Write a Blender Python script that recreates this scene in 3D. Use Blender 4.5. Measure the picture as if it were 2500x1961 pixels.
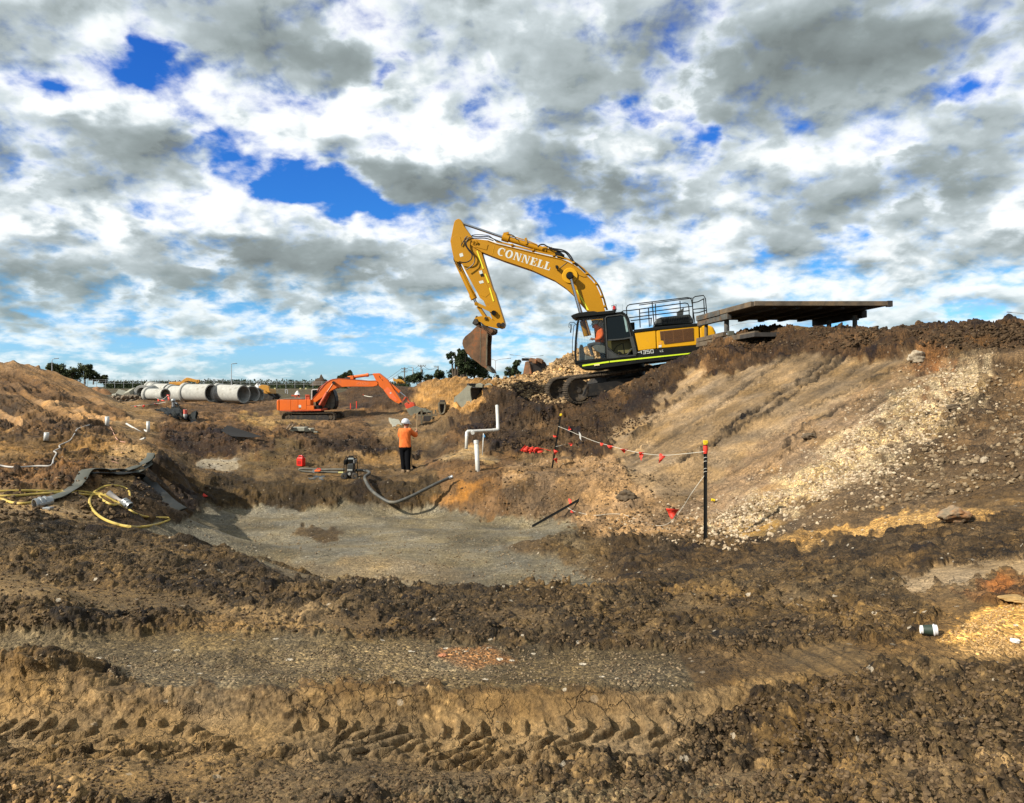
import bpy, math, random
import numpy as np
from mathutils import Vector, Matrix, Euler, noise as mnoise

for _o in list(bpy.data.objects): bpy.data.objects.remove(_o)
SC = bpy.context.scene
COL = SC.collection
F = 1850.0; CX = 1250.0; HZ = 945.0           # focal length and horizon of the 2500 x 1961 photograph
def P(px, py, Y): return Vector(((px-CX)/F*Y, Y, (HZ-py)/F*Y))

# ---------------------------------------------------------------- camera
cam_d = bpy.data.cameras.new('camera'); cam = bpy.data.objects.new('camera', cam_d); COL.objects.link(cam)
cam.location = (0, 0, 0); cam.rotation_euler = (math.radians(90), 0, 0)
cam_d.sensor_width = 36; cam_d.lens = F/2500*36; cam_d.shift_y = -(980.5-HZ)/2500
cam_d.clip_start = 0.1; cam_d.clip_end = 9000
SC.camera = cam

# ---------------------------------------------------------------- sun
SUN_TO = Vector((-0.74, -0.42, 0.58)).normalized()
SUN_EL = math.asin(SUN_TO.z); SUN_ROT = math.atan2(SUN_TO.x, SUN_TO.y)
sd = bpy.data.lights.new('sun', 'SUN'); sd.energy = 5.0; sd.angle = math.radians(0.6); sd.color = (1.0, 0.93, 0.82)
so = bpy.data.objects.new('sun', sd); COL.objects.link(so)
so.rotation_euler = (-SUN_TO).to_track_quat('-Z', 'Y').to_euler()
SC.view_settings.view_transform = 'Standard'; SC.view_settings.look = 'None'
SC.view_settings.gamma = 1; SC.view_settings.exposure = 0.737
SC.cycles.max_bounces = 6; SC.cycles.diffuse_bounces = 3; SC.cycles.glossy_bounces = 3
SC.cycles.transparent_max_bounces = 12; SC.cycles.caustics_reflective = False; SC.cycles.caustics_refractive = False

# ---------------------------------------------------------------- node helper
class NT:
    def __init__(s, tree): s.t = tree; s.n = tree.nodes; s.l = tree.links
    def node(s, typ, **kw):
        n = s.n.new(typ)
        for k, v in kw.items(): setattr(n, k, v)
        return n
    def put(s, sock, v):
        if hasattr(v, 'is_linked') or isinstance(v, bpy.types.NodeSocket): s.l.new(v, sock)
        elif isinstance(v, (tuple, list)) and len(v) == 3 and getattr(sock, 'type', '') == 'RGBA': sock.default_value = (*v, 1)
        else: sock.default_value = v
    def math(s, op, a, b=0.0, c=None, clamp=False):
        n = s.node('ShaderNodeMath', operation=op, use_clamp=clamp)
        s.put(n.inputs[0], a); s.put(n.inputs[1], b)
        if c is not None: s.put(n.inputs[2], c)
        return n.outputs[0]
    def vec(s, op, a, b=(0, 0, 0), scale=None):
        n = s.node('ShaderNodeVectorMath', operation=op)
        s.put(n.inputs[0], a)
        if op != 'SCALE': s.put(n.inputs[1], b)
        if scale is not None: s.put(n.inputs['Scale'], scale)
        return n.outputs['Value'] if op in ('LENGTH', 'DOT_PRODUCT') else n.outputs[0]
    def mix(s, f, a, b, blend='MIX', typ='RGBA'):
        n = s.node('ShaderNodeMix', data_type=typ); 
        if typ == 'RGBA': n.blend_type = blend; i = (6, 7); o = 2
        elif typ == 'VECTOR': i = (4, 5); o = 1
        else: i = (2, 3); o = 0
        s.put(n.inputs[0], f); s.put(n.inputs[i[0]], a); s.put(n.inputs[i[1]], b)
        return n.outputs[o]
    def noise(s, vec, scale, detail=4, rough=0.5, lac=2.0, dist=0.0, out=0, dim='3D'):
        n = s.node('ShaderNodeTexNoise', noise_dimensions=dim)
        if vec is not None: s.put(n.inputs['Vector'], vec)
        n.inputs['Scale'].default_value = scale; n.inputs['Detail'].default_value = detail
        n.inputs['Roughness'].default_value = rough; n.inputs['Lacunarity'].default_value = lac
        n.inputs['Distortion'].default_value = dist
        return n.outputs[out]
    def vor(s, vec, scale, feat='F1', out='Distance', rnd=1.0, det=0):
        n = s.node('ShaderNodeTexVoronoi', feature=feat)
        if det: n.inputs['Detail'].default_value = det; n.inputs['Roughness'].default_value = .55; n.normalize = True
        if feat == 'SMOOTH_F1': n.inputs['Smoothness'].default_value = .55
        if vec is not None: s.put(n.inputs['Vector'], vec)
        n.inputs['Scale'].default_value = scale; n.inputs['Randomness'].default_value = rnd
        return n.outputs[out]
    def ramp(s, f, stops, interp='LINEAR'):
        n = s.node('ShaderNodeValToRGB'); cr = n.color_ramp; cr.interpolation = interp
        while len(cr.elements) < len(stops): cr.elements.new(0.5)
        for i, (p, c) in enumerate(stops): cr.elements[i].position = p
        for i, (p, c) in enumerate(stops):
            cr.elements[i].color = (*c, 1) if isinstance(c, (tuple, list)) else (c, c, c, 1)
        s.put(n.inputs[0], f); return n.outputs[0]
    def mr(s, v, a, b, c=0.0, d=1.0, smooth=True):
        n = s.node('ShaderNodeMapRange', interpolation_type='SMOOTHSTEP' if smooth else 'LINEAR')
        for i, x in enumerate((v, a, b, c, d)): s.put(n.inputs[i], x)
        return n.outputs[0]

# ---------------------------------------------------------------- sky: Nishita blue behind a procedural cloud layer
SKYEXP = 0.60
HOLES = [  # gaps of blue: px, py, rx, ry, rotation (deg, image), depth
 (372,130,55,42,30,1.15),(345,165,70,30,0,.8),(190,195,140,24,3,.9),(90,205,50,22,0,.6),(480,165,80,22,20,.7),(430,250,40,32,60,.75),
 (560,185,70,18,10,.45),(505,320,34,48,-10,.75),(545,370,40,45,30,.7),(740,205,60,18,0,.6),(825,215,50,16,0,.4),(935,165,30,40,0,.85),(915,205,30,24,0,.5),
 (700,430,75,36,10,1.1),(780,455,105,42,14,1.15),(860,500,85,34,15,1.0),(990,535,110,22,8,1.0),(1080,545,60,14,5,.6),(640,445,50,20,20,.8),(730,400,25,18,0,.5),
 (45,478,55,20,10,.8),(95,495,36,14,10,.5),(1535,280,66,30,12,1.1),(1600,300,40,24,10,.5),(1700,330,40,34,30,1.0),(1735,365,34,34,20,.7),
 (1362,545,50,32,25,1.25),(1430,575,45,18,20,.9),(1490,605,46,22,15,1.1),(1853,612,24,34,0,.9),(2010,628,50,22,-5,.9),(2080,585,38,26,35,.9),(1930,525,40,14,10,.35),
 (2380,192,95,28,8,1.15),(2300,185,40,20,0,.6),(1960,270,25,24,0,.35),(575,722,80,22,8,.7),(520,712,50,10,0,.5),(2060,300,30,16,0,.3),
 (1640,575,20,10,0,.4),(200,835,140,14,0,.35),(500,850,160,14,2,.4),(760,870,200,16,2,.45),(900,800,120,12,6,.35),(350,790,60,12,0,.2),
 (800,905,400,20,0,.55),(150,850,90,10,0,.3),(1100,760,60,10,10,.2),(720,590,10,10,0,0),(760,790,80,16,8,.35),(1020,850,160,16,4,.3)]
BRI = [   # light and shade inside the cloud layer
 (20,172,50,26,0,.35),(170,250,110,44,-8,.5),(355,265,80,30,10,.36),(480,335,40,28,30,.34),(620,225,130,38,8,.5),(560,250,60,34,0,.3),
 (900,290,190,52,16,.62),(1040,330,110,50,20,.42),(1010,230,70,50,30,.25),(610,385,60,62,-15,.5),(690,330,80,30,20,.2),(760,350,60,22,20,.18),(360,545,290,44,0,.5),(60,520,80,30,0,.34),
 (560,500,140,44,20,.36),(110,600,120,30,10,.2),(930,570,130,26,6,.45),(1200,560,80,38,30,.38),(1180,620,60,24,0,.2),(1430,30,60,50,30,.34),(1300,220,50,60,30,.1),(870,60,50,46,40,.3),(820,10,60,26,0,.3),
 (1590,415,70,26,10,.34),(1740,565,90,46,-20,.36),(1650,600,60,30,0,.25),(1960,385,130,40,8,.34),(2160,350,90,44,0,.26),(2480,510,44,60,-40,.45),(2400,560,60,40,0,.2),(2060,670,150,26,-4,.3),(1830,690,60,20,0,.2),
 (2200,620,90,30,0,.12),(1180,10,60,30,0,.1),(260,60,140,34,-6,.18),(100,20,90,26,0,.1),(2300,700,120,26,0,.16),(560,745,110,20,6,.25),(700,700,90,16,20,.18),(1340,750,60,20,0,.2),(1500,700,60,26,0,.2),
 (100,860,120,16,0,.3),(280,870,90,12,0,.25),(420,815,40,20,0,.3),(750,850,70,18,0,.34),(560,770,50,20,0,.25),(900,770,110,22,0,.2),(640,930,600,14,0,.22),(200,720,50,24,0,-.05),
 (720,110,210,72,12,-.42),(860,170,80,30,10,-.3),(60,90,110,40,0,-.2),(320,385,190,50,5,-.42),(190,490,150,18,3,-.5),(80,440,90,24,0,-.2),(1010,440,180,58,16,-.5),(1120,500,70,24,10,-.3),(770,320,90,26,20,-.3),(1120,390,90,60,30,-.2),
 (640,630,220,70,6,-.46),(560,580,80,24,20,-.3),(760,560,60,30,20,-.25),(450,690,110,30,0,-.3),(60,700,90,110,0,-.36),(40,800,70,26,0,-.2),(160,660,130,34,10,-.25),(280,735,80,22,0,-.26),(900,650,110,40,0,-.22),(1000,700,120,22,0,-.12),(1130,750,110,26,0,-.24),
 (610,835,90,16,0,-.26),(420,755,70,14,0,-.2),(670,760,70,20,0,-.3),(1950,140,380,100,-4,-.42),(2200,70,260,80,0,-.25),(1500,100,240,70,0,-.16),(1370,420,140,52,10,-.4),(1380,300,130,70,0,-.2),(1570,500,110,42,20,-.38),(1600,470,90,26,0,-.2),(2200,460,230,60,6,-.36),(1850,300,110,34,10,-.34),
 (1420,460,90,20,0,-.2),(1900,590,90,40,0,-.25),(2330,400,130,40,0,-.2),(2000,480,130,30,0,-.2),(2350,640,110,26,0,-.2),(1700,700,60,20,0,-.1),(2450,300,80,70,0,-.1),(1240,680,60,30,0,-.16),(2480,90,80,60,0,-.1)]
def blobsum(lst, px, py, soft=1.0):
    o = np.zeros_like(px)
    for (x, y, rx, ry, a, w) in lst:
        a = math.radians(a); dx = px-x; dy = py-y
        u = (dx*math.cos(a)+dy*math.sin(a))/(rx*soft); v = (-dx*math.sin(a)+dy*math.cos(a))/(ry*soft)
        o += w*np.exp(-(u*u+v*v)*0.9)
    return o
def build_sky():
    w = bpy.data.worlds.new('World'); SC.world = w; w.use_nodes = True
    t = NT(w.node_tree); t.n.clear()
    d = t.node('ShaderNodeTexCoord').outputs['Generated']
    sx = t.node('ShaderNodeSeparateXYZ'); t.l.new(d, sx.inputs[0]); dx, dy, dz = sx.outputs
    dzc = t.math('MAXIMUM', dz, 0.0)
    den = t.math('ADD', dzc, 0.42)
    cb = t.node('ShaderNodeCombineXYZ'); t.put(cb.inputs[0], t.math('DIVIDE', dx, den)); t.put(cb.inputs[1], t.math('DIVIDE', dy, den)); plane = cb.outputs[0]
    # turbulence that frays the cloud edges, finer towards the horizon
    wa = t.noise(plane, 4.2, 4, .5, out=1); wb = t.noise(plane, 15.0, 5, .5, out=1)
    warp = t.vec('ADD', t.vec('SCALE', t.vec('SUBTRACT', wa, (.5, .5, .5)), scale=0.10), t.vec('SCALE', t.vec('SUBTRACT', wb, (.5, .5, .5)), scale=0.055))
    azr = t.math('ARCTAN2', dx, dy); elr = t.math('ARCSINE', dz)
    ws = t.node('ShaderNodeSeparateXYZ'); t.l.new(warp, ws.inputs[0])
    damp = t.mr(elr, 0.0, 0.30, 0.25, 1.0)
    az = t.math('ADD', azr, t.math('MULTIPLY', ws.outputs[0], t.math('MULTIPLY', damp, 1.2)))
    el = t.math('ADD', elr, t.math('MULTIPLY', ws.outputs[1], t.math('MULTIPLY', damp, 0.8)))
    A = math.radians(38)
    f = t.math('PINGPONG', t.math('ADD', t.math('DIVIDE', az, 2*A), 0.5), 1.0)
    els = [math.radians(x) for x in (0.2,1.2,2.2,3.4,4.6,5.9,7.2,8.6,10,11.4,12.8,14.3,15.8,17.3,18.8,20.3,21.8,23.3,24.8,26.5,29)]
    cur = None
    for i, e in enumerate(els):
        halves = []
        for h in (0, 1):
            fr = np.linspace(h*.5, h*.5+.5, 32); a = (fr-.5)*2*A
            pxs = CX+F*np.tan(a); pys = HZ-F*np.tan(e)/np.cos(a)
            hol = np.clip(blobsum(HOLES, pxs, pys, 1.02)*1.05, 0, 1.6)/1.6
            bri = np.clip(0.57+blobsum(BRI, pxs, pys, 1.05), 0, 1.0)
            n = t.node('ShaderNodeValToRGB'); cr = n.color_ramp; cr.interpolation = 'EASE'
            while len(cr.elements) < 32: cr.elements.new(0.5)
            for k in range(32): cr.elements[k].position = k/31.0
            for k in range(32): cr.elements[k].color = (hol[k], bri[k], 0, 1)
            t.put(n.inputs[0], t.math('SUBTRACT', t.math('MULTIPLY', f, 2.0), float(h), clamp=True))
            halves.append(n.outputs[0])
        row = t.mix(t.math('GREATER_THAN', f, 0.5), halves[0], halves[1])
        cur = row if cur is None else t.mix(t.mr(el, els[i-1], e), cur, row)
    cs = t.node('ShaderNodeSeparateColor'); t.l.new(cur, cs.inputs[0]); hole = t.math('MULTIPLY', cs.outputs[0], 1.6); bri = cs.outputs[1]
    n1 = t.noise(plane, 7.0, 7, .55, dist=.2); n2 = t.noise(plane, 24.0, 5, .55, dist=.2)
    n1s = t.noise(t.vec('ADD', plane, (-.022, -.03, .02)), 7.0, 4, .45, dist=.2)
    n2s = t.noise(t.vec('ADD', plane, (-.007, -.009, .006)), 24.0, 4, .5, dist=.2)
    relief = t.math('ADD', t.math('MULTIPLY', t.math('SUBTRACT', n1, n1s), 2.4), t.math('MULTIPLY', t.math('SUBTRACT', n2, n2s), .6))
    hn = t.math('ADD', hole, t.math('ADD', t.math('MULTIPLY', t.math('SUBTRACT', .5, n1), 2.3), t.math('MULTIPLY', t.math('SUBTRACT', .5, n2), 1.5)))
    # thin gaps of their own low over the horizon
    low = t.mr(el, 0.16, 0.05, 0, 1)
    cb2 = t.node('ShaderNodeCombineXYZ'); t.put(cb2.inputs[0], t.math('MULTIPLY', azr, 9.0)); t.put(cb2.inputs[1], t.math('MULTIPLY', elr, 42.0))
    n3 = t.noise(cb2.outputs[0], 1.0, 7, .6, dist=.4)
    hn = t.math('ADD', hn, t.math('MULTIPLY', low, t.math('ADD', t.math('MULTIPLY', t.math('SUBTRACT', n3, .5), 3.0), .38)))
    cov = t.mr(hn, -0.05, 1.0, 1, 0)
    soft = t.math('MAXIMUM', t.mr(bri, .42, .80, .22, 1.0), t.mr(hn, -.25, .35, .2, 1.0))
    b = t.math('ADD', bri, t.math('MULTIPLY', relief, t.math('MULTIPLY', soft, 1.25)))
    n4 = t.noise(plane, 9.0, 4, .42, dist=.5)
    b = t.math('ADD', b, t.math('MULTIPLY', t.math('SUBTRACT', n4, .5), t.math('MULTIPLY', t.math('ADD', soft, .35), .36)))
    b = t.math('ADD', b, t.math('MULTIPLY', low, t.math('MULTIPLY', t.math('SUBTRACT', .5, n3), 1.1)))
    b = t.math('ADD', b, t.mr(hn, -0.15, 0.45, 0, .30))
    cc = t.ramp(b, [(0.0, (.21, .245, .245)), (.28, (.32, .375, .38)), (.5, (.49, .56, .58)), (.66, (.68, .76, .79)), (.82, (.94, .99, 1.0)), (1.0, (1.08, 1.10, 1.10))])
    cc = t.mix(t.mr(el, .16, .02, 0, .22), cc, (.42, .72, .80))
    sky = t.node('ShaderNodeTexSky', sky_type='NISHITA', sun_disc=False)
    sky.sun_elevation = SUN_EL; sky.sun_rotation = SUN_ROT; sky.altitude = 50; sky.air_density = 1.0; sky.dust_density = .3; sky.ozone_density = 2.5
    nish = t.vec('SCALE', sky.outputs[0], scale=0.10)
    tint = t.ramp(t.math('DIVIDE', el, .5), [(0, (.75, 1.15, 1.75)), (.12, (.62, 1.15, 1.85)), (.25, (.40, .95, 1.35)), (.42, (.24, .80, 1.6)), (1, (.15, .62, 1.7))])
    blue = t.mix(1.0, nish, tint, 'MULTIPLY')
    # blue deepens with height as in the photograph
    allc = t.mix(cov, blue, cc)
    below = t.mix(t.mr(dz, -0.03, 0.0), (.20, .16, .11), allc)
    bg = t.node('ShaderNodeBackground'); t.put(bg.inputs[0], below); bg.inputs[1].default_value = SKYEXP
    out = t.node('ShaderNodeOutputWorld'); t.l.new(bg.outputs[0], out.inputs[0])
    w.cycles.sampling_method = 'MANUAL'; w.cycles.sample_map_resolution = 512
build_sky()
# ================================================================ mesh helpers
def newmesh(name, V, Fc, smooth=False):
    me = bpy.data.meshes.new(name); me.from_pydata([tuple(v) for v in V], [], Fc); me.update()
    if smooth: me.shade_smooth()
    return me
def tag(o, label=None, cat=None, group=None, kind=None):
    if label: o['label'] = label
    if cat: o['category'] = cat
    if group: o['group'] = group
    if kind: o['kind'] = kind
    return o

# ================================================================ numpy noise
def _h(ix, iy, s):
    h = (ix.astype(np.uint32)*np.uint32(374761393) ^ iy.astype(np.uint32)*np.uint32(668265263)) + np.uint32((s*2246822519) & 0xffffffff)
    h = (h ^ (h >> np.uint32(13)))*np.uint32(1274126177)
    h = h ^ (h >> np.uint32(16)); h = h*np.uint32(2654435761); h = h ^ (h >> np.uint32(15))
    return (h & np.uint32(0xffffff)).astype(np.float32)/np.float32(16777215)
def vnoise(x, y, s):
    xi = np.floor(x); yi = np.floor(y); fx = (x-xi).astype(np.float32); fy = (y-yi).astype(np.float32)
    xi = xi.astype(np.int64); yi = yi.astype(np.int64)
    fx = fx*fx*fx*(fx*(fx*6-15)+10); fy = fy*fy*fy*(fy*(fy*6-15)+10)
    a = _h(xi, yi, s); b = _h(xi+1, yi, s); c = _h(xi, yi+1, s); d = _h(xi+1, yi+1, s)
    return (a+(b-a)*fx)*(1-fy)+(c+(d-c)*fx)*fy-0.5
def fbm(x, y, s, o=4, g=.5):
    r = np.zeros_like(x, dtype=np.float32); a = 1.0; k = 1.0
    for i in range(o):
        ca, sa = math.cos(i*1.1), math.sin(i*1.1)
        r += a*vnoise((x*ca-y*sa)*k+7.3*i, (x*sa+y*ca)*k-3.1*i, s+i*17); a *= g; k *= 2.03
    return r
def clods(x, y, s, fill=.8):
    """rounded lumps: height of the highest dome over each point, and the lump's own random number"""
    xi = np.floor(x).astype(np.int64); yi = np.floor(y).astype(np.int64)
    best = np.zeros_like(x, dtype=np.float32); rid = np.zeros_like(best)
    for ox in (-1, 0, 1):
        for oy in (-1, 0, 1):
            cx = xi+ox; cy = yi+oy
            jx = _h(cx, cy, s); jy = _h(cx, cy, s+1); rr = _h(cx, cy, s+2)
            el = 0.7+0.6*_h(cx, cy, s+3)
            dx = (x-cx-jx).astype(np.float32)*el; dy = (y-cy-jy).astype(np.float32)/el
            r = (0.28+0.5*rr*rr)*fill/.8
            d2 = (dx*dx+dy*dy)/(r*r)
            hgt = np.sqrt(np.clip(1-d2, 0, 1))*r
            m = hgt > best
            best = np.where(m, hgt, best); rid = np.where(m, rr*7.13 % 1, rid)
    return best, rid

# ================================================================ terrain heights from surveyed points
TP = []   # (column angle px, distance Y, height z)
def t(px, py, Y): TP.append((px, Y, (HZ-py)/F*Y))
def tz(px, Y, z): TP.append((px, Y, z))
for px in (-700, -350, 0, 250, 450, 650, 850, 1050, 1250, 1450, 1650, 1850):
    w = .012*math.sin(px*.01)
    for Y, z in ((1.2, -1.62), (2.0, -1.63), (2.7, -1.64), (3.05, -1.67), (3.4, -1.74), (3.62, -1.80), (3.85, -1.825), (4.05, -1.82), (4.16, -1.80)): 
        tz(px, Y, z+w)
    if px < 1500:
        for Y, z in ((4.26, -1.705), (4.4, -1.71), (4.8, -1.79), (5.3, -1.81)): tz(px, Y, z+w)
for px in (1650, 1850): 
    for Y, z in ((4.3, -1.72), (4.8, -1.74), (5.4, -1.76)): tz(px, Y, z)
# left near
tz(0, 4.4, -1.52); tz(120, 4.4, -1.60); tz(-200, 4.4, -1.5)
for px in (-350, -100):
    for Y, z in ((5.6, -1.72), (6.2, -1.60), (7.2, -1.70), (8.0, -1.50), (8.8, -1.42), (10.5, -1.55), (13, -1.57), (17.5, -1.58), (24, -1.55), (29, -1.55)): tz(px, Y, z)
for py, Y in ((1520,5.6),(1435,6.1),(1395,7.1),(1300,8.0),(1262,8.6),(1225,10.5),(1170,13),(1110,17.5),(1062,23.5),(1042,28.5)): t(0, py, Y)
for py, Y in ((1500,5.6),(1440,6.1),(1410,7.1),(1320,8.2),(1275,9.0),(1228,10.7),(1172,13),(1110,17.8),(1065,23.5),(1045,28.5)): t(120, py, Y)
for py, Y in ((1560,5.5),(1500,6.0),(1450,6.6),(1400,7.3),(1350,8.4),(1310,9.3),(1262,10.2),(1225,11.2),(1170,13.3),(1110,18),(1080,21.5),(1060,25),(1046,29),(1032,33)): t(250, py, Y)
for py, Y in ((1560,5.5),(1480,6.3),(1420,7.1),(1370,7.9),(1325,9.0),(1300,10.0),(1255,11.5),(1205,13.5),(1165,15.5),(1125,18),(1090,22),(1062,27),(1045,32)): t(335, py, Y)
for py, Y in ((1560,5.5),(1480,6.3),(1420,7.1),(1370,7.9),(1330,9.0)): t(400, py, Y)
tz(400, 10.3, -2.35); tz(400, 12, -2.75)
for py, Y in ((1300,16.0),(1262,18.8),(1180,19.6),(1112,20.4),(1092,22.5),(1078,26),(1062,29),(1040,34)): t(400, py, Y)
for py, Y in ((1560,5.5),(1500,6.2),(1450,6.9),(1400,7.7),(1348,8.9)): t(500, py, Y)
tz(500, 10.4, -2.45); tz(500, 12.2, -2.80); t(500, 1290, 17.6); t(480, 1246, 20.6); t(470, 1180, 21.5); t(500, 1150, 23); t(490, 1150, 24.5)
for py, Y in ((1145,25.5),(1132,27.2),(1118,28.3),(1085,29.5),(1055,33),(1045,36)): t(510, py, Y)
for px, cy in ((600,1362),(700,1402),(800,1424),(920,1430),(1060,1432),(1200,1432),(1340,1430)):
    for py, Y in ((1545,5.65),(1505,6.15),(1468,6.8)): t(px, py, Y)
    Yc = 8.6 if px < 650 else 8.0 if px < 750 else 7.5
    t(px, cy, Yc); t(px, cy-1, Yc+.25); zc = (HZ-cy)/F*Yc
    tz(px, Yc+1.9, zc*(Yc+1.9)/Yc-.32); tz(px, Yc+3.4, -2.88)
for px, py, Y in ((1430,1431,7.6),(1430,1412,9.0),(1430,1388,10.6),(1520,1432,7.5),(1520,1412,8.9),(1520,1388,10.3),(1480,1545,5.65),(1480,1505,6.15),(1480,1468,6.8)): t(px, py, Y)
def pad(Y): return -2.35-0.05*Y
for px in (560, 700, 850, 1000, 1150, 1280):
    for Y in (13, 15, 17, 19): 
        if not (px > 1200 and Y > 18): tz(px, Y, pad(Y))
for px, py, Yt in ((600,1238,21.2),(700,1236,21.2),(800,1243,20.9),(870,1236,21.2),(1000,1242,21),(1100,1250,20.6),(1250,1262,19.3),(1350,1275,18.2)):
    t(px, py, Yt)
for px, py, Y in ((560,1172,22.4),(620,1168,22.6),(700,1166,22.6),(800,1172,22.4),(900,1172,22.4),(985,1170,22.8),(1030,1160,23.2)): t(px, py, Y); t(px, py-3, Y+.25)
# ledge with the pump
for px, py, Y in ((600,1150,24),(700,1150,24),(740,1138,25.6),(850,1160,23.6),(855,1140,25.6),(930,1150,25.4),(990,1153,25.4),(1040,1140,26.5),(800,1120,27.3),(900,1112,28),(1000,1110,28.5)): t(px, py, Y)
# heaps and hollows behind the ledge
for px, py, Y in ((600,1110,27.3),(640,1098,27.8),(700,1082,28.6),(720,1080,29.2),(800,1085,30.5),(760,1118,27.6),(850,1092,30),(930,1085,30.5),(1000,1085,30.5),(560,1085,30),(580,1075,31),(620,1058,34),(500,1045,37),(700,1050,36),(800,1055,36),(900,1058,35),(1000,1040,36),(960,1055,33),(1040,1045,33),(620,1040,42),(800,1040,44),(950,1036,44)): t(px, py, Y)
for px in (560, 700, 850): t(px, 1032, 52); t(px, 1028, 60); t(px, 1026, 63)
t(660,1012,66); t(760,1012,66); t(860,1005,66)
# trench right of the hose and the dark heap around px 400-520
for px, py, Y in ((300,1040,36),(350,1052,33),(430,1035,42),(450,1022,48),(380,1010,52),(430,992,58),(470,985,60),(520,1002,60),(540,1020,55),(600,1015,64),(330,1010,50),(430,1062,31)): t(px, py, Y)
# block standing right of the pit and the shelf behind it
for px, py, Y in ((1075,1240,20.9),(1060,1180,22.0),(1075,1125,23.4),(1120,1112,24.2),(1100,1112,25),(1150,1180,21.0),(1160,1170,21.4),(1180,1235,20.1),(1180,1120,22.8),(1200,1105,24.5),(1080,1105,26),(1150,1100,26.3),(1130,1095,27)): t(px, py, Y)
for px, py, Y in ((1250,1185,20.0),(1240,1160,21.2),(1350,1190,19.0),(1250,1140,23),(1330,1140,22.7),(1365,1145,22.6),(1450,1150,21.2),(1300,1110,25.3),(1400,1112,24),(1450,1185,18.2),(1360,1225,18.5)): t(px, py, Y)
# right embankment: the loose dark slope under the machine
for px, py, Y in ((1145,1060,29),(1130,1040,31),(1150,1020,31.5),(1170,985,32),(1200,950,33.3),(1240,923,34.5),(1300,925,34.5),(1330,940,33.5),(1200,1060,28),(1250,1080,26.5),(1250,1000,29.6),(1300,1050,27),(1300,985,30.3),(1383,992,29.5),(1335,1008,31),(1345,1040,28.4),(1400,1060,26.5),(1430,1010,28),(1450,1000,28),(1500,956,28.2),(1500,1040,26),(1560,925,28),(1560,985,26.3),(1629,896,27.4),(1620,950,26),(1659,876,27),(1711,850,26.4),(1700,900,25.4),(1790,834,26),(1850,822,25.5),(1900,815,24.6)): t(px, py, Y)
for px, Y, z in ((1420,31,-.62),(1500,31,-.38),(1600,31,-.12),(1700,31,.15),(1800,31,.5),(1400,34.5,-.72),(1500,34.5,-.4),(1600,34.5,-.15),(1700,34.5,.1),(1450,38,-.5),(1600,38,-.5),(1800,36,.6),(1500,45,-1.0),(1650,45,-1.0),(1850,45,-.2)): tz(px, Y, z)
for px, Y, z in ((1850,29,1.2),(1950,29,1.35),(2100,29,1.4),(2000,34,1.0),(2200,36,.6)): tz(px, Y, z)
# rock stockpile behind the machine
for px, py, Y in ((1330,905,36),(1360,885,36.5),(1400,862,37),(1450,855,37.5),(1520,868,37.5),(1600,915,37)): t(px, py, Y)
tz(1400, 42, -.3); tz(1300, 42, -.8); tz(1500, 43, -.6)
# crest and slope of the embankment
for px, py, Y in ((1930,806,23.8),(1990,804,23.4),(2050,820,22.8),(2100,810,22),(2200,812,21),(2300,800,20),(2390,786,19),(2450,790,18.5),(2500,806,18),(2700,820,17),(3000,830,16),(3300,850,15)): t(px, py, Y); tz(px, Y+1.2, (HZ-py)/F*Y-.05)
for px, Y, z in ((2300,27,1.0),(2600,24,.9),(3000,22,.8),(2300,38,-.4),(2800,35,-.6),(2000,50,-1.2),(2500,50,-1.5)): tz(px, Y, z)
for px, py, Y in ((1400,1125,22.8),(1480,1092,22.6),(1520,1075,22.8),(1600,1010,23.2),(1660,960,24),(1740,880,24.8),(1600,1120,20),(1700,1200,17.3),(1700,1080,19.7),(1800,1180,16.3),(1800,1000,20.3),(1800,900,23.2),(1900,850,23.6),(1900,950,20.8),(1900,1100,16.6),(1950,1200,13.8),(2000,1000,18.2),(2000,900,20.8),(2100,1150,13.6),(2100,860,20.8),(2100,1020,16.6),(2200,1060,14.8),(2200,940,17.3),(2200,860,19.4),(2350,1100,12.3),(2350,960,15.4),(2350,850,18),(2500,1020,12.8),(2500,900,15.8),(2500,1120,10.4),(2750,1100,9.6),(2750,950,13.5),(3050,1050,9.5),(3050,930,13)): t(px, py, Y)
for px, py, Y in ((1500,1200,17.8),(1600,1200,17.2),(1750,1255,15.3),(1850,1290,13),(1500,1290,14.6),(1430,1300,15.2),(1400,1330,13.8),(1600,1300,13.5),(1724,1328,12.5),(1850,1335,11),(2000,1265,11.6),(2200,1225,11),(2400,1195,10.2),(2300,1262,9.2),(2500,1225,9),(2750,1200,8.2),(1500,1360,12),(1600,1385,10.6),(1750,1395,9.6),(1900,1375,9.3),(2100,1318,9.2)): t(px, py, Y)
for px, py, Y in ((1600,1425,8.1),(1620,1480,6.8),(1620,1560,5.6),(1750,1425,7.8),(1750,1480,6.8),(1750,1560,5.6),(1900,1400,7.7),(1900,1460,6.8),(1900,1540,5.6),(2020,1372,7.9),(2050,1440,6.8),(2050,1530,5.5),(2170,1400,7.1),(2230,1412,6.6),(2350,1395,6.5),(2500,1368,6.4),(2180,1460,6.1),(2350,1452,5.95),(2500,1440,5.85),(2300,1530,5.1),(2420,1510,5.2),(2500,1490,5.15),(2300,1575,4.8),(2500,1600,4.6),(2700,1500,5),(2700,1380,6),(2250,1640,4.4),(2400,1640,4.35),(2500,1625,4.35),(2700,1640,4.3),(2050,1640,4.45),(2000,1720,4.0),(1880,1800,3.75),(2200,1830,3.62),(2350,1830,3.6),(2500,1845,3.55),(2700,1860,3.5),(2100,1961,3.03),(2300,1961,3.03),(2500,1961,3.03),(2800,1961,3)): t(px, py, Y)
for px in (2200, 2500, 3000, 3600): tz(px, 1.2, -1.6); tz(px, 2, -1.62)
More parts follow.
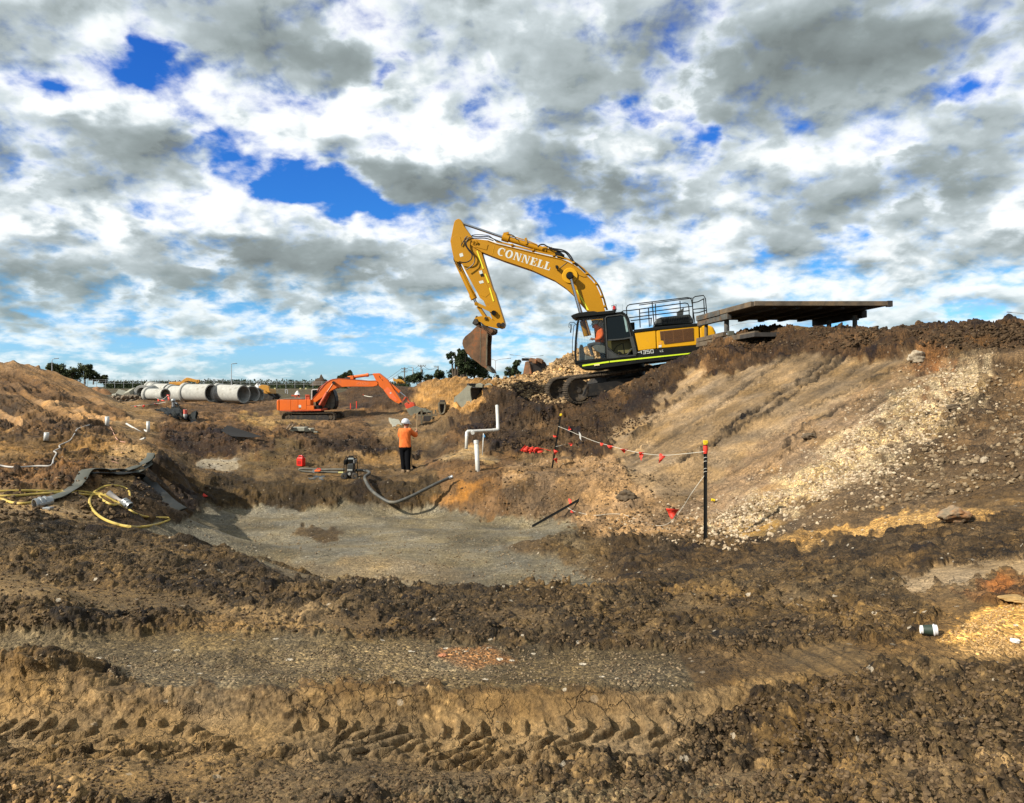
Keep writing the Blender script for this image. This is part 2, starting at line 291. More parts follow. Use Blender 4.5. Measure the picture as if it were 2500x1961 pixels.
tz(3400,5,-1.5); tz(3400,8,-1.2)
# left spoil mound
for px, py, Y in ((0,1010,33),(0,950,38),(0,889,44),(60,887,44),(98,893,43.5),(125,908,42.6),(172,934,42),(232,972,40.5),(290,1012,38),(315,1034,36),(150,1000,34.5),(150,960,37.5),(230,1012,35),(-150,885,44),(-400,880,44),(-700,890,42),(-150,1000,33),(-400,1000,32)): t(px, py, Y)
for px in (-700, -300, 0, 120): tz(px, 50, .9); tz(px, 58, -1.2)
for px in (220, 300): tz(px, 46, -1.4)
tz(200, 52, -1.4)
for px, py, Y in ((1060,1040,38),(1050,1034,43),(1060,1024,47),(1100,1022,40),(1100,1014,44),(1130,1008,41),(1130,1002,46),(1020,1040,40),(965,1042,41),(1010,1036,46),(1150,1004,47)): t(px, py, Y)
for px, Y, z in ((1165,38,-1.3),(1205,40,-1.0),(1250,44,-1.0)): tz(px, Y, z)
# tan cut mound, dark heaps farther off
for px, py, Y in ((985,1004,66),(1005,968,68.5),(1022,940,70),(1045,930,71),(1100,925,72),(1200,924,72),(1240,926,72),(1040,1012,63),(1060,1012,61),(1100,1003,60),(1150,998,57),(1100,960,67),(1200,960,66),(1010,1016,62),(960,1022,60),(1000,1022,56),(1040,1022,54),(900,1026,58),(900,1030,52),(840,1031,50),(960,1028,52)): t(px, py, Y)
for px in (1040, 1120, 1230): tz(px, 79, .3); tz(px, 88, -1.4)
for px, py, Y in ((880,935,84),(930,933,84),(960,940,84),(980,955,80),(830,960,84),(860,1000,74),(930,1000,73),(760,990,76),(900,965,80)): t(px, py, Y)
for px in (850, 950): tz(px, 96, -1.6)
for px, py, Y in ((330,985,74),(450,987,74),(560,988,74),(640,990,72),(700,985,78),(250,990,70)): t(px, py, Y)
for px in (-400, 0, 250, 400, 550, 700): tz(px, 90, -1.75); tz(px, 120, -1.7)
for px in (-700, -200, 200, 500, 700, 900, 1200, 1500, 1900, 2300, 3000, 3600):
    tz(px, 140, -1.6); tz(px, 250, -1.4); tz(px, 600, -1.0); tz(px, 1500, -.5); tz(px, 4000, 0)
for px in (1500, 2000, 2600, 3300): tz(px, 80, -1.7)

def survey(pts, A, B):
    """smooth surface through the surveyed points, over angle A (px) and ln Y"""
    pts = np.array(sorted(set(pts)), dtype=np.float64)
    U = np.stack([pts[:, 0]/F*0.62, np.log(pts[:, 1])*1.25], 1); V = pts[:, 2]/np.sqrt(pts[:, 1])   # heights relaxed with distance
    n = len(U); D = np.sqrt(((U[:, None]-U[None])**2).sum(-1)+1.2e-4)
    K = np.zeros((n+3, n+3)); K[:n, :n] = D - np.eye(n)*0.0008; Q = np.c_[np.ones(n), U]; K[:n, n:] = Q; K[n:, :n] = Q.T
    w = np.linalg.solve(K, np.r_[V, 0, 0, 0])
    out = np.zeros((len(B), len(A)))
    ua = A/F*0.62
    for i, b in enumerate(B):
        d = np.sqrt((ua[:, None]-U[None, :, 0])**2+(b*1.25-U[None, :, 1])**2+1.2e-4)
        out[i] = (d@w[:n]+w[n]+w[n+1]*ua+w[n+2]*b*1.25)*math.exp(b/2)
    return out
import sys as _s
QUICK = False
# fine grid: columns by angle, rows by ln Y
ca = np.concatenate([np.linspace(-900, -60, 110)[:-1], np.linspace(-60, 2560, 1500), np.linspace(2560, 3500, 120)[1:]])
lb = [math.log(1.3)]
while lb[-1] < math.log(4000):
    Y = math.exp(lb[-1]); st = .012 if Y < 2.7 else .0028 if Y < 3.5 else .0017 if Y < 4.25 else .0028 if Y < 6 else .0030 if Y < 12 else .0036 if Y < 45 else .005 if Y < 90 else .03
    lb.append(lb[-1]+st)
lb = np.array(lb)
cA = np.linspace(-900, 3500, 360); cB = np.linspace(lb[0], lb[-1], 2)
cB = np.interp(np.arange(0, len(lb), 3), np.arange(len(lb)), lb); cB = np.r_[cB, lb[-1]]
cz = survey(TP, cA, cB)
zi = np.stack([np.interp(ca, cA, r) for r in cz])            # along the columns
idx = np.searchsorted(cB, lb).clip(1, len(cB)-1); f = ((lb-cB[idx-1])/np.maximum(cB[idx]-cB[idx-1], 1e-9))[:, None].clip(0, 1)
Z0 = (zi[idx-1]*(1-f)+zi[idx]*f).astype(np.float64)
YY = np.exp(lb)[:, None]*np.ones_like(Z0); TA = (ca[None, :]-CX)/F; XX = TA*YY
NR, NC = Z0.shape
print('terrain', NR, NC, NR*NC, 'points', len(TP))
PXg = np.broadcast_to(ca[None, :], Z0.shape); PYg = HZ-Z0/YY*F
Xf = XX.astype(np.float32); Yf = YY.astype(np.float32); Zf = Z0.astype(np.float32)
SX = Xf+.8*Zf; SY = Yf+.8*Zf

# ---- layers laid over the ground: (shape, colour, clod, gravel)
wob = (fbm(PXg*.02, PYg*.03, 5, 4)*46).astype(np.float32); wob2 = (fbm(PXg*.08, PYg*.10, 9, 3)*18).astype(np.float32)
def poly(pts, soft=22):
    x = PXg+wob*.9+wob2; y = PYg+(wob*.5+wob2*.6)
    inside = np.zeros(x.shape, bool); dm = np.full(x.shape, 1e9, np.float32)
    x0, x1 = min(p[0] for p in pts)-80, max(p[0] for p in pts)+80; y0, y1 = min(p[1] for p in pts)-80, max(p[1] for p in pts)+80
    box = (x > x0) & (x < x1) & (y > y0) & (y < y1)
    xb, yb = x[box], y[box]; ins = np.zeros(xb.shape, bool); d = np.full(xb.shape, 1e9, np.float32)
    for (ax, ay), (bx, by) in zip(pts, pts[1:]+pts[:1]):
        if ay != by:
            c = ((ay > yb) != (by > yb)) & (xb < (bx-ax)*(yb-ay)/(by-ay)+ax); ins ^= c
        ex, ey = bx-ax, by-ay; q = np.clip(((xb-ax)*ex+(yb-ay)*ey)/(ex*ex+ey*ey), 0, 1)
        d = np.minimum(d, np.hypot(xb-ax-q*ex, yb-ay-q*ey))
    m = np.zeros(x.shape, np.float32); sd_ = np.where(ins, d, -d); v = np.clip(sd_/soft+.5, 0, 1); m[box] = v*v*(3-2*v)
    return m
def ell(px, py, rx, ry, a=0, soft=.5):
    a = math.radians(a); dx = PXg+wob-px; dy = PYg+wob*.5-py
    u = (dx*math.cos(a)+dy*math.sin(a))/rx; v = (-dx*math.sin(a)+dy*math.cos(a))/ry
    r = np.sqrt(u*u+v*v); m = np.clip((1+soft*.5-r)/soft, 0, 1); return (m*m*(3-2*m)).astype(np.float32)
BASE = np.array((.155, .108, .058)); DARK = (.072, .046, .024); TAN = (.245, .170, .092); SAND = (.42, .265, .115); GREY = (.185, .155, .100); PALE = (.36, .29, .19)
CLAY = (.27, .155, .075); BROWN = (.115, .074, .038); OLIVE = (.125, .092, .045); CREAM = (.50, .41, .27); ORNG = (.36, .16, .06)
colr = np.empty(Z0.shape+(3,), np.float32); colr[:] = BASE
CL = np.full(Z0.shape, .45, np.float32); GV = np.full(Z0.shape, .25, np.float32)
def lay(m, c=None, cl=None, gv=None, a=1.0):
    global CL, GV
    if c is not None: colr[:] = colr+(np.array(c, np.float32)-colr)*(m*a)[..., None]
    if cl is not None: CL = CL+(cl-CL)*m
    if gv is not None: GV = GV+(gv-GV)*m
W0 = -1000; W1 = 3600
lay(poly([(W0,880),(W1,880),(W1,1100),(W0,1100)],40), (.15,.095,.05), .55, .2)
lay(ell(250,985,160,60,30), TAN, .25); lay(poly([(-900,885),(130,880),(330,1035),(240,1042),(-900,1042)],10), (.255,.168,.092), .16, .15)
lay(poly([(-300,910),(40,905),(330,1030),(300,1040),(60,960),(-300,960)],18), (.15,.092,.046), .5, .1, .8); lay(ell(60,1000,150,20,20), BROWN, .5, .1)
lay(poly([(-900,1060),(130,1040),(260,1045),(300,1075),(60,1090),(-900,1100)],16), (.10,.062,.031), .8)
lay(poly([(-900,1085),(280,1075),(260,1120),(100,1150),(-900,1150)],20), (.21,.135,.062), .55)
lay(poly([(-900,1150),(120,1140),(220,1110),(230,1200),(-900,1220)],20), (.155,.09,.042), .9)
lay(poly([(-900,1218),(140,1222),(250,1245),(160,1300),(-900,1275)],14), (.30,.225,.135), .35)
lay(poly([(260,1090),(330,1090),(400,1120),(380,1170),(250,1180)],20), (.30,.22,.13), .3)
lay(poly([(230,1270),(320,1170),(400,1105),(470,1170),(500,1245),(350,1290)],14), (.060,.040,.020), .55, .1)  # left bank face: its shade is painted into the dark colour
lay(ell(540,1135,60,14,0), (.33,.30,.24), .03, .1); lay(poly([(380,1045),(600,1045),(640,1080),(560,1110),(480,1120),(420,1080)],20), (.058,.034,.017), .8)  # second layer: dark trench soil, with its shade painted into the colour
lay(poly([(560,1010),(690,1010),(760,1040),(700,1052),(600,1040)],14), (.30,.205,.09), .5); lay(ell(690,1030,100,16,0), (.26,.18,.09), .6)
lay(poly([(460,1240),(540,1160),(620,1165),(985,1172),(1070,1160),(1075,1250),(870,1240),(800,1250),(700,1238)],10), (.068,.047,.022), .55, .25)  # pit bank below the ledge: shade put into its colour
lay(poly([(560,1150),(620,1100),(720,1075),(740,1090),(700,1130),(640,1160)],14), (.16,.115,.058), .3, .15)
lay(poly([(740,1062),(1010,1062),(1060,1110),(930,1118),(790,1110)],16), (.052,.032,.016), .7); lay(poly([(860,1112),(1060,1108),(1060,1135),(900,1135)],10), (.30,.20,.10), .25)  # first layer: shade of the hollow painted in as dark soil
lay(poly([(720,1110),(860,1110),(860,1166),(600,1166)],14), (.165,.115,.06), .4); lay(poly([(880,1020),(1060,1000),(1130,1030),(1080,1085),(960,1100),(900,1060)],16), (.17,.12,.068), .3)
lay(poly([(1060,1120),(1240,1100),(1290,1160),(1260,1190),(1250,1262),(1080,1246)],12), (.165,.105,.056), .4, .15); lay(ell(1130,1200,60,22,-30), (.30,.165,.065), .3, .1); lay(ell(1140,1118,60,10,-6), (.33,.25,.15), .3, .3)
lay(poly([(1250,1262),(1230,1160),(1420,1180),(1500,1210),(1380,1285)],14), (.175,.125,.078), .4, .2)
lay(poly([(1230,1140),(1480,1090),(1700,1200),(1760,1290),(1480,1330),(1400,1270),(1440,1190),(1240,1180)],24), (.29,.205,.125), .45, .35)
lay(poly([(1120,1060),(1200,930),(1250,915),(1335,960),(1480,960),(1711,845),(1740,870),(1530,1075),(1470,1110),(1280,1105),(1150,1090)],10), (.060,.038,.020), .8, .12)
lay(ell(1290,1040,40,30,30), (.10,.068,.04), .6, .3); lay(ell(1350,1060,50,20,40), (.12,.08,.045), .6, .2)
lay(poly([(1480,1092),(1750,870),(1800,835),(1960,850),(2080,855),(2230,840),(2230,960),(2000,1110),(1850,1200),(1700,1250),(1560,1190)],12), (.245,.186,.120), .04, .15)
lay(poly([(1650,1250),(1900,1060),(2250,880),(2260,960),(2000,1130),(1800,1260)],26), (.235,.172,.112), .3, .35)
lay(poly([(1700,850),(1800,815),(2500,770),(W1,770),(W1,950),(2400,900),(2250,862),(2080,876),(1960,866),(1800,905),(1730,930)],12), (.085,.052,.027), .9, .2)
lay(poly([(2230,850),(2500,850),(W1,900),(W1,1190),(2500,1180),(2300,1220),(2050,1250),(2200,1080),(2330,960)],22), (.13,.09,.052), .7, .5)
lay(poly([(2230,850),(2330,860),(2330,960),(2240,1010)],20), (.20,.115,.06), .7, .4); lay(ell(2290,905,40,20,20), ORNG, .6, .5, .6)
rockmask = np.clip((fbm(PXg*.045, PYg*.06, 133, 4)+.42)*2.6, .15, 1)
lay(rockmask*poly([(1690,1300),(1780,1230),(1900,1190),(2060,1060),(2180,960),(2290,900),(2420,880),(2400,960),(2290,1060),(2200,1150),(2060,1200),(1950,1250),(1790,1330)],60), (.40,.33,.22), .55, 1.0)
lay(poly([(1800,1290),(2250,1150),(2500,1130),(W1,1120),(W1,1190),(2400,1210),(2000,1290),(1850,1340)],20), (.145,.105,.064), .45, .45)
lay(poly([(1900,1320),(2200,1240),(2420,1240),(2380,1275),(2200,1300),(1950,1345)],12), (.42,.28,.13), .3, .9); lay(ell(1850,1290,60,14,-10), (.40,.27,.11), .4, .5, .7)
PAD = poly([(330,1292),(400,1268),(500,1243),(700,1237),(860,1237),(1070,1246),(1250,1262),(1400,1275),(1420,1330),(1470,1372),(1420,1400),(1490,1428),(800,1440),(600,1380),(480,1350)],12)
lay(PAD, (.198,.184,.142), .035, .45); lay(ell(1330,1350,90,18,6), (.13,.095,.055), .45, .3); lay(ell(770,1300,60,12,-4), (.125,.092,.052), .3, .3); lay(ell(900,1400,260,30,0), (.25,.20,.13), .05, .5, .6)
lay(ell(1450,1350,120,44,10), (.12,.088,.048), .55, .4, .8); lay(poly([(1480,1330),(1700,1300),(1900,1330),(2100,1300),(2500,1240),(W1,1230),(W1,1360),(2500,1365),(2200,1400),(1900,1420),(1500,1440)],20), (.088,.062,.034), .85, .45)
lay(poly([(-900,1262),(100,1270),(300,1300),(560,1350),(720,1420),(1500,1432),(2000,1380),(2180,1400),(2300,1500),(2260,1560),(1700,1600),(1000,1570),(500,1545),(-900,1560)],18), (.098,.070,.037), .88, .5)
lay(poly([(0,1390),(120,1420),(300,1440),(500,1460),(560,1500),(350,1500),(100,1470),(-300,1450)],14), (.20,.145,.078), .25, .2)
lay(poly([(560,1490),(900,1500),(1000,1530),(800,1560),(480,1545)],18), (.185,.13,.068), .6, .3)
lay(poly([(-900,1530),(500,1545),(1000,1560),(1650,1590),(1700,1690),(1500,1680),(900,1665),(500,1680),(300,1640),(-900,1620)],18), (.155,.125,.076), .35, .6)
for e in ((420,1650,160,30),(720,1610,90,26),(950,1600,110,30),(1500,1640,170,26),(1050,1640,160,30)): lay(ell(*e), (.205,.168,.108), .12, .9)
lay(ell(1160,1600,75,26,0), (.34,.185,.09), .2, 1.0, .8); lay(poly([(-900,1600),(120,1590),(330,1660),(250,1700),(-900,1700)],14), (.12,.084,.044), .9, .3)
lay(poly([(100,1640),(500,1690),(1080,1690),(1700,1690),(1900,1650),(2050,1660),(1900,1770),(1500,1850),(0,1850),(-900,1800),(-900,1700)],20), (.235,.172,.098), .55, .25); lay(poly([(-900,1745),(1650,1745),(1560,1800),(1300,1850),(0,1845),(-900,1845)],14), (.28,.208,.12), .25, .15, .6)
lay(poly([(1140,1690),(1550,1690),(1600,1745),(1160,1745)],10), (.22,.158,.088), .22, .12)
lay(poly([(-900,1820),(600,1840),(1100,1860),(1500,1850),(2000,1780),(2300,1600),(W1,1560),(W1,2100),(-900,2100)],20), (.155,.112,.062), .9, .35)
lay(poly([(1650,1800),(1900,1680),(2150,1600),(W1,1590),(W1,1850),(2000,1860)],20), (.095,.068,.036), .95, .4); lay(ell(1430,1950,500,26,0), (.20,.16,.10), .6, .9); lay(ell(60,1940,160,60,0), (.14,.10,.058), .9, .8)
lay(poly([(100,1860),(640,1830),(900,1900),(700,1990),(200,1961)],26), (.25,.185,.105), .4, .2, .8)
lay(poly([(1880,1590),(2080,1560),(2130,1640),(2000,1670)],12), (.17,.122,.066), .3, .2)
lay(poly([(2190,1430),(2230,1400),(2360,1380),(2600,1350),(2600,1385),(2400,1400),(2300,1440),(2240,1455)],6), (.30,.235,.155), .1, .2); lay(poly([(2330,1450),(2450,1410),(2600,1390),(2600,1470),(2400,1480)],10), (.17,.10,.05), .7, .3); lay(ell(2440,1435,40,22,0), (.28,.13,.055), .7, .3)
lay(poly([(2290,1560),(2360,1520),(2450,1480),(2600,1470),(3200,1450),(3200,1580),(2500,1600),(2420,1590)],14), (.50,.33,.145), .18, 1.0); lay(ell(2430,1590,110,24,0), (.34,.235,.12), .4, .9, .7)
lay(poly([(-900,1835),(700,1850),(1350,1855),(1250,1900),(1100,1930),(-900,1925)],24), (.235,.172,.098), .42, .25, .75)
for e in ((1690,1490,90,18),(1930,1465,70,14),(1560,1540,70,14),(2060,1500,50,12),(1250,1500,80,12),(860,1520,90,14)): lay(ell(*e), (.20,.145,.08), .35, .3, .8)
for e in ((1500,1780,60,16),(1800,1900,80,24),(2250,1890,110,30),(2050,1745,60,20),(420,1905,90,26),(900,1935,110,20)): lay(ell(*e), (.225,.165,.095), .25, .2, .8)
# tan cut mound and dark distant heaps
lay(poly([(975,1010),(1018,930),(1245,915),(1240,935),(1150,1000),(1090,1015)],8), (.31,.195,.09), .28, .05)
lay(poly([(760,1000),(790,950),(860,925),(985,925),(990,960),(970,1000)],8), (.075,.046,.024), .5); lay(ell(780,975,60,16,0), (.19,.13,.065), .4)
lay((YY > 33.6)*poly([(1180,915),(1330,900),(1400,850),(1640,850),(1640,960),(1480,990),(1340,990),(1250,960)],8), (.46,.33,.19), .8, 1.0)
lay((YY > 110).astype(np.float32), (.10,.085,.045), .1, 0)
rg = ell(2295,1000,10,10)   # keep the helper warm
# patchy moisture everywhere
pt = fbm(SX*.9, SY*.9, 31, 5); colr *= (1+.55*np.clip(pt, -.6, .6))[..., None]
hue = fbm(SX*1.7+9, SY*1.7, 77, 4); colr[..., 0] *= 1+.10*hue; colr[..., 2] *= 1-.22*hue

# ---- relief
def fade(size): return np.clip((size/(YY*.0026)-1.1)/1.7, 0, 1).astype(np.float32)
D = np.zeros_like(Zf)
rough = .35+CL
D += fbm(SX*.55, SY*.55, 11, 3)*.20*np.clip(rough, 0, 1)*fade(.8)*np.where(YY > 9, 1, .30)
midz = (1-np.clip((YY-46)/4, 0, 1)*np.clip((68-YY)/3, 0, 1)*(PXg > 640)*.92)*np.clip((YY-24)/6, 0, 1)*np.clip((92-YY)/20, 0, 1)*(PXg < 1120)*np.clip((PYg-962)/30, 0, 1)
rg1 = .5-np.abs(fbm(SX*.20+5, SY*.16, 41, 4)); D += ((rg1-.28)*.55*midz).astype(np.float32); rg2 = fbm(SX*.9, SY*.6, 43, 4); D += (rg2*.26*midz).astype(np.float32)
colr *= (1+midz*np.clip((rg1-.30)*1.3+rg2*.4, -.5, .6))[..., None]
D += fbm(SX*2.2, SY*2.2, 12, 4)*.085*np.clip(CL*1.2, .10, 1)*fade(.3)*np.where(YY > 9, 1.3, .65)
jx = fbm(SX*6, SY*6, 91, 3)*.10; jy = fbm(SX*6+3, SY*6, 92, 3)*.10
D += fbm(SX*3.1+20, SY*3.1, 17, 4)*.11*np.clip(-.05+CL*1.5, .02, 1)*np.clip((YY-12)/6, 0, 1)*fade(.25)
cidx = np.zeros_like(Zf)
# drag marks down the graded face
st = poly([(1480,1092),(1750,870),(1800,835),(2230,840),(2230,960),(2000,1110),(1700,1250)], 30)
gx = (PXg*.66+PYg*1.0)/15.0+wob*.012; gy = (PYg-PXg*.8)/340
gr = fbm(gx, gy, 55, 4, .55); D += st*np.minimum(gr, .10)*.055*fade(.2); colr *= (1+st*np.clip(gr, -.6, .4)*.55)[..., None]
ts = poly([(975,1010),(1018,930),(1245,915),(1240,935),(1150,1000),(1090,1015)],8); D += ts*fbm((PXg*.9+PYg)/5, (PYg-PXg)/60, 56, 4)*.30
ls = poly([(-900,885),(130,885),(330,1035),(-900,1042)],10); gl = fbm((PXg*.55-PYg)/14, (PYg*.6+PXg)/160, 57, 4); D += ls*gl*.35; colr *= (1+ls*gl*.5)[..., None]
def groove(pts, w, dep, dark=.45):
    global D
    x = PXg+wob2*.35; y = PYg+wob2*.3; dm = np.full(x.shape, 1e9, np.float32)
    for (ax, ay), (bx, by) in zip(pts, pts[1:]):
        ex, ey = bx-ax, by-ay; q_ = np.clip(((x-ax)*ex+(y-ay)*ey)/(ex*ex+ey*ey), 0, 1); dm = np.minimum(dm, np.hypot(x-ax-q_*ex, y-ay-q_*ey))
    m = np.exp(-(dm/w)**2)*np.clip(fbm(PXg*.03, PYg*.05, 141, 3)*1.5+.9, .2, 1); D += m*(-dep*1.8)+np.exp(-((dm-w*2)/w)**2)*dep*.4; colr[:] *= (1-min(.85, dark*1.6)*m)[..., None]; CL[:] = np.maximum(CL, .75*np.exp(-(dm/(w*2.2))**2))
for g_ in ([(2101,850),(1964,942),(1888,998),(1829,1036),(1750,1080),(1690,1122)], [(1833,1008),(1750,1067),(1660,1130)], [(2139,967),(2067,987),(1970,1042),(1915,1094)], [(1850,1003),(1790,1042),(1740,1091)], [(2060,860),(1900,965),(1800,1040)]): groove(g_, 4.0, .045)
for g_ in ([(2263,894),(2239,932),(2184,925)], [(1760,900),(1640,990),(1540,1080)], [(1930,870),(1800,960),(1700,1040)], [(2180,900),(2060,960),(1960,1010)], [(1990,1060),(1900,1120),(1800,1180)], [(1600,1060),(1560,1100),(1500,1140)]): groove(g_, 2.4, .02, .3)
def clod_layer(size, amp, seed, power=1.0, thr=0.0, far=None):
    global D, cidx
    fd = fade(size*.8)
    m = fd > 0
    rows = np.nonzero(m.any(1))[0]; r1 = rows[-1]+1 if len(rows) else 0
    if not r1: return
    sl = slice(0, r1)
    if size > .4:
        fd = fd*np.clip((YY-9)/6, 0, 1).astype(np.float32)
    b, rid = clods((SX[sl]+jx[sl]*size*6)/size, (SY[sl]+jy[sl]*size*6)/size, seed)
    msk = np.clip((vnoise(SX[sl]/size*.22, SY[sl]/size*.22, seed+9)+.5+CL[sl]*.75-.62-thr)*2.6, 0, 1)*np.clip(CL[sl]*1.15, 0, 1.2)
    D[sl] += b*size*amp*msk*fd[sl]
    cidx[sl] += (rid-.5)*msk*(b > .05)*fd[sl]
clod_layer(.95, .30, 200, thr=.0); clod_layer(.42, .30, 206, thr=.05); clod_layer(.26, .26, 201, thr=.16); clod_layer(.125, .42, 202, thr=.08); clod_layer(.066, .56, 203, thr=.0); clod_layer(.036, .74, 204, thr=-.08); clod_layer(.019, .85, 205, thr=-.2)
# gravel grain
b, rid = clods(SX[:1000]/.022, SY[:1000]/.022, 301); D[:1000] += b*.022*.8*np.clip(GV[:1000]*1.1-.1, 0, 1)*fade(.02)[:1000]
# machine tread in the rut
px = PXg; rutf = 3.68; 
def rut(x0, x1, ya, yb, sp, slant, amp, seed):
    global D
    tt = (YY-ya)/(yb-ya); m = np.clip(tt*9, 0, 1)*np.clip((1-tt)*9, 0, 1)*np.clip((XX-x0)/.12, 0, 1)*np.clip((x1-XX)/.12, 0, 1)
    nz = fbm(Xf*5, Yf*5, seed, 3)
    ph = (XX+slant*np.clip(.72-tt, 0, 1)*(yb-ya)+nz*.05)/sp; fr = ph-np.floor(ph)
    bar = np.clip((.26+.10*nz-np.abs(fr-.5))*8, 0, 1); brk = np.clip((fbm(Xf*6, Yf*9, seed+5, 4)+.22)*3.2, 0, 1.3)
    D += m*((bar-.35)*amp*brk)
rut(-1.25, 1.15, 3.60, 4.15, .112, 1.2, .036, 71); rut(-3.2, -1.30, 3.62, 4.14, .116, 1.1, .032, 72)
# scraper combs near the right
cm = poly([(1860,1560),(2010,1560),(2120,1640),(2020,1660)], 10); D += cm*np.sin((PXg*.5-PYg)/5.2)*.010
cm2 = poly([(1560,1640),(1760,1630),(1830,1690),(1640,1720)], 14); D += cm2*np.sin((PXg*.5-PYg)/4.4)*.006

# displacement along the surface normal
dx_ = np.gradient(Z0, axis=1)/np.maximum(np.gradient(XX, axis=1), 1e-6); dyl = np.gradient(Z0, axis=0)/np.gradient(YY, axis=0)
gy_ = dyl-dx_*TA; nl = np.sqrt(1+dx_**2+gy_**2); k = np.clip(D, -.4, .4)
XF = XX-k*dx_/nl; YF = YY-k*gy_/nl; ZF = Z0+k/nl
colr *= np.clip(1+.95*cidx, .35, 2.1)[..., None]
lum = colr@np.array([.3,.6,.1],np.float32); colr = colr*np.clip((lum/.135)**.24, .5, 1.35)[..., None]; lum = colr@np.array([.3,.6,.1],np.float32); colr = lum[..., None]+(colr-lum[..., None])*1.18; colr = np.clip(colr*np.array([.66,.600,.520],np.float32), .005, .8)

co = np.stack([XF, YF, ZF], -1).reshape(-1, 3).astype(np.float32)
ii = np.arange(NR*NC).reshape(NR, NC); q = np.stack([ii[:-1, :-1], ii[:-1, 1:], ii[1:, 1:], ii[1:, :-1]], -1).reshape(-1, 4).astype(np.int32)
gm = bpy.data.meshes.new('ground'); gm.vertices.add(len(co)); gm.vertices.foreach_set('co', co.ravel())
gm.loops.add(q.size); gm.loops.foreach_set('vertex_index', q.ravel()); gm.polygons.add(len(q))
gm.polygons.foreach_set('loop_start', np.arange(0, q.size, 4, dtype=np.int32)); gm.update(calc_edges=True); gm.shade_smooth()
at = gm.attributes.new('Albedo', 'FLOAT_COLOR', 'POINT'); at.data.foreach_set('color', np.concatenate([colr.reshape(-1, 3), GV.reshape(-1, 1)], 1).astype(np.float32).ravel())
ground = bpy.data.objects.new('ground', gm); COL.objects.link(ground); tag(ground, kind='structure')

def earth_mat():
    m = bpy.data.materials.new('earth'); m.use_nodes = True; t = NT(m.node_tree); bs = t.n['Principled BSDF']
    a = t.node('ShaderNodeAttribute', attribute_name='Albedo'); g = a.outputs['Alpha']
    oc = t.node('ShaderNodeTexCoord').outputs['Object']
    n1 = t.noise(oc, 9, 7, .68); n2 = t.noise(oc, 42, 5, .65)
    c = t.mix(1.0, a.outputs['Color'], t.ramp(n1, [(.25, .52), (.5, 1.0), (.75, 1.52)]), 'MULTIPLY')
    c = t.mix(1.0, c, t.ramp(n2, [(.25, .58), (.5, 1.0), (.75, 1.5)]), 'MULTIPLY')
    n0 = t.noise(oc, 2.6, 6, .7); c = t.mix(1.0, c, t.ramp(n0, [(.25, .80), (.5, 1.0), (.75, 1.2)]), 'MULTIPLY')
    # stones: pale and dark grains, finer ones between
    v1 = t.node('ShaderNodeTexVoronoi', feature='F1'); t.put(v1.inputs['Vector'], t.vec('ADD', oc, t.vec('SCALE', t.noise(oc, 30, 2, out=1), scale=.02))); v1.inputs['Scale'].default_value = 42
    s1 = t.node('ShaderNodeSeparateColor'); t.l.new(v1.outputs['Color'], s1.inputs[0])
    grain = t.ramp(s1.outputs[0], [(0, .45), (.45, .9), (.8, 1.35), (.93, 1.9), (1.0, 2.9)])
    c = t.mix(t.math('MULTIPLY', g, .85, clamp=True), c, t.mix(1.0, c, grain, 'MULTIPLY'))
    v2 = t.node('ShaderNodeTexVoronoi', feature='F1'); t.put(v2.inputs['Vector'], oc); v2.inputs['Scale'].default_value = 13
    s2 = t.node('ShaderNodeSeparateColor'); t.l.new(v2.outputs['Color'], s2.inputs[0])
    peb = t.math('MULTIPLY', t.math('GREATER_THAN', s2.outputs[0], .90), t.math('LESS_THAN', v2.outputs['Distance'], t.math('MULTIPLY', s2.outputs[1], .34)))
    c = t.mix(t.math('MULTIPLY', peb, t.math('MULTIPLY', g, 1.2, clamp=True)), c, (.52, .45, .34))
    t.put(bs.inputs['Base Color'], c); t.put(bs.inputs['Roughness'], t.mr(n1, .3, .7, .72, .95)); bs.inputs['Specular IOR Level'].default_value = .25
    h = t.math('ADD', t.math('MULTIPLY', n1, .75), t.math('ADD', t.math('MULTIPLY', n2, .22), t.math('MULTIPLY', v1.outputs['Distance'], t.math('MULTIPLY', g, -.35))))
    wv = t.vec('ADD', oc, t.vec('SCALE', t.noise(oc, 7, 4, .6, out=1), scale=.16))
    ck = t.mr(t.vor(wv, 8.5, 'DISTANCE_TO_EDGE'), 0.0, .05, -1.0, 0.0); h = t.math('ADD', h, t.math('MULTIPLY', ck, t.math('MULTIPLY', t.mr(t.noise(oc, 1.7, 3), .42, .62), .45)))
    bp = t.node('ShaderNodeBump'); bp.inputs['Strength'].default_value = .95; bp.inputs['Distance'].default_value = .06; t.put(bp.inputs['Height'], h)
    t.l.new(bp.outputs[0], bs.inputs['Normal'])
    return m
EARTH = earth_mat(); gm.materials.append(EARTH)

# ---- where things stand
PYF = HZ-ZF/YF*F; RPX = CX+XF/YF*F
def gp(px, py, Ymin=2.0, Ymax=200.0):
    """the nearest visible ground point seen at px, py"""
    c = int(np.clip(np.searchsorted(ca, px), 0, NC-1)); col = PYF[:, c]; yy = YF[:, c]
    for i in range(NR):
        if yy[i] < Ymin: continue
        if yy[i] > Ymax: break
        if col[i] <= py: return P(px, py, float(yy[i]))
    return P(px, py, Ymax)
def gz(x, y):
    a = CX+x/y*F; c = int(np.clip(np.searchsorted(ca, a), 0, NC-1)); r = int(np.clip(np.searchsorted(lb, math.log(y)), 0, NR-1))
    return float(ZF[r, c])
def at(px, Y, dz=0.0):
    x = (px-CX)/F*Y; return Vector((x, Y, gz(x, Y)+dz))
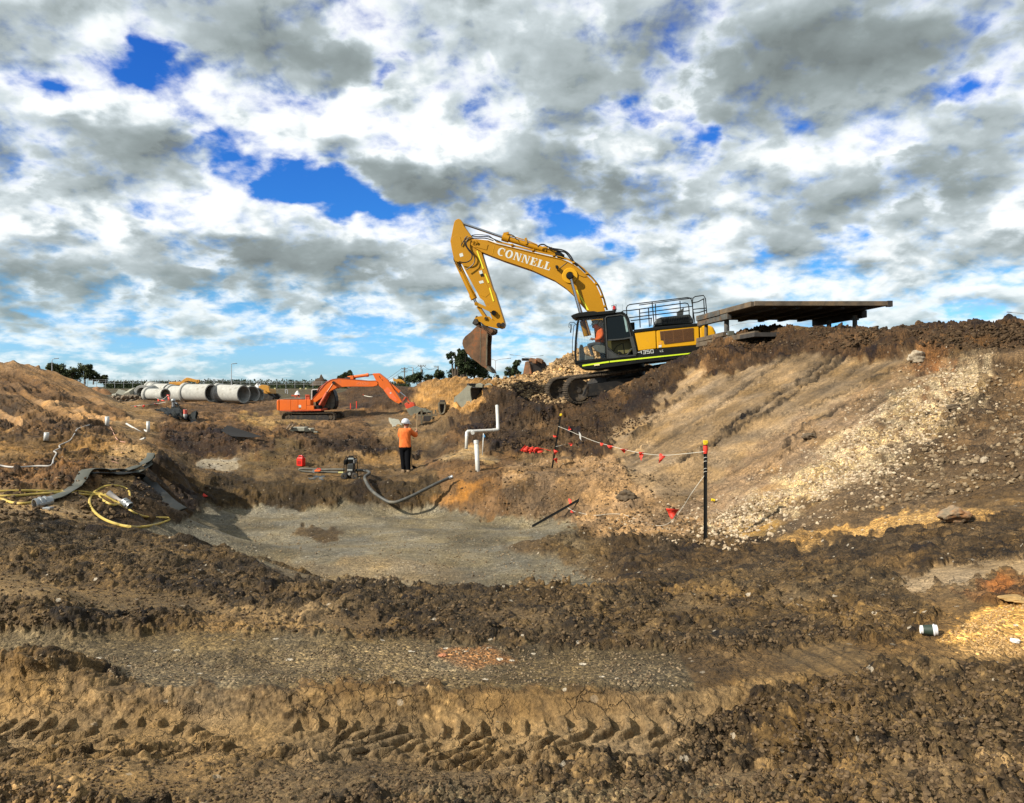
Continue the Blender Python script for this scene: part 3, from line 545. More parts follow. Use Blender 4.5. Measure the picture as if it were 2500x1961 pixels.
# ================================================================ materials for things
MATS = {}
def M(name, col, rough=.5, metal=0.0, spec=.5, var=.12, vs=6.0, bump=0.0, bs=40.0, dirt=None, damt=.35, dscale=3.0, streak=False, coat=0.0):
    """plain painted / cast / moulded stuff with tonal variation and grime of its own shape"""
    if name in MATS: return MATS[name]
    m = bpy.data.materials.new(name); m.use_nodes = True; t = NT(m.node_tree); b = t.n['Principled BSDF']
    oc = t.node('ShaderNodeTexCoord').outputs['Object']
    n = t.noise(oc, vs, 6, .62)
    c = t.mix(1.0, col, t.ramp(n, [(.2, 1-var*1.6), (.5, 1.0), (.8, 1+var*1.6)]), 'MULTIPLY')
    r = rough
    if dirt:
        v = t.vec('MULTIPLY', oc, (1, 1, .25)) if streak else oc
        dn = t.noise(v, dscale, 8, .7); dm = t.math('MULTIPLY', t.mr(dn, .62-damt*.4, .80-damt*.3), min(1, .55+damt))
        c = t.mix(dm, c, dirt); r = t.mix(dm, rough, .92, typ='FLOAT')
    c = t.mix(1.0, c, (.72, .72, .72), 'MULTIPLY'); t.put(b.inputs['Base Color'], c); t.put(b.inputs['Roughness'], r)
    b.inputs['Metallic'].default_value = metal; b.inputs['Specular IOR Level'].default_value = spec; b.inputs['Coat Weight'].default_value = coat
    if bump:
        bp = t.node('ShaderNodeBump'); bp.inputs['Strength'].default_value = bump; bp.inputs['Distance'].default_value = .01
        t.put(bp.inputs['Height'], t.noise(oc, bs, 5, .6)); t.l.new(bp.outputs[0], b.inputs['Normal'])
    MATS[name] = m; return m
MUD = (.11, .075, .042)
YEL = M('yellow_paint', (.50, .232, .001), .5, spec=.25, var=.06, vs=1.2, dirt=(.30, .14, .02), damt=.10, dscale=1.6)
YEL2 = M('yellow_bright_paint', (.72, .36, .004), .45, spec=.3, var=.05, vs=1.2, dirt=(.45, .24, .05), damt=.10)
ORA = M('orange_paint', (.80, .15, .008), .45, var=.07, vs=1.2, dirt=(.40, .12, .04), damt=.12, streak=True)
ORA2 = M('orange_dusty_paint', (.60, .085, .02), .6, var=.2, vs=4, dirt=(.22, .08, .05), damt=.4)
BLK = M('black_paint', (.006, .007, .006), .55, spec=.2, var=.3, dirt=(.05, .038, .025), damt=.08)
GRYB = M('dark_grey_trim', (.035, .038, .034), .5, var=.2, dirt=(.09, .07, .045), damt=.2)
RUB = M('black_rubber', (.02, .019, .018), .6, var=.3, dirt=(.10, .075, .045), damt=.35)
HOSEB = M('hydraulic_hose_rubber', (.012, .012, .013), .45, spec=.4)
STEEL = M('chromed_rod', (.62, .63, .64), .18, metal=1.0, var=.05)
TRK = M('muddy_track_steel', (.060, .047, .034), .75, metal=.2, var=.5, vs=7, bump=.8, bs=18, dirt=(.13, .092, .052), damt=.55, dscale=5)
TRKD = M('dark_track_frame', (.018, .016, .014), .8, var=.4, dirt=(.11, .08, .045), damt=.35, dscale=3)
RUST = M('rusty_bucket_steel', (.17, .085, .035), .7, metal=.25, var=.45, vs=2.6, bump=.5, bs=22, dirt=(.36, .11, .03), damt=.34, dscale=2.6)
BKT = M('worn_bucket_steel', (.16, .135, .085), .65, metal=.3, var=.4, vs=3.2, bump=.4, bs=25, dirt=(.10, .062, .03), damt=.35, dscale=3)
BKTG = M('grey_bucket_steel', (.21, .205, .15), .6, metal=.25, var=.25, vs=3, bump=.3, dirt=(.13, .09, .05), damt=.22)
HIVIS = M('lime_reflective_tape', (.68, .86, .02), .5, var=.04)
YTAPE = M('yellow_reflective_tape', (.86, .80, .02), .5, var=.04)
WHT = M('white_paint', (.78, .78, .74), .5, var=.06)
DECW = M('white_decal', (.66, .69, .64), .5, var=.06)
DECY = M('cream_decal_edge', (.80, .72, .34), .5, var=.06)
PVC = M('white_pvc', (.66, .655, .60), .35, var=.08, vs=9, dirt=(.30, .24, .16), damt=.22, dscale=6)
CONC = M('concrete', (.45, .445, .40), .88, var=.18, vs=3.0, bump=.35, bs=30, dirt=(.20, .165, .11), damt=.28, dscale=1.1)
CONCD = M('old_concrete', (.36, .35, .27), .9, var=.2, vs=4.0, bump=.4, bs=20, dirt=(.20, .16, .10), damt=.3)
WOODB = M('weathered_timber', (.19, .13, .075), .85, var=.4, vs=5, bump=.5, bs=25, dirt=(.07, .05, .03), damt=.35)
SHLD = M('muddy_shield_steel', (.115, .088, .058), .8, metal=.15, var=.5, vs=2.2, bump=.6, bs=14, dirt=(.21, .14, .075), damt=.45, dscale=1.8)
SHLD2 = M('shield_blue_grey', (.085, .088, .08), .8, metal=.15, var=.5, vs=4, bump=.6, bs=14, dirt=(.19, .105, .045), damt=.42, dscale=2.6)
SHADED = M('shaded_steel', (.035, .03, .026), .9, var=.5)  # dark copy of the shield steel, shade of undersides put into its colour
REDP = M('red_plastic', (.80, .022, .010), .38, var=.05)
REDF = M('red_flag_cloth', (.85, .045, .018), .65, var=.08)
ORF = M('hi_vis_orange_cloth', (.92, .19, .025), .8, var=.10, vs=7, bump=.5, bs=14, dirt=(.42, .11, .02), damt=.16, dscale=4)
ORF2 = M('bright_orange_cloth', (.98, .16, .015), .75, var=.06)
NAVY = M('dark_trousers', (.005, .0055, .007), .95, spec=.1, var=.3)
SKIN = M('skin', (.42, .20, .12), .6, var=.08)
BOOT = M('tan_boot_leather', (.26, .17, .09), .8, var=.2)
HELM = M('white_helmet', (.78, .80, .84), .28, var=.02)
HELM2 = M('grey_helmet', (.52, .52, .50), .35, var=.06)
CUPG = M('dark_green_card', (.022, .040, .026), .6)
STRW = M('white_string', (.70, .66, .55), .8)
PINK = M('pale_pink_string', (.66, .36, .25), .8)
BLUEP = M('blue_plastic', (.05, .22, .42), .5)
PLAST = M('black_plastic_sheet', (.008, .010, .008), .7, spec=.2, var=.4, dirt=(.05, .04, .025), damt=.2)
LAYF = M('grey_layflat_rubber', (.082, .088, .070), .75, var=.2, vs=5, dirt=(.20, .165, .11), damt=.28, dscale=4)
LAYD = M('dark_layflat_rubber', (.014, .016, .014), .75, spec=.25, var=.3, dirt=(.07, .055, .035), damt=.25, dscale=5)
YHOSE = M('yellow_air_hose', (.60, .43, .085), .6, var=.14, vs=3, dirt=(.40, .28, .12), damt=.14, dscale=3)
GALV = M('galvanised_fitting', (.40, .42, .42), .42, metal=.6, var=.12)
GALP = M('galvanised_pole', (.42, .43, .44), .6, var=.08)
POLEW = M('pole_timber', (.17, .145, .115), .9, var=.2)
LENSR = M('red_beacon_lens', (.55, .02, .012), .15, spec=.8)
BRN = M('brown_grille', (.075, .030, .012), .6, var=.1)
KHAK = M('khaki_console', (.17, .17, .11), .6, var=.1)
SEATG = M('grey_moulding', (.16, .165, .14), .55, var=.12)
OLV = M('olive_interior', (.12, .105, .02), .6, var=.15)
JEAN = M('grey_work_trousers', (.075, .085, .095), .85, var=.2)
MUDM = M('caked_mud', (.12, .085, .048), .9, var=.35, vs=9, bump=.9, bs=22)
ROCKP = M('pale_rock', (.40, .33, .23), .9, var=.35, vs=12, bump=.8, bs=40, dirt=(.20, .13, .07), damt=.35, dscale=9)
ROCKO = M('ochre_rock', (.33, .20, .10), .9, var=.4, vs=8, bump=.8, bs=30, dirt=(.12, .08, .045), damt=.4, dscale=6)
def glass_mat():
    m = bpy.data.materials.new('cab_glass'); m.use_nodes = True; t = NT(m.node_tree); t.n.clear()
    tr = t.node('ShaderNodeBsdfTransparent'); tr.inputs[0].default_value = (.98, .99, .98, 1)
    gl = t.node('ShaderNodeBsdfGlossy'); gl.inputs['Roughness'].default_value = .03
    fr = t.node('ShaderNodeFresnel'); fr.inputs[0].default_value = 1.45
    mx = t.node('ShaderNodeMixShader'); t.put(mx.inputs[0], t.math('MULTIPLY', fr.outputs[0], .5)); t.l.new(tr.outputs[0], mx.inputs[1]); t.l.new(gl.outputs[0], mx.inputs[2])
    o = t.node('ShaderNodeOutputMaterial'); t.l.new(mx.outputs[0], o.inputs[0]); return m
GLASS = glass_mat()

# ================================================================ mesh builder
class MB:
    def __init__(s): s.v = []; s.f = []
    def add(s, V, Fc):
        n = len(s.v); s.v += [Vector(v) for v in V]; s.f += [tuple(i+n for i in f) for f in Fc]; return s
    def box(s, c, d, rot=None):
        c = Vector(c); x, y, z = d[0]/2, d[1]/2, d[2]/2
        V = [Vector((sx*x, sy*y, sz*z)) for sz in (-1, 1) for sy in (-1, 1) for sx in (-1, 1)]
        if rot is not None: V = [rot @ v for v in V]
        return s.add([c+v for v in V], [(0,2,3,1),(4,5,7,6),(0,1,5,4),(2,6,7,3),(0,4,6,2),(1,3,7,5)])
    def beam(s, a, b, w, h, up=(0, 0, 1)):
        a = Vector(a); b = Vector(b); d = (b-a).normalized(); up = Vector(up); sd_ = d.cross(up)
        if sd_.length < 1e-4: sd_ = d.cross(Vector((0, 1, 0)))
        sd_.normalize(); u2 = sd_.cross(d).normalized()
        V = [p+sd_*(i*w/2)+u2*(j*h/2) for p in (a, b) for i, j in ((-1,-1),(1,-1),(1,1),(-1,1))]
        return s.add(V, [(0,3,2,1),(4,5,6,7),(0,1,5,4),(1,2,6,5),(2,3,7,6),(3,0,4,7)])
    def prism(s, pts, v0, v1, ax=1, taper=0.0):
        """pts: (u,w) outline in the side plane, extruded over v0..v1"""
        n = len(pts); A = []
        cu = sum(p[0] for p in pts)/n; cw = sum(p[1] for p in pts)/n
        for v, k in ((v0, 0), (v1, taper)):
            for (u, w) in pts: A.append((u+(cu-u)*k, v, w+(cw-w)*k))
        area = sum(pts[i][0]*pts[(i+1) % n][1]-pts[(i+1) % n][0]*pts[i][1] for i in range(n))
        fc = [tuple(range(n)), tuple(range(2*n-1, n-1, -1))]+[(i, i+n, (i+1) % n+n, (i+1) % n) for i in range(n)]
        if area < 0: fc = [tuple(reversed(f)) for f in fc]
        return s.add(A, fc)
    def tube(s, path, r, seg=8, closed=False, flat=None, cap=True, up=None):
        path = [Vector(p) for p in path]; n = len(path); rs = r if isinstance(r, (list, tuple)) else [r]*n
        V = []; prev = None
        for i, p in enumerate(path):
            a = path[i-1] if (i > 0 or closed) else p; b = path[(i+1) % n] if (i < n-1 or closed) else p
            d = (b-a); d = d.normalized() if d.length > 1e-9 else Vector((0, 0, 1))
            if up is not None: nrm = Vector(up)-d*Vector(up).dot(d)
            elif prev is None: nrm = d.orthogonal()
            else: nrm = prev-d*prev.dot(d)
            if nrm.length < 1e-6: nrm = d.orthogonal()
            nrm.normalize(); prev = nrm; bn = d.cross(nrm)
            for k in range(seg):
                th = 2*math.pi*k/seg; fx, fy = flat if flat else (1, 1)
                V.append(p+nrm*(math.cos(th)*rs[i]*fx)+bn*(math.sin(th)*rs[i]*fy))
        fc = []
        for i in range(n if closed else n-1):
            for k in range(seg):
                a = i*seg+k; b = i*seg+(k+1) % seg; c = ((i+1) % n)*seg+(k+1) % seg; d = ((i+1) % n)*seg+k; fc.append((a, b, c, d))
        if cap and not closed: fc += [tuple(range(seg-1, -1, -1)), tuple((n-1)*seg+k for k in range(seg))]
        return s.add(V, fc)
    def cyl(s, a, b, r, r2=None, seg=14): return s.tube([a, b], [r, r if r2 is None else r2], seg)
    def lathe(s, prof, o=(0,0,0), axis=(0,0,1), seg=20, inner=False):
        """prof: (r, h) pairs along axis, open ends"""
        o = Vector(o); ax = Vector(axis).normalized(); e1 = ax.orthogonal().normalized(); e2 = ax.cross(e1); V = []; n = len(prof)
        for r, h in prof:
            for k in range(seg): th = 2*math.pi*k/seg; V.append(o+ax*h+(e1*math.cos(th)+e2*math.sin(th))*r)
        fc = [(i*seg+k, i*seg+(k+1) % seg, (i+1)*seg+(k+1) % seg, (i+1)*seg+k) for i in range(n-1) for k in range(seg)]
        return s.add(V, fc)
    def ball(s, c, r, seg=12, rings=8, sc=(1,1,1), rot=None):
        c = Vector(c); V = []
        for i in range(rings+1):
            ph = math.pi*i/rings
            for k in range(seg):
                th = 2*math.pi*k/seg; v = Vector((math.sin(ph)*math.cos(th)*r*sc[0], math.sin(ph)*math.sin(th)*r*sc[1], math.cos(ph)*r*sc[2]))
                V.append(c+(rot @ v if rot else v))
        fc = [(i*seg+k, (i+1)*seg+k, (i+1)*seg+(k+1) % seg, i*seg+(k+1) % seg) for i in range(rings) for k in range(seg)]
        return s.add(V, fc)
    def build(s, name, mat, parent=None, smooth=False, bevel=0.0, label=None, kind=None, bseg=2):
        me = bpy.data.meshes.new(name); me.from_pydata([tuple(v) for v in s.v], [], s.f); me.update(); me.validate()
        if smooth: me.shade_smooth()
        for m_ in (mat if isinstance(mat, (list, tuple)) else [mat]): me.materials.append(m_)
        o = bpy.data.objects.new(name, me); COL.objects.link(o)
        if bevel:
            b = o.modifiers.new('bevel', 'BEVEL'); b.width = bevel; b.segments = bseg; b.limit_method = 'ANGLE'; b.angle_limit = math.radians(35)
            if not smooth: me.shade_smooth()
            w = o.modifiers.new('wn', 'WEIGHTED_NORMAL'); w.keep_sharp = True
        elif smooth:
            e = o.modifiers.new('split', 'EDGE_SPLIT'); e.split_angle = math.radians(42)
        if parent is not None: o.parent = parent
        if label: o['label'] = label
        if kind: o['kind'] = kind
        return o
def thing(name, label, cat, loc=(0, 0, 0), rz=0.0, group=None, mat=None):
    o = bpy.data.objects.new(name, None); COL.objects.link(o); o.empty_display_size = .2
    if mat is not None: o.matrix_world = mat
    else: o.location = loc; o.rotation_euler = (0, 0, rz)
    return tag(o, label, cat, group)
def copy_tree(o, parent=None):
    c = o.copy(); COL.objects.link(c)
    if parent is not None: c.parent = parent
    for ch in list(o.children): copy_tree(ch, c)
    return c
def spline(pts, n=8, closed=False):
    """Catmull-Rom through the points"""
    pts = [Vector(p) for p in pts]; out = []; m = len(pts)
    for i in range(m if closed else m-1):
        g = lambda k: pts[k % m] if closed else pts[max(0, min(m-1, k))]
        p0, p1, p2, p3 = g(i-1), g(i), g(i+1), g(i+2)
        for j in range(n):
            t = j/n; out.append(.5*((2*p1)+(p2-p0)*t+(2*p0-5*p1+4*p2-p3)*t*t+(3*p1-p0-3*p2+p3)*t**3))
    if not closed: out.append(pts[-1])
    return out
def rock(c, r, seed, sq=(1, 1, .75), sub=2, jag=.28):
    """an angular stone"""
    import bmesh as bm_
    b = bm_.new(); bm_.ops.create_icosphere(b, subdivisions=sub, radius=1.0); rn = random.Random(seed)
    pl = [(Vector((rn.uniform(-1,1), rn.uniform(-1,1), rn.uniform(-1,1))).normalized(), rn.uniform(.62, .95)) for _ in range(9)]
    V = []
    for v in b.verts:
        p = v.co.copy()
        for n, d in pl:
            k = p.dot(n)-d
            if k > 0: p -= n*k
        p *= 1+jag*.5*mnoise.noise(p*2.2+Vector((seed*3.1, 0, 0)))
        V.append(Vector((p.x*r*sq[0], p.y*r*sq[1], p.z*r*sq[2]))+Vector(c))
    Fc = [tuple(x.index for x in f.verts) for f in b.faces]; b.free(); return V, Fc
class Frame:
    """local frame of a machine seen from the side: u runs to the right of the picture, v away from it, w up"""
    def __init__(s, px, py, Y, yaw, pitch):
        s.O = P(px, py, Y); s.R = Matrix.Rotation(math.radians(yaw), 3, 'Z') @ Matrix.Rotation(math.radians(-pitch), 3, 'Y')
        s.M = Matrix.Translation(s.O) @ s.R.to_4x4(); s.RT = s.R.transposed()
        s.c = s.RT @ (-s.O)                                     # camera in local coordinates
    def L(s, px, py, v=0.0):
        d = s.RT @ Vector(((px-CX)/F, 1.0, (HZ-py)/F)); k = (v-s.c.y)/d.y; p = s.c+d*k
        return (p.x, p.z)
    def L3(s, px, py, v=0.0): u, w = s.L(px, py, v); return Vector((u, v, w))
    def poly(s, pts, v=0.0): return [s.L(x, y, v) for x, y in pts]
def xf(mb, Mx): mb.v = [Mx @ v for v in mb.v]; return mb
def qbar(mb, Fr, p, q, wpx, v0, v1):
    """a flat bar between two sighted points, wpx wide across the picture plane, from v0 to v1"""
    dx, dy = q[0]-p[0], q[1]-p[1]; l = math.hypot(dx, dy) or 1; nx, ny = -dy/l*wpx/2, dx/l*wpx/2
    return mb.prism(Fr.poly([(p[0]+nx, p[1]+ny), (q[0]+nx, q[1]+ny), (q[0]-nx, q[1]-ny), (p[0]-nx, p[1]-ny)], v0), v0, v1)
def qpath(mb, Fr, pts, wpx, v0, v1):
    for a, b in zip(pts, pts[1:]): qbar(mb, Fr, a, b, wpx, v0, v1)
    return mb
def plate(Fr, pts, v0, v1, name, mat, par, vt=None, bevel=.012, **kw):
    return MB().prism(Fr.poly(pts, v0 if vt is None else vt), v0, v1).build(name, mat, par, bevel=bevel, **kw)
def ptube(mb, Fr, pts, v, rpx_m, seg=8, n=0):
    p = [Fr.L3(x, y, v) for x, y in pts]; p = spline(p, n) if n else p
    return mb.tube(p, rpx_m, seg)
# ---- stroke letters for small markings
GL = {'H': [[(0,0),(0,1)],[(.7,0),(.7,1)],[(0,.5),(.7,.5)]], 'I': [[(.1,0),(.1,1)]], 'T': [[(.35,0),(.35,1)],[(0,1),(.7,1)]], 'A': [[(0,0),(.35,1)],[(.35,1),(.7,0)],[(.15,.38),(.55,.38)]],
 'C': [[(.7,1),(0,1)],[(0,1),(0,0)],[(0,0),(.7,0)]], '3': [[(0,1),(.75,1)],[(.75,1),(.75,0)],[(.75,0),(0,0)],[(.15,.52),(.75,.52)]], '5': [[(.75,1),(0,1)],[(0,1),(0,.52)],[(0,.52),(.75,.52)],[(.75,.52),(.75,0)],[(.75,0),(0,0)]],
 '0': [[(0,0),(0,1)],[(0,1),(.75,1)],[(.75,1),(.75,0)],[(.75,0),(0,0)]], 'L': [[(0,1),(0,0)],[(0,0),(.65,0)]], 'Z': [[(0,1),(.7,1)],[(.7,1),(0,0)],[(0,0),(.7,0)]]}
def strokes(mb, txt, o, eu, ew, v, h, gap=.28, th=.16):
    """letters lying in the side plane: o = (u,w) start, eu/ew = unit directions"""
    x = 0.0; k = 0
    for ch in txt:
        if ch == ' ': x += .5; continue
        wmax = max(p[0] for s_ in GL[ch] for p in s_)
        for a, b in GL[ch]:
            A = [o[i]+eu[i]*(x+a[0])*h+ew[i]*a[1]*h for i in (0, 1)]; B = [o[i]+eu[i]*(x+b[0])*h+ew[i]*b[1]*h for i in (0, 1)]
            d = (B[0]-A[0], B[1]-A[1]); l = math.hypot(*d); d = (d[0]/l*th*h/2, d[1]/l*th*h/2); n = (-d[1], d[0]); k += 1
            mb.prism([(A[0]-d[0]+n[0], A[1]-d[1]+n[1]), (B[0]+d[0]+n[0], B[1]+d[1]+n[1]), (B[0]+d[0]-n[0], B[1]+d[1]-n[1]), (A[0]-d[0]-n[0], A[1]-d[1]-n[1])], v-.0006*(k % 4), v+.004)
        x += wmax+gap
    return mb
def arc(cx, cy, rx, ry, a0, a1, n=16): return [(cx+rx*math.cos(math.radians(a0+(a1-a0)*i/n)), cy+ry*math.sin(math.radians(a0+(a1-a0)*i/n))) for i in range(n+1)]
def serif_word(word, o, eu, ew, v, h, mats, par):
    """slab serif capitals, each letter's strokes as closed outlines"""
    def shapes(c):
        if c == 'O': return [('ring', arc(.5, .5, .5, .53, 0, 360, 28)[:-1], arc(.5, .5, .22, .42, 0, 360, 28)[:-1])], 1.0
        if c == 'C':
            return [('poly', arc(.5, .5, .5, .53, 48, 312, 22)+list(reversed(arc(.52, .5, .24, .42, 58, 302, 22)))), ('poly', [(.80,.62),(.88,.62),(.88,1.0),(.80,.93)])], .92
        if c == 'N': return [('poly', [(0,0),(.32,0),(.32,.07),(0,.07)]), ('poly', [(.10,.06),(.21,.06),(.21,.94),(.10,.94)]), ('poly', [(0,.93),(.34,.93),(.34,1),(0,1)]), ('poly', [(.12,1),(.40,1),(.90,0),(.70,0)]), ('poly', [(.79,.02),(.90,.02),(.90,.94),(.79,.94)]), ('poly', [(.68,.93),(1,.93),(1,1),(.68,1)])], 1.0
        if c == 'E': return [('poly', [(0,0),(.84,0),(.84,.10),(0,.10)]), ('poly', [(.10,.09),(.36,.09),(.36,.91),(.10,.91)]), ('poly', [(0,.90),(.80,.90),(.80,1),(0,1)]), ('poly', [(.34,.46),(.58,.46),(.58,.56),(.34,.56)]), ('poly', [(.52,.34),(.60,.34),(.60,.68),(.52,.68)]), ('poly', [(.74,.05),(.84,.05),(.84,.34),(.78,.34)]), ('poly', [(.70,.95),(.80,.95),(.80,.70),(.74,.70)])], .84
        if c == 'L': return [('poly', [(0,0),(.80,0),(.80,.10),(0,.10)]), ('poly', [(.10,.09),(.36,.09),(.36,.91),(.10,.91)]), ('poly', [(0,.90),(.46,.90),(.46,1),(0,1)]), ('poly', [(.70,.05),(.80,.05),(.80,.38),(.74,.38)])], .80
    x = 0.0
    for ch in word:
        sh, wd = shapes(ch); 
        for grow, vv, mt, nm in ((.0, v, mats[0], 'letter'),):
            mb = MB(); k = 0
            tr = lambda p: (o[0]+eu[0]*(x+p[0])*h+ew[0]*p[1]*h, o[1]+eu[1]*(x+p[0])*h+ew[1]*p[1]*h)
            for s_ in sh:
                k += 1; va = vv-.0007*k
                if s_[0] == 'poly':
                    P_ = [tr(p) for p in s_[1]]
                    if len(P_) > 10:          # a band: build as quads so that the concave outline stays clean
                        m = len(P_)//2; A = P_[:m]; B = list(reversed(P_[m:]))
                        V = [(a[0], va, a[1]) for a in A]+[(b[0], va, b[1]) for b in B]; mb.add(V, [(i, i+1, m+i+1, m+i) for i in range(m-1)])
                    else: mb.prism(P_, va, vv+.004)
                else:
                    A = [tr(p) for p in s_[1]]; B = [tr(p) for p in s_[2]]; m = len(A)
                    mb.add([(a[0], va, a[1]) for a in A]+[(b[0], va, b[1]) for b in B], [(i, (i+1) % m, m+(i+1) % m, m+i) for i in range(m)])
            mb.build(nm, mt, par)
        x += wd+.14

def track(par, inv, T, length, rad, width, v0, shoes, name='track', seed=1, mud=True):
    """endless track: shoe belt, frame, rollers, idler and sprocket"""
    Mx = inv @ T.M
    n = shoes; per = 2*length+2*math.pi*rad; belt = MB(); rn = random.Random(seed)
    def pos(s):
        s %= per
        if s < length: return (s, rad - .03*math.sin(math.pi*s/length)), (1, 0)
        s -= length
        if s < math.pi*rad: a = math.pi/2-s/rad; return (length+rad*math.cos(a), rad*math.sin(a)), (math.sin(a), -math.cos(a))
        s -= math.pi*rad
        if s < length: return (length-s, -rad), (-1, 0)
        s -= length; a = -math.pi/2-s/rad; return (rad*math.cos(a), rad*math.sin(a)), (math.sin(a), -math.cos(a))
    pl = per/n
    for i in range(n):
        (u, w), (du, dw) = pos(i*pl); nu, nw = -dw, du; j = rn.uniform(-.006, .006)
        c = Vector((u+nu*(-.02+j), v0+width/2, w+nw*(-.02+j))); R = Matrix(((du, 0, nu), (0, 1, 0), (dw, 0, nw)))
        belt.box(c, (pl*.90, width, .035), R)
        for o_ in (-.3, 0, .3): belt.box(c+R @ Vector((o_*pl, 0, .035)), (.02, width, .045), R)
        belt.box(c+R @ Vector((0, -width*.12, -.06)), (pl*.8, .05, .09), R); belt.box(c+R @ Vector((0, width*.12, -.06)), (pl*.8, .05, .09), R)
    tr = xf(belt, Mx).build(name, TRK, par)
    fr = MB(); fr.prism([(.12, -.20), (.35, .16), (length-.3, .18), (length-.05, -.05), (length-.2, -.30), (.2, -.32)], v0+.10, v0+width-.10)
    xf(fr, Mx).build('track_frame', TRKD, tr, bevel=.03)
    for u in np.linspace(.55, length-.6, 7):
        xf(MB().cyl((u, v0+.12, -rad+.17), (u, v0+width-.12, -rad+.17), .11, seg=14), Mx).build('roller', TRKD, tr, smooth=True)
    for u in (length*.33, length*.68):
        xf(MB().cyl((u, v0+.16, rad-.13), (u, v0+width-.16, rad-.13), .07, seg=12), Mx).build('carrier_roller', TRKD, tr, smooth=True)
    xf(MB().lathe([(0, 0), (.10, 0), (.12, .03), (rad*.55, .03), (rad*.62, 0), (rad*.86, 0), (rad*.86, width-.2), (0, width-.2)], (0, v0+.1, 0), (0, 1, 0), 24), Mx).build('idler', TRK, tr, smooth=True)
    sp = MB().lathe([(0, 0), (.16, 0), (.18, .05), (rad*.6, .05), (rad*.8, .02), (rad*.8, width-.25), (0, width-.25)], (length, v0+.1, 0), (0, 1, 0), 24)
    for k in range(18): a = k*math.pi/9; sp.box((length+rad*.83*math.cos(a), v0+width/2, rad*.83*math.sin(a)), (.07, .07, .07), Matrix.Rotation(-a, 3, 'Y'))
    xf(sp, Mx).build('sprocket', TRK, tr)
    return tr

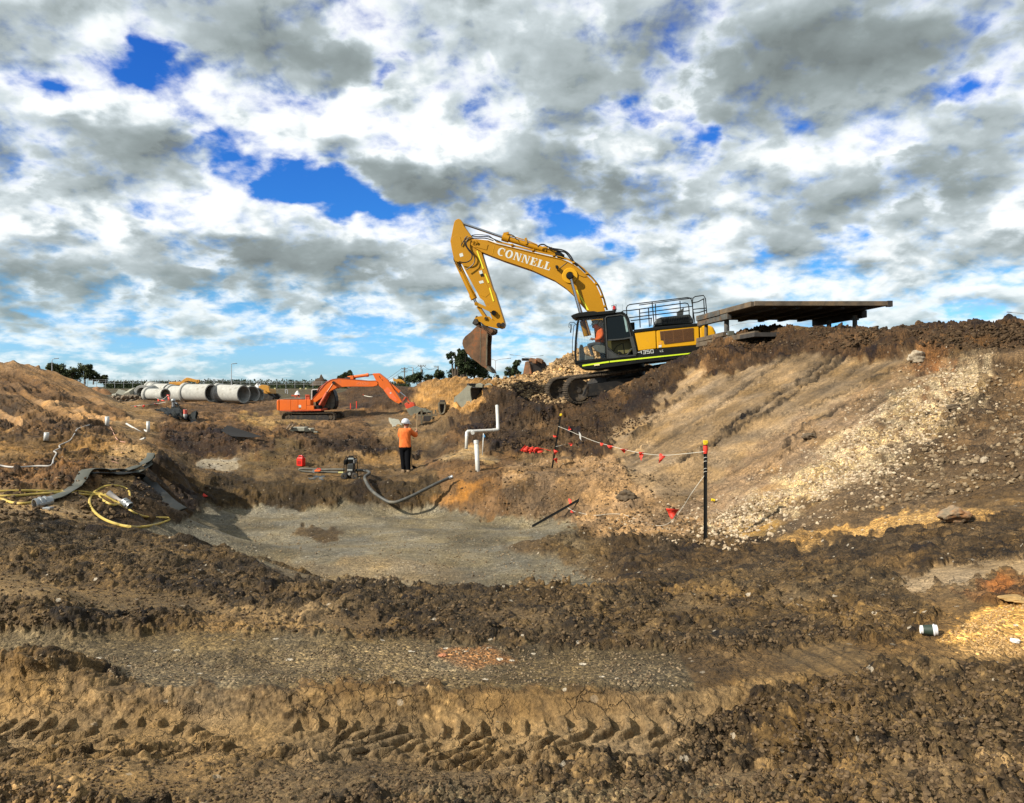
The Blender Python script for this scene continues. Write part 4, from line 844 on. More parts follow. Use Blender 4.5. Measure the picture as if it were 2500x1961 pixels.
def yellow():
    H = Frame(1410, 890, 29.5, -8, 7.2); inv = H.M.inverted()
    R = thing('yellow_excavator', 'large yellow excavator tilted on the dark bank, grey bucket hanging from its raised boom', 'excavator', mat=H.M)
    T = Frame(1415, 953, 29.3, 13, 8.2)
    track(R, inv, T, 3.95, .50, .60, 0.0, 50, seed=3)
    track(R, inv, T, 3.95, .50, .60, 2.60, 50, seed=5)
    u = MB(); u.prism([(1.0, -.1), (1.4, .28), (2.9, .28), (3.3, -.1), (2.9, -.25), (1.4, -.25)], .5, 2.7); xf(u, inv @ T.M).build('undercarriage', TRKD, R, bevel=.04)
    # ---- house
    cx, cw = H.L(1530, 905, 1.5)
    MB().cyl((cx, 1.55, cw-.25), (cx, 1.55, cw+.30), .72, seg=28).build('slew_ring', BLK, R, smooth=True)
    sk = [(1405,887),(1421,901),(1452,902),(1562,886.8),(1664,875.5),(1712,862),(1711,846),(1707,842.3),(1692,844),(1604,852),(1558,857.6),(1556,868),(1404,884.5)]
    plate(H, sk, 0.02, 3.0, 'deck_skirt', BLK, R, bevel=.02)
    d = MB().prism(H.poly([(1421.5,891),(1487,881.6),(1487,885.4),(1422,895)], -.004), -.004, .03)
    d.prism(H.poly([(1488.5,881.4),(1686,861.5),(1680,865),(1488.5,885.2)], -.004), -.004, .03); d.build('reflective_stripe', HIVIS, R)
    m = MB(); o = H.L(1553, 864.5, .0); o2 = H.L(1590, 860.4, .0); l = math.hypot(o2[0]-o[0], o2[1]-o[1]); eu = ((o2[0]-o[0])/l, (o2[1]-o[1])/l); ew = (-eu[1]*1.0, eu[0])
    q = H.L(1570.5, 864.2, .0); strokes(m, '350', q, eu, ew, .012, .125, gap=.42, th=.16)
    m.build('model_number', DECW, R); m = MB(); q = H.L(1612, 859.2, .0); strokes(m, 'LC', q, eu, ew, .012, .060, gap=.5, th=.2)
    m.build('model_number', DECW, R); m = MB(); q = H.L(1556.5, 865.0, .0); m.prism([(q[0], q[1]+.055), (q[0]+.14, q[1]+.06), (q[0]+.14, q[1]+.08), (q[0], q[1]+.075)], .010, .016); m.prism([(q[0]+.14, q[1]), (q[0]+.165, q[1]), (q[0]+.165, q[1]+.12), (q[0]+.14, q[1]+.12)], .009, .016)
    m.build('model_number', DECW, R)
    # body panels
    plate(H, [(1549,812),(1601,806.2),(1602.5,851.5),(1558,857)], .03, .9, 'side_door', YEL2, R, bevel=.03)
    plate(H, [(1602.5,806),(1640,801.8),(1692.6,795.7),(1706,795),(1708,842),(1692,843.5),(1604,851.4)], .03, .9, 'side_panel', YEL2, R, bevel=.03)
    plate(H, [(1552,812),(1690,797),(1690,843),(1560,856)], .9, 3.0, 'engine_housing', YEL, R, bevel=.03)
    plate(H, [(1706,794.5),(1728,793.2),(1741,797),(1748,811),(1749,826),(1742,838),(1712,848),(1708,842)], .06, 2.95, 'counterweight', YEL2, R, bevel=.09)
    g = MB().prism(H.poly([(1611,809.3),(1692,800.5),(1695,832),(1621.5,840.3),(1619.5,831.5),(1613,831)], .02), .02, .06)
    g.build('grille', BRN, R)
    gs = MB()
    for k in range(17):
        a = k/16*29.5+1.2; x0 = 1612.5 if a < 21 else 1621.5
        qbar(gs, H, (x0+1, 809.3+a), (1693.5, 800.6+a), .75, .008, .02)
    for x in (1621, 1643, 1667): qbar(gs, H, (x, 809.8-(x-1612)*.108), (x+2, 838.6-(x-1612)*.108), 1.0, .004, .02)
    gs.build('grille_slats', M('grille_slat_paint', (.20, .085, .02), .5), R)
    for x, y, w_ in ((1608,835,8),(1608,843,7)):
        MB().prism(H.poly([(x,y),(x+w_,y-.8),(x+w_,y+5),(x,y+6)], .022), .022, .03).build('warning_sticker', DECW if y > 840 else M('amber_sticker', (.75, .33, .03), .5), R)
    MB().prism(H.poly([(1483,863.5),(1493,862.5),(1493,869),(1484,870)], -.01), -.01, .0).build('amber_sticker', M('amber_sticker', (.75, .33, .03), .5), R)
    MB().prism(H.poly([(1494,868),(1500,867.5),(1500,872.4),(1494,873)], -.01), -.01, .0).build('blue_sticker', M('blue_sticker', (.10, .22, .42), .5), R)
    MB().prism(H.poly([(1450,889.8),(1464,888),(1464,892),(1450.6,893.8)], -.012), -.012, .0).build('asset_label', DECY, R)
    plate(H, [(1547,805),(1600,798.5),(1709,788.6),(1709,795.5),(1601,806),(1548,812.5)], .0, 3.0, 'top_deck', BLK, R, bevel=.015)
    plate(H, [(1597.5,796),(1601.6,779.5),(1614,774.5),(1684.3,767),(1690.5,777),(1692.6,790)], .55, 2.6, 'engine_hood', GRYB, R, vt=.55, bevel=.05)
    sl = MB()
    for k in range(16): x = 1615+k*4.2; qbar(sl, H, (x, 778-(x-1612)*.1), (x+2.2, 792-(x-1612)*.1), 1.7, .50, .55)
    sl.build('hood_slats', BLK, R)
    MB().prism(H.poly([(1654,770),(1653,761.5),(1670,751),(1668,769)], 1.3), 1.3, 1.6).build('exhaust', GRYB, R, bevel=.02)
    plate(H, [(1538,788),(1549,786.5),(1550,803),(1540,804)], .3, .9, 'toolbox', BLK, R)
    # ---- handrails
    hr = MB(); r = .020
    for pts in ([(1531,775),(1529.3,752),(1532,746.5),(1538,743.7),(1678,726.6),(1685,727.8),(1688.4,733),(1696.7,791)],
                [(1517,762),(1522,759),(1537,758.3),(1672,740),(1679,741.5),(1681.5,747),(1684,788)], [(1535.5,776),(1684,758.6)], [(1539.7,783.3),(1592,777)],
                [(1561,756),(1563,800)], [(1583,752.5),(1585.5,798)], [(1592,737),(1597,794)], [(1590,777.5),(1589,797)]):
        ptube(hr, H, pts, .06, r)
    for pts in ([(1692.5,790),(1690.5,735),(1692,728),(1697,724.2),(1717.4,721.4),(1722.3,729),(1726,770)], [(1691,739.5),(1704,737),(1719.5,729)], [(1692,755.5),(1723.6,752.4)], [(1690.5,764.7),(1705,763.7),(1724,758)], [(1718,729),(1720,770)]):
        ptube(hr, H, pts, .05, r)
    hr.build('handrail', BLK, R, smooth=True); hr = MB()
    for pts in ([(1560,745),(1690,728)], [(1560,765),(1690,748)], [(1600,742),(1602,796)], [(1660,735),(1663,788)]): ptube(hr, H, pts, 2.9, r)
    hr.build('handrail', BLK, R, smooth=True)
    # ---- cab
    W = 1.02; cf = MB()
    side = [(1406,884),(1404.5,862),(1406,829),(1410,790),(1413,780),(1419,774),(1520,763.5)]
    qpath(cf, H, side, 5.2, 0, .10); qpath(cf, H, side, 4.6, W-.08, W)
    qpath(cf, H, [(1415,777),(1470,770.5),(1522,764.5)], 7.5, 0, .10); qpath(cf, H, [(1415,777),(1522,764.5)], 7, W-.08, W)
    rear = [(1516,764.5),(1526,767),(1532,775),(1543,808),(1553,850),(1555,870)]
    qpath(cf, H, rear, 5.5, 0, .10); qpath(cf, H, rear, 5, W-.08, W)
    qpath(cf, H, [(1405,884),(1555,868.5)], 6.5, 0, .12); qpath(cf, H, [(1405,884),(1555,868.5)], 6, W-.1, W)
    qpath(cf, H, [(1474.5,775),(1477.5,812),(1480,845),(1483,878)], 6.5, -.01, .10)
    cf.prism(H.poly([(1413,774.2),(1523,762.5),(1526,767),(1414,779)], .05), .05, W-.05)      # roof panel
    cf.prism(H.poly([(1404,884),(1555,868),(1555,874),(1404,890)], .05), .05, W-.05)          # floor
    cf.prism(H.poly([(1529,772),(1533,778),(1556,868),(1549,869)], .1), .1, W-.05)             # rear wall
    cf.build('cab_frame', BLK, R, bevel=.012)
    door = MB()
    qpath(door, H, [(1477.5,777.5),(1479,774.8),(1483,772.6),(1517,768.6),(1525,772),(1531,784),(1541,822)], 2.6, -.02, .05)
    qpath(door, H, [(1478,777),(1480,812),(1484,876)], 2.8, -.021, .05); qpath(door, H, [(1484,831),(1520,828),(1543,824)], 3.2, -.022, .05)
    qpath(door, H, [(1483,848),(1499,862),(1511,868.2),(1530,866.8),(1535,862),(1536.5,856),(1543,851)], 2.2, -.022, .05)
    qpath(door, H, [(1541,822),(1548,850),(1551,866)], 9, -.023, .04)
    door.prism(H.poly([(1481,850),(1499,863.5),(1511,870),(1552,866),(1553,869),(1484,876.5)], -.012), -.012, .05)
    door.build('sliding_door', GRYB, R, bevel=.008)
    MB().prism(H.poly([(1481,776),(1518,771),(1527,779),(1541,824),(1484,832.5)], .012), .012, .020).build('door_window', M('tinted_glass', (.004, .006, .006), .15, spec=.25, var=0), R)
    MB().prism(H.poly([(1483,833),(1541,827),(1546,850),(1536,861),(1511,866),(1500,860),(1484,846)], .30), .30, .31).build('lower_panel', OLV, R)
    MB().prism(H.poly([(1478,775),(1528,770),(1556,870),(1482,876)], W-.12), W-.12, W-.10).build('shade_wall', BLK, R)  # black sheet added across the far side so the cab's rear reads shaded
    lo = MB(); qpath(lo, H, [(1497,857),(1506,845),(1519,838)], 1.3, .28, .30); qpath(lo, H, [(1521,838),(1524,863)], 1.6, .281, .30); lo.cyl(H.L3(1512.5,861.5,.24), H.L3(1512.5,861.5,.30), .055); lo.build('panel_latch', BLK, R)
    MB().prism(H.poly([(1522,773),(1527,774),(1534,809),(1529,811)], .008), .008, .011).build('side_light', M('pale_window', (.28, .40, .38), .15), R)
    MB().prism(H.poly([(1417,781),(1472,774),(1478,876),(1412,880)], .045), .045, .049).build('cab_window', GLASS, R)
    MB().prism(H.poly([(1416,781),(1472,775),(1476,850),(1413,855)], W-.05), W-.05, W-.046).build('far_window', GLASS, R)
    fg = MB(); a0 = H.L3(1409, 786, 0); b0 = H.L3(1406, 858, 0)
    fg.add([a0+Vector((.01, .1, 0)), a0+Vector((.01, W-.1, 0)), b0+Vector((.01, W-.1, 0)), b0+Vector((.01, .1, 0))], [(0, 1, 2, 3)]); fg.build('windscreen', GLASS, R)
    ms = MB()
    for k in range(17): x = 1413+k*3.7; ptube(ms, H, [(x, 780-(x-1413)*.1), (x-1.5, 848)], W-.02, .0035, 4)
    for k in range(19): y = 782+k*3.7; ptube(ms, H, [(1411, y), (1474, y-6)], W-.015, .0035, 4)
    ms.build('window_mesh', M('green_guard_mesh', (.03, .10, .07), .6), R)
    plate(H, [(1393,771.5),(1400,767.5),(1412,763.6),(1440,760),(1450,759.6),(1458,761.5),(1499,757.5),(1503,760.5),(1500,765.5),(1411,775),(1402,778)], -.06, W+.05, 'roof_guard', BLK, R, bevel=.02)
    b = MB(); ptube(b, H, [(1409,796),(1404,790),(1401,787.2),(1392,787),(1389.5,790),(1388.8,799),(1391,801)], .05, .012); ptube(b, H, [(1404,793),(1401,796),(1397.5,835),(1397,866),(1399,876),(1403,883)], .03, .012)
    mi = b.build('grab_rail', BLK, R, smooth=True)
    qpath(MB(), H, [(1393.5,791),(1394,800),(1392.5,812)], 2.0, -.04, .16).build('mirror', BLK, R, bevel=.01)
    # inside the cab
    plate(H, [(1446,846),(1455,842.5),(1470,843),(1478,845),(1478,864),(1466,862),(1452,855)], .12, .34, 'side_console', SEATG, R, bevel=.03)
    plate(H, [(1413,850),(1417,841),(1422,842),(1425,860),(1432,868),(1450,872),(1452,879),(1414,881)], .25, .95, 'front_console', SEATG, R, bevel=.03)
    st = MB(); st.prism(H.poly([(1455,838),(1490,835),(1490,846),(1456,848)], .38), .38, .86); st.prism(H.poly([(1478,838),(1489,838),(1493,796),(1486,790),(1480,796)], .38), .38, .86); st.prism(H.poly([(1462,848),(1488,846),(1488,872),(1466,874)], .45), .45, .80)
    st.build('seat', BLK, R, bevel=.04)
    jl = MB(); ptube(jl, H, [(1462,862),(1465,848),(1467,838),(1466,830)], .30, .012); jl.ball(H.L3(1466,828,.30), .03); jl.build('control_lever', BLK, R, smooth=True)
    # beacon
    bx = MB().lathe([(.0, .16), (.055, .15), (.065, .10), (.065, 0)], H.L3(1500.5, 756.5, .35), (0, 0, 1), 14); bc = bx.build('beacon', LENSR, R, smooth=True)
    cg = MB()
    for du, dv in ((-.09, -.07), (.09, -.07), (-.09, .07), (.09, .07)): p = H.L3(1500.5, 757, .35)+Vector((du, dv, 0)); cg.cyl(p, p+Vector((0, 0, .19)), .006, seg=5)
    p = H.L3(1500.5, 757, .35)
    for zz in (.02, .19):
        c4 = [p+Vector((a_, b_, zz)) for a_, b_ in ((-.09, -.07), (.09, -.07), (.09, .07), (-.09, .07))]; cg.tube(c4, .006, 5, closed=True)
    cg.box(p+Vector((0, 0, -.03)), (.12, .12, .08)); cg.cyl(p+Vector((-.02, .05, .1)), p+Vector((-.02, .05, .38)), .004, seg=4); cg.build('beacon_cage', BLK, bc)
    an = MB(); 
    for x, y, h in ((1519.5, 758, .25), (1529, 757, .42)): q = H.L3(x, y, .5); an.cyl(q, q+Vector((.03, 0, h)), .004, seg=4)
    an.build('aerial', BLK, R)
    # ---- boom
    B0, B1 = 1.26, 1.84
    boom = [(1147.5,591),(1149,586.5),(1153,584),(1162,583.5),(1190,586.7),(1212.3,595),(1329.4,623),(1367.7,631.6),(1388,640),(1405,649.5),(1420,661),(1433.9,674.3),(1446,686),(1456,699),(1463,714),(1469.7,732),(1476.6,758),(1482,800),(1486,868),(1456,870),(1450,800),(1435,760),(1414.6,737.7),(1400,719.8),(1381.5,703),(1354,684),(1330,673.4),(1298.9,659),(1230,635.8),(1197,623),(1173.7,613.7),(1155,603),(1149,598)]
    bm = plate(H, boom, B0, B1, 'boom', YEL, R, bevel=.015)
    fl = MB(); 
    top = [(1190,586.7),(1212.3,595),(1329.4,623),(1367.7,631.6),(1388,640),(1405,649.5),(1420,661),(1433.9,674.3),(1446,686),(1456,699),(1463,714),(1469.7,732),(1476.6,758)]
    qpath(fl, H, [(x, y+.4) for x, y in top], 1.6, B0-.035, B1+.035)
    bot = [(1173.7,613.7),(1197,623),(1230,635.8),(1298.9,659),(1330,673.4),(1354,684),(1381.5,703),(1400,719.8),(1414.6,737.7),(1435,760)]
    qpath(fl, H, [(x, y-.4) for x, y in bot], 1.4, B0-.03, B1+.03); fl.build('flange', YEL, bm)
    for p_, q_ in (((1207.5,598), (1201.5,622)), ((1309.5,620), (1299,656))): qbar(MB(), H, p_, q_, .9, B0-.008, B0).build('weld_seam', YEL2, bm)
    bo = MB(); qpath(bo, H, [(1154,591),(1163,593)], 11, B0-.05, B0+.02); qpath(bo, H, [(1160,596),(1190,604)], 14, B0-.02, B0+.01); bo.cyl(H.L3(1156,591,B0-.09), H.L3(1156,591,B0-.04), .055); bo.cyl(H.L3(1164.5,593,B0-.09), H.L3(1164.5,593,B0-.04), .05); bo.build('pin_plate', YEL, bm, bevel=.012)
    # name along the boom
    a = H.L(1212.5, 621.5, B0); b_ = H.L(1337, 659.5, B0); l = math.hypot(b_[0]-a[0], b_[1]-a[1]); eu = ((b_[0]-a[0])/l, (b_[1]-a[1])/l); ew = (-eu[1]*.72+eu[0]*-.0, eu[0])
    serif_word('CONNELL', a, eu, (ew[0]+.14, ew[1]), B0-.004, .318, [DECW], bm)
    MB().lathe([(.16, 0), (.30, 0), (.32, .02), (.32, .05)], H.L3(1391.4, 673, B0-.05), (0, 1, 0), 28).build('pin_boss', YEL2, bm, smooth=True)
    MB().lathe([(0, 0), (.11, 0), (.13, .02), (.13, .36)], H.L3(1391.4, 673, B0-.38), (0, 1, 0), 24).build('pin_cap', BLK, bm, smooth=True)
    lamp = MB(); q = H.L3(1360.5, 653, B0-.12); lamp.prism([(q.x-.07, q.z+.08), (q.x+.02, q.z+.08), (q.x+.07, q.z), (q.x+.02, q.z-.08), (q.x-.06, q.z-.04)], q.y-.06, q.y+.04); lamp.box(q+Vector((0, .05, -.10)), (.05, .12, .05)); lamp.build('work_light', BLK, bm, bevel=.01)
    MB().prism(H.poly([(1406.5,709),(1409,707.5),(1438,757),(1433.5,758)], B0-.006), B0-.006, B0+.01).build('reflective_stripe', YTAPE, bm)
    cb = MB(); ptube(cb, H, [(1366,655),(1375,648),(1384,641)], B0-.01, .008, 5); cb.build('lamp_cable', HOSEB, bm); cb = MB(); ptube(cb, H, [(1399,668),(1405,667),(1412,671),(1423,676),(1433,676)], B0-.012, .008, 5, n=4); cb.build('lamp_cable', HOSEB, bm)
    # pipes and hoses along the boom's back
    pp = MB()
    for off, vv in ((3.0, B0+.05), (5.0, B0+.17), (3.4, B1-.12)):
        pts = [(1212,594-off),(1329,622-off),(1368,630-off),(1388,638-off),(1406+off*.3,648-off),(1421+off*.6,660-off),(1435+off*.8,673-off*.6),(1447+off*.9,686-off*.5),(1457+off,699-off*.4),(1464+off,714-off*.3),(1471+off,732),(1477.5+off,757)]
        ptube(pp, H, pts, vv, .022, 7)
    for x, y in ((1250,601),(1301,613.5),(1352,626),(1400,644),(1432,671),(1455,696),(1468,727),(1476,751)):
        q = H.L3(x, y-2, B0); pp.box(q+Vector((0, .15, .02)), (.10, .40, .07))
    pp.build('hydraulic_pipe', YEL, bm, smooth=True)
    ho = MB()
    ptube(ho, H, [(1128,596),(1132,583),(1141,577),(1152,576.5),(1165,578),(1190,578),(1208,585),(1225,592)], B0+.12, .022, 7, n=4)
    ptube(ho, H, [(1126,600),(1133,588),(1144,581),(1158,582),(1185,582),(1205,588)], B0+.02, .022, 7, n=4)
    ptube(ho, H, [(1152,575),(1165,573),(1190,575),(1200,580),(1212,590)], B0+.24, .015, 7, n=4)
    st_h = MB()
    ptube(st_h, H, [(1141,577),(1135,583),(1135.5,597),(1144,611),(1152,621),(1151,632),(1143,639),(1132,641),(1120,639)], 1.16, .024, 7, n=4)
    ptube(st_h, H, [(1144,581),(1138,592),(1141,604),(1152,617),(1159,631),(1156,644),(1148,652),(1138,659)], 1.17, .022, 7, n=4)
    st_h.build('stick_hose', HOSEB, R, smooth=True)
    ptube(ho, H, [(1240,572),(1248,573),(1256,578),(1262,586)], B0+.1, .018, 7, n=4); ptube(ho, H, [(1313,603),(1319,598),(1328,597.5),(1336,602),(1350,607),(1370,610),(1384,616),(1394,627),(1401,639),(1412,648),(1432,668)], B0+.02, .030, 7, n=4)
    ptube(ho, H, [(1340,606),(1365,613),(1380,617),(1390,628),(1398,640),(1410,650)], B0+.16, .028, 7, n=4); ptube(ho, H, [(1432,668),(1450,684),(1459,695),(1466,712),(1478,742),(1484,757)], B0+.2, .014, 6, n=3)
    ho.build('hydraulic_hose', HOSEB, bm, smooth=True)
    # ---- arm cylinder
    vc = 1.55
    A0, A1, A2, A3 = (1128.5,545.5), (1229,580), (1232,581), (1359,619.5)
    MB().cyl(H.L3(*A0, vc), H.L3(*A1, vc), .055, seg=16).build('arm_cylinder_rod', STEEL, R, smooth=True)
    c = MB().cyl(H.L3(*A2, vc), H.L3(*A3, vc), .115, seg=18); c.cyl(H.L3(1227,579,vc), H.L3(1243,584,vc), .155, seg=16); c.cyl(H.L3(1325,609,vc), H.L3(1334,612,vc), .145, seg=16)
    ptube(c, H, [(1238,571),(1250,577),(1290,589),(1312,598)], vc-.1, .022, 7); c.box(H.L3(1236,571,vc), (.22, .16, .10)); c.box(H.L3(1285,590,vc), (.08, .30, .26)); c.box(H.L3(1345,607,vc), (.10, .12, .10)); c.cyl(H.L3(1359,619.5,vc), H.L3(1377,626,vc), .075)
    c.build('arm_cylinder', YEL, R, smooth=True)
    k = MB(); k.prism(H.poly([(1354,618),(1362,613),(1372,617),(1383,634),(1362,631)], vc-.18), vc-.18, vc-.12); k.prism(H.poly([(1354,618),(1362,613),(1372,617),(1383,634),(1362,631)], vc+.12), vc+.12, vc+.18); k.cyl(H.L3(1371,624,vc-.22), H.L3(1371,624,vc+.22), .05); k.build('cylinder_bracket', BLK, bm)
    # ---- boom cylinders
    for vv in (B0-.22, B1+.22):
        a = H.L3(1391.4, 673, vv); e = H.L3(1427, 803, vv) if vv < 1.5 else H.L3(1432, 803, vv); d = (e-a).normalized()
        MB().cyl(a, a+d*1.9, .055, seg=14).build('boom_cylinder_rod', STEEL, R, smooth=True)
        MB().cyl(a+d*1.9, e+d*.3, .115, seg=14).build('boom_cylinder', YEL, R, smooth=True)
    # ---- stick
    S0, S1 = 1.33, 1.77
    stick = [(1118.6,534),(1112,537),(1108.5,543),(1099.3,589),(1103,610),(1107.5,631),(1110,637),(1118,640),(1127,643),(1136,661),(1157,700),(1172,728),(1180,734),(1187,749),(1197,765),(1203,785),(1213,799),(1222,802),(1229,800),(1232,793),(1230,783),(1208,714),(1203,705),(1175,614),(1163,592),(1150,576),(1132,551),(1129,543),(1124,536)]
    sk = plate(H, stick, S0, S1, 'stick', YEL, R, bevel=.015)
    pl = MB(); pl.prism(H.poly([(1101,586),(1108,577),(1117,574),(1124,579),(1126,590),(1127,604),(1140,612),(1152,622),(1150,634),(1141,640),(1128,642),(1113,612)], S0-.012), S0-.012, S0+.01); pl.prism(H.poly([(1143,665),(1170,655),(1198,715),(1186,726),(1174,722)], S0-.010), S0-.010, S0+.01); pl.build('side_reinforcement', YEL, sk, bevel=.006)
    st = MB()
    for p_, q_ in (((1164.5,612.5),(1180,656.5)), ((1184,668.5),(1193,691)), ((1195,703),(1205,736))): qbar(st, H, p_, q_, 3.2, S0-.016, S0)
    st.build('reflective_stripe', YTAPE, sk)
    for (x, y, w_, h_, mt) in ((1121,620,8,8,DECW), (1169,662,7,8,DECW), (1172,670,7,6.5,BLK), (1169,687,10,6,DECW)):
        MB().prism(H.poly([(x,y),(x+w_,y-2.5),(x+w_+2.5,y+h_-2.5),(x+2.5,y+h_)], S0-.018), S0-.018, S0-.004).build('sticker', mt, sk)
    # bucket cylinder with its pipes
    b0, b1 = H.L3(1113,634,vc), H.L3(1157,729,vc); d = (b1-b0).normalized()
    c = MB().cyl(b0+d*.12, b1, .115, seg=16); c.cyl(b1-d*.18, b1+d*.02, .14, seg=14); c.cyl(b0-d*.02, b0+d*.15, .07); ptube(c, H, [(1124,650),(1140,682),(1160,718)], vc-.16, .022, 7); c.build('bucket_cylinder', YEL, R, smooth=True)
    MB().cyl(b1, H.L3(1163,741,vc), .06).build('bucket_cylinder_rod', STEEL, R, smooth=True)
    ptube(ptube(MB(), H, [(1109,622),(1108,634),(1114,645),(1125,663)], vc-.2, .02, 7, n=3), H, [(1119,642),(1124,650),(1124,656)], vc-.16, .03, 7).build('cylinder_hose', HOSEB, R, smooth=True)
    lk = MB()
    for va, vb in ((S0-.07, S0-.01), (S1+.01, S1+.07)):
        qbar(lk, H, (1163,742), (1206,762), 8, va, vb); lk.cyl(H.L3(1163,742,va-.02), H.L3(1163,742,vb+.02), .085); lk.cyl(H.L3(1206,762,va-.02), H.L3(1206,762,vb+.02), .08)
    lk.cyl(H.L3(1206,766,S0-.12), H.L3(1206,766,S1+.12), .045); lk.build('rocker_arm', YEL, R, bevel=.006)
    l2 = MB(); qbar(l2, H, (1166,748), (1185,776), 7.5, S0+.02, S1-.02); l2.build('link', YEL, R, bevel=.01)
    MB().cyl(H.L3(1205,764,S0-.14), H.L3(1205,764,S0-.03), .10).build('pin_cap', BLK, R, smooth=True)
    # quick hitch
    hi = MB(); hp = [(1160.6,774),(1170,772.5),(1180,771.5),(1195,773),(1205,783),(1216,787),(1227,786),(1232,793),(1229,800),(1213,802),(1200,799),(1184,795),(1174,787),(1164,784),(1157,791),(1154,789),(1158,779)]
    hi.prism(H.poly(hp, S0-.10), S0-.10, S0-.04); hi.prism(H.poly(hp, S1+.04), S1+.04, S1+.10); hi.prism(H.poly([(1168,776),(1195,776),(1206,790),(1180,790)], S0), S0-.03, S1+.03)
    hi.cyl(H.L3(1185.8,777.3,S0-.14), H.L3(1185.8,777.3,S1+.14), .085, seg=18); hi.cyl(H.L3(1217,793,S0-.16), H.L3(1217,793,S1+.16), .10, seg=18); hc = hi.build('quick_hitch', YEL, R, bevel=.01)
    for x, y, r in ((1185.8,777.3,.05), (1217,793,.085), (1228,793,.085)): MB().cyl(H.L3(x,y,S0-.18), H.L3(x,y,S0-.12), r, seg=16).build('pin', TRKD, hc, smooth=True)
    dk = MB(); dk.prism(H.poly([(1159,780),(1166,779),(1170,790),(1160,795),(1154,790)], S0), S0-.14, S1+.14); dk.prism(H.poly([(1174,786),(1190,797),(1210,803),(1210,812),(1195,814),(1180,804)], S0-.05), S0-.05, S1+.05); dk.cyl(H.L3(1164,774,S0-.1), H.L3(1164,774,S1+.1), .05); dk.build('hitch_jaw', TRKD, hc, bevel=.015)
    # bucket
    K0, K1 = 1.02, 2.10
    bs = [(1163,797),(1149,811),(1136,821),(1129.8,830),(1128.6,839),(1131,848),(1138.7,862),(1151.5,875),(1167,886),(1177,894.6),(1187,900),(1189,893),(1189,842),(1191,818),(1189,811),(1176,802)]
    bk = MB()
    for va, vb in ((K0, K0+.04), (K1-.04, K1)): bk.prism(H.poly(bs, K0), va, vb)
    sh = H.poly(bs[:11], K0); shi = H.poly([(1167,800),(1152,814),(1140,824),(1133.5,832),(1132,839),(1134.5,847),(1142,860),(1154,872.5),(1169,883),(1179,891.5),(1188,897)], K0)
    for i in range(len(sh)-1): bk.prism([sh[i], sh[i+1], shi[i+1], shi[i]], K0+.04, K1-.04)
    bk.prism(H.poly([(1163,797),(1176,802),(1189,811),(1191,818),(1186,815),(1167,801)], K0), K0+.04, K1-.04)
    bo_ = bk.build('bucket', RUST, R, bevel=.006)
    ed = MB(); qpath(ed, H, [(1189.5,816),(1188,842),(1187.5,893)], 3, K0-.02, K0+.05); ed.build('side_cutter', BKT, bo_, bevel=.004); ed = MB(); qpath(ed, H, [(1189.5,816),(1188,842),(1187.5,893)], 3, K1-.05, K1+.02); ed.build('side_cutter', BKT, bo_, bevel=.004); ed = MB(); qbar(ed, H, (1173.5,803), (1172.5,886), 1.2, K0-.012, K0); ed.build('weld_seam', BKT, bo_, bevel=.002)
    for vv in np.linspace(K0+.06, K1-.06, 5):
        tt = MB(); tt.prism(H.poly([(1176,891),(1190,893),(1198,901),(1203.5,912),(1190,905)], K0), vv-.055, vv+.055); tt.build('tooth', BKT, bo_, bevel=.02)
    ea = MB()
    for vv in (S0-.02, S1+.02): ea.prism(H.poly([(1162,794),(1168,790),(1176,797),(1188,799),(1202,803),(1209,808),(1208,815),(1197,818),(1189,814),(1172,806)], S0), vv-.03, vv+.03)
    ea.cyl(H.L3(1167.5,798,S0-.12), H.L3(1167.5,798,S1+.12), .07); ea.cyl(H.L3(1199,808.5,S0-.14), H.L3(1199,808.5,S1+.14), .085); ea.build('bucket_ear', RUST, bo_, bevel=.01)
    return R, H
YEX, HF = yellow()
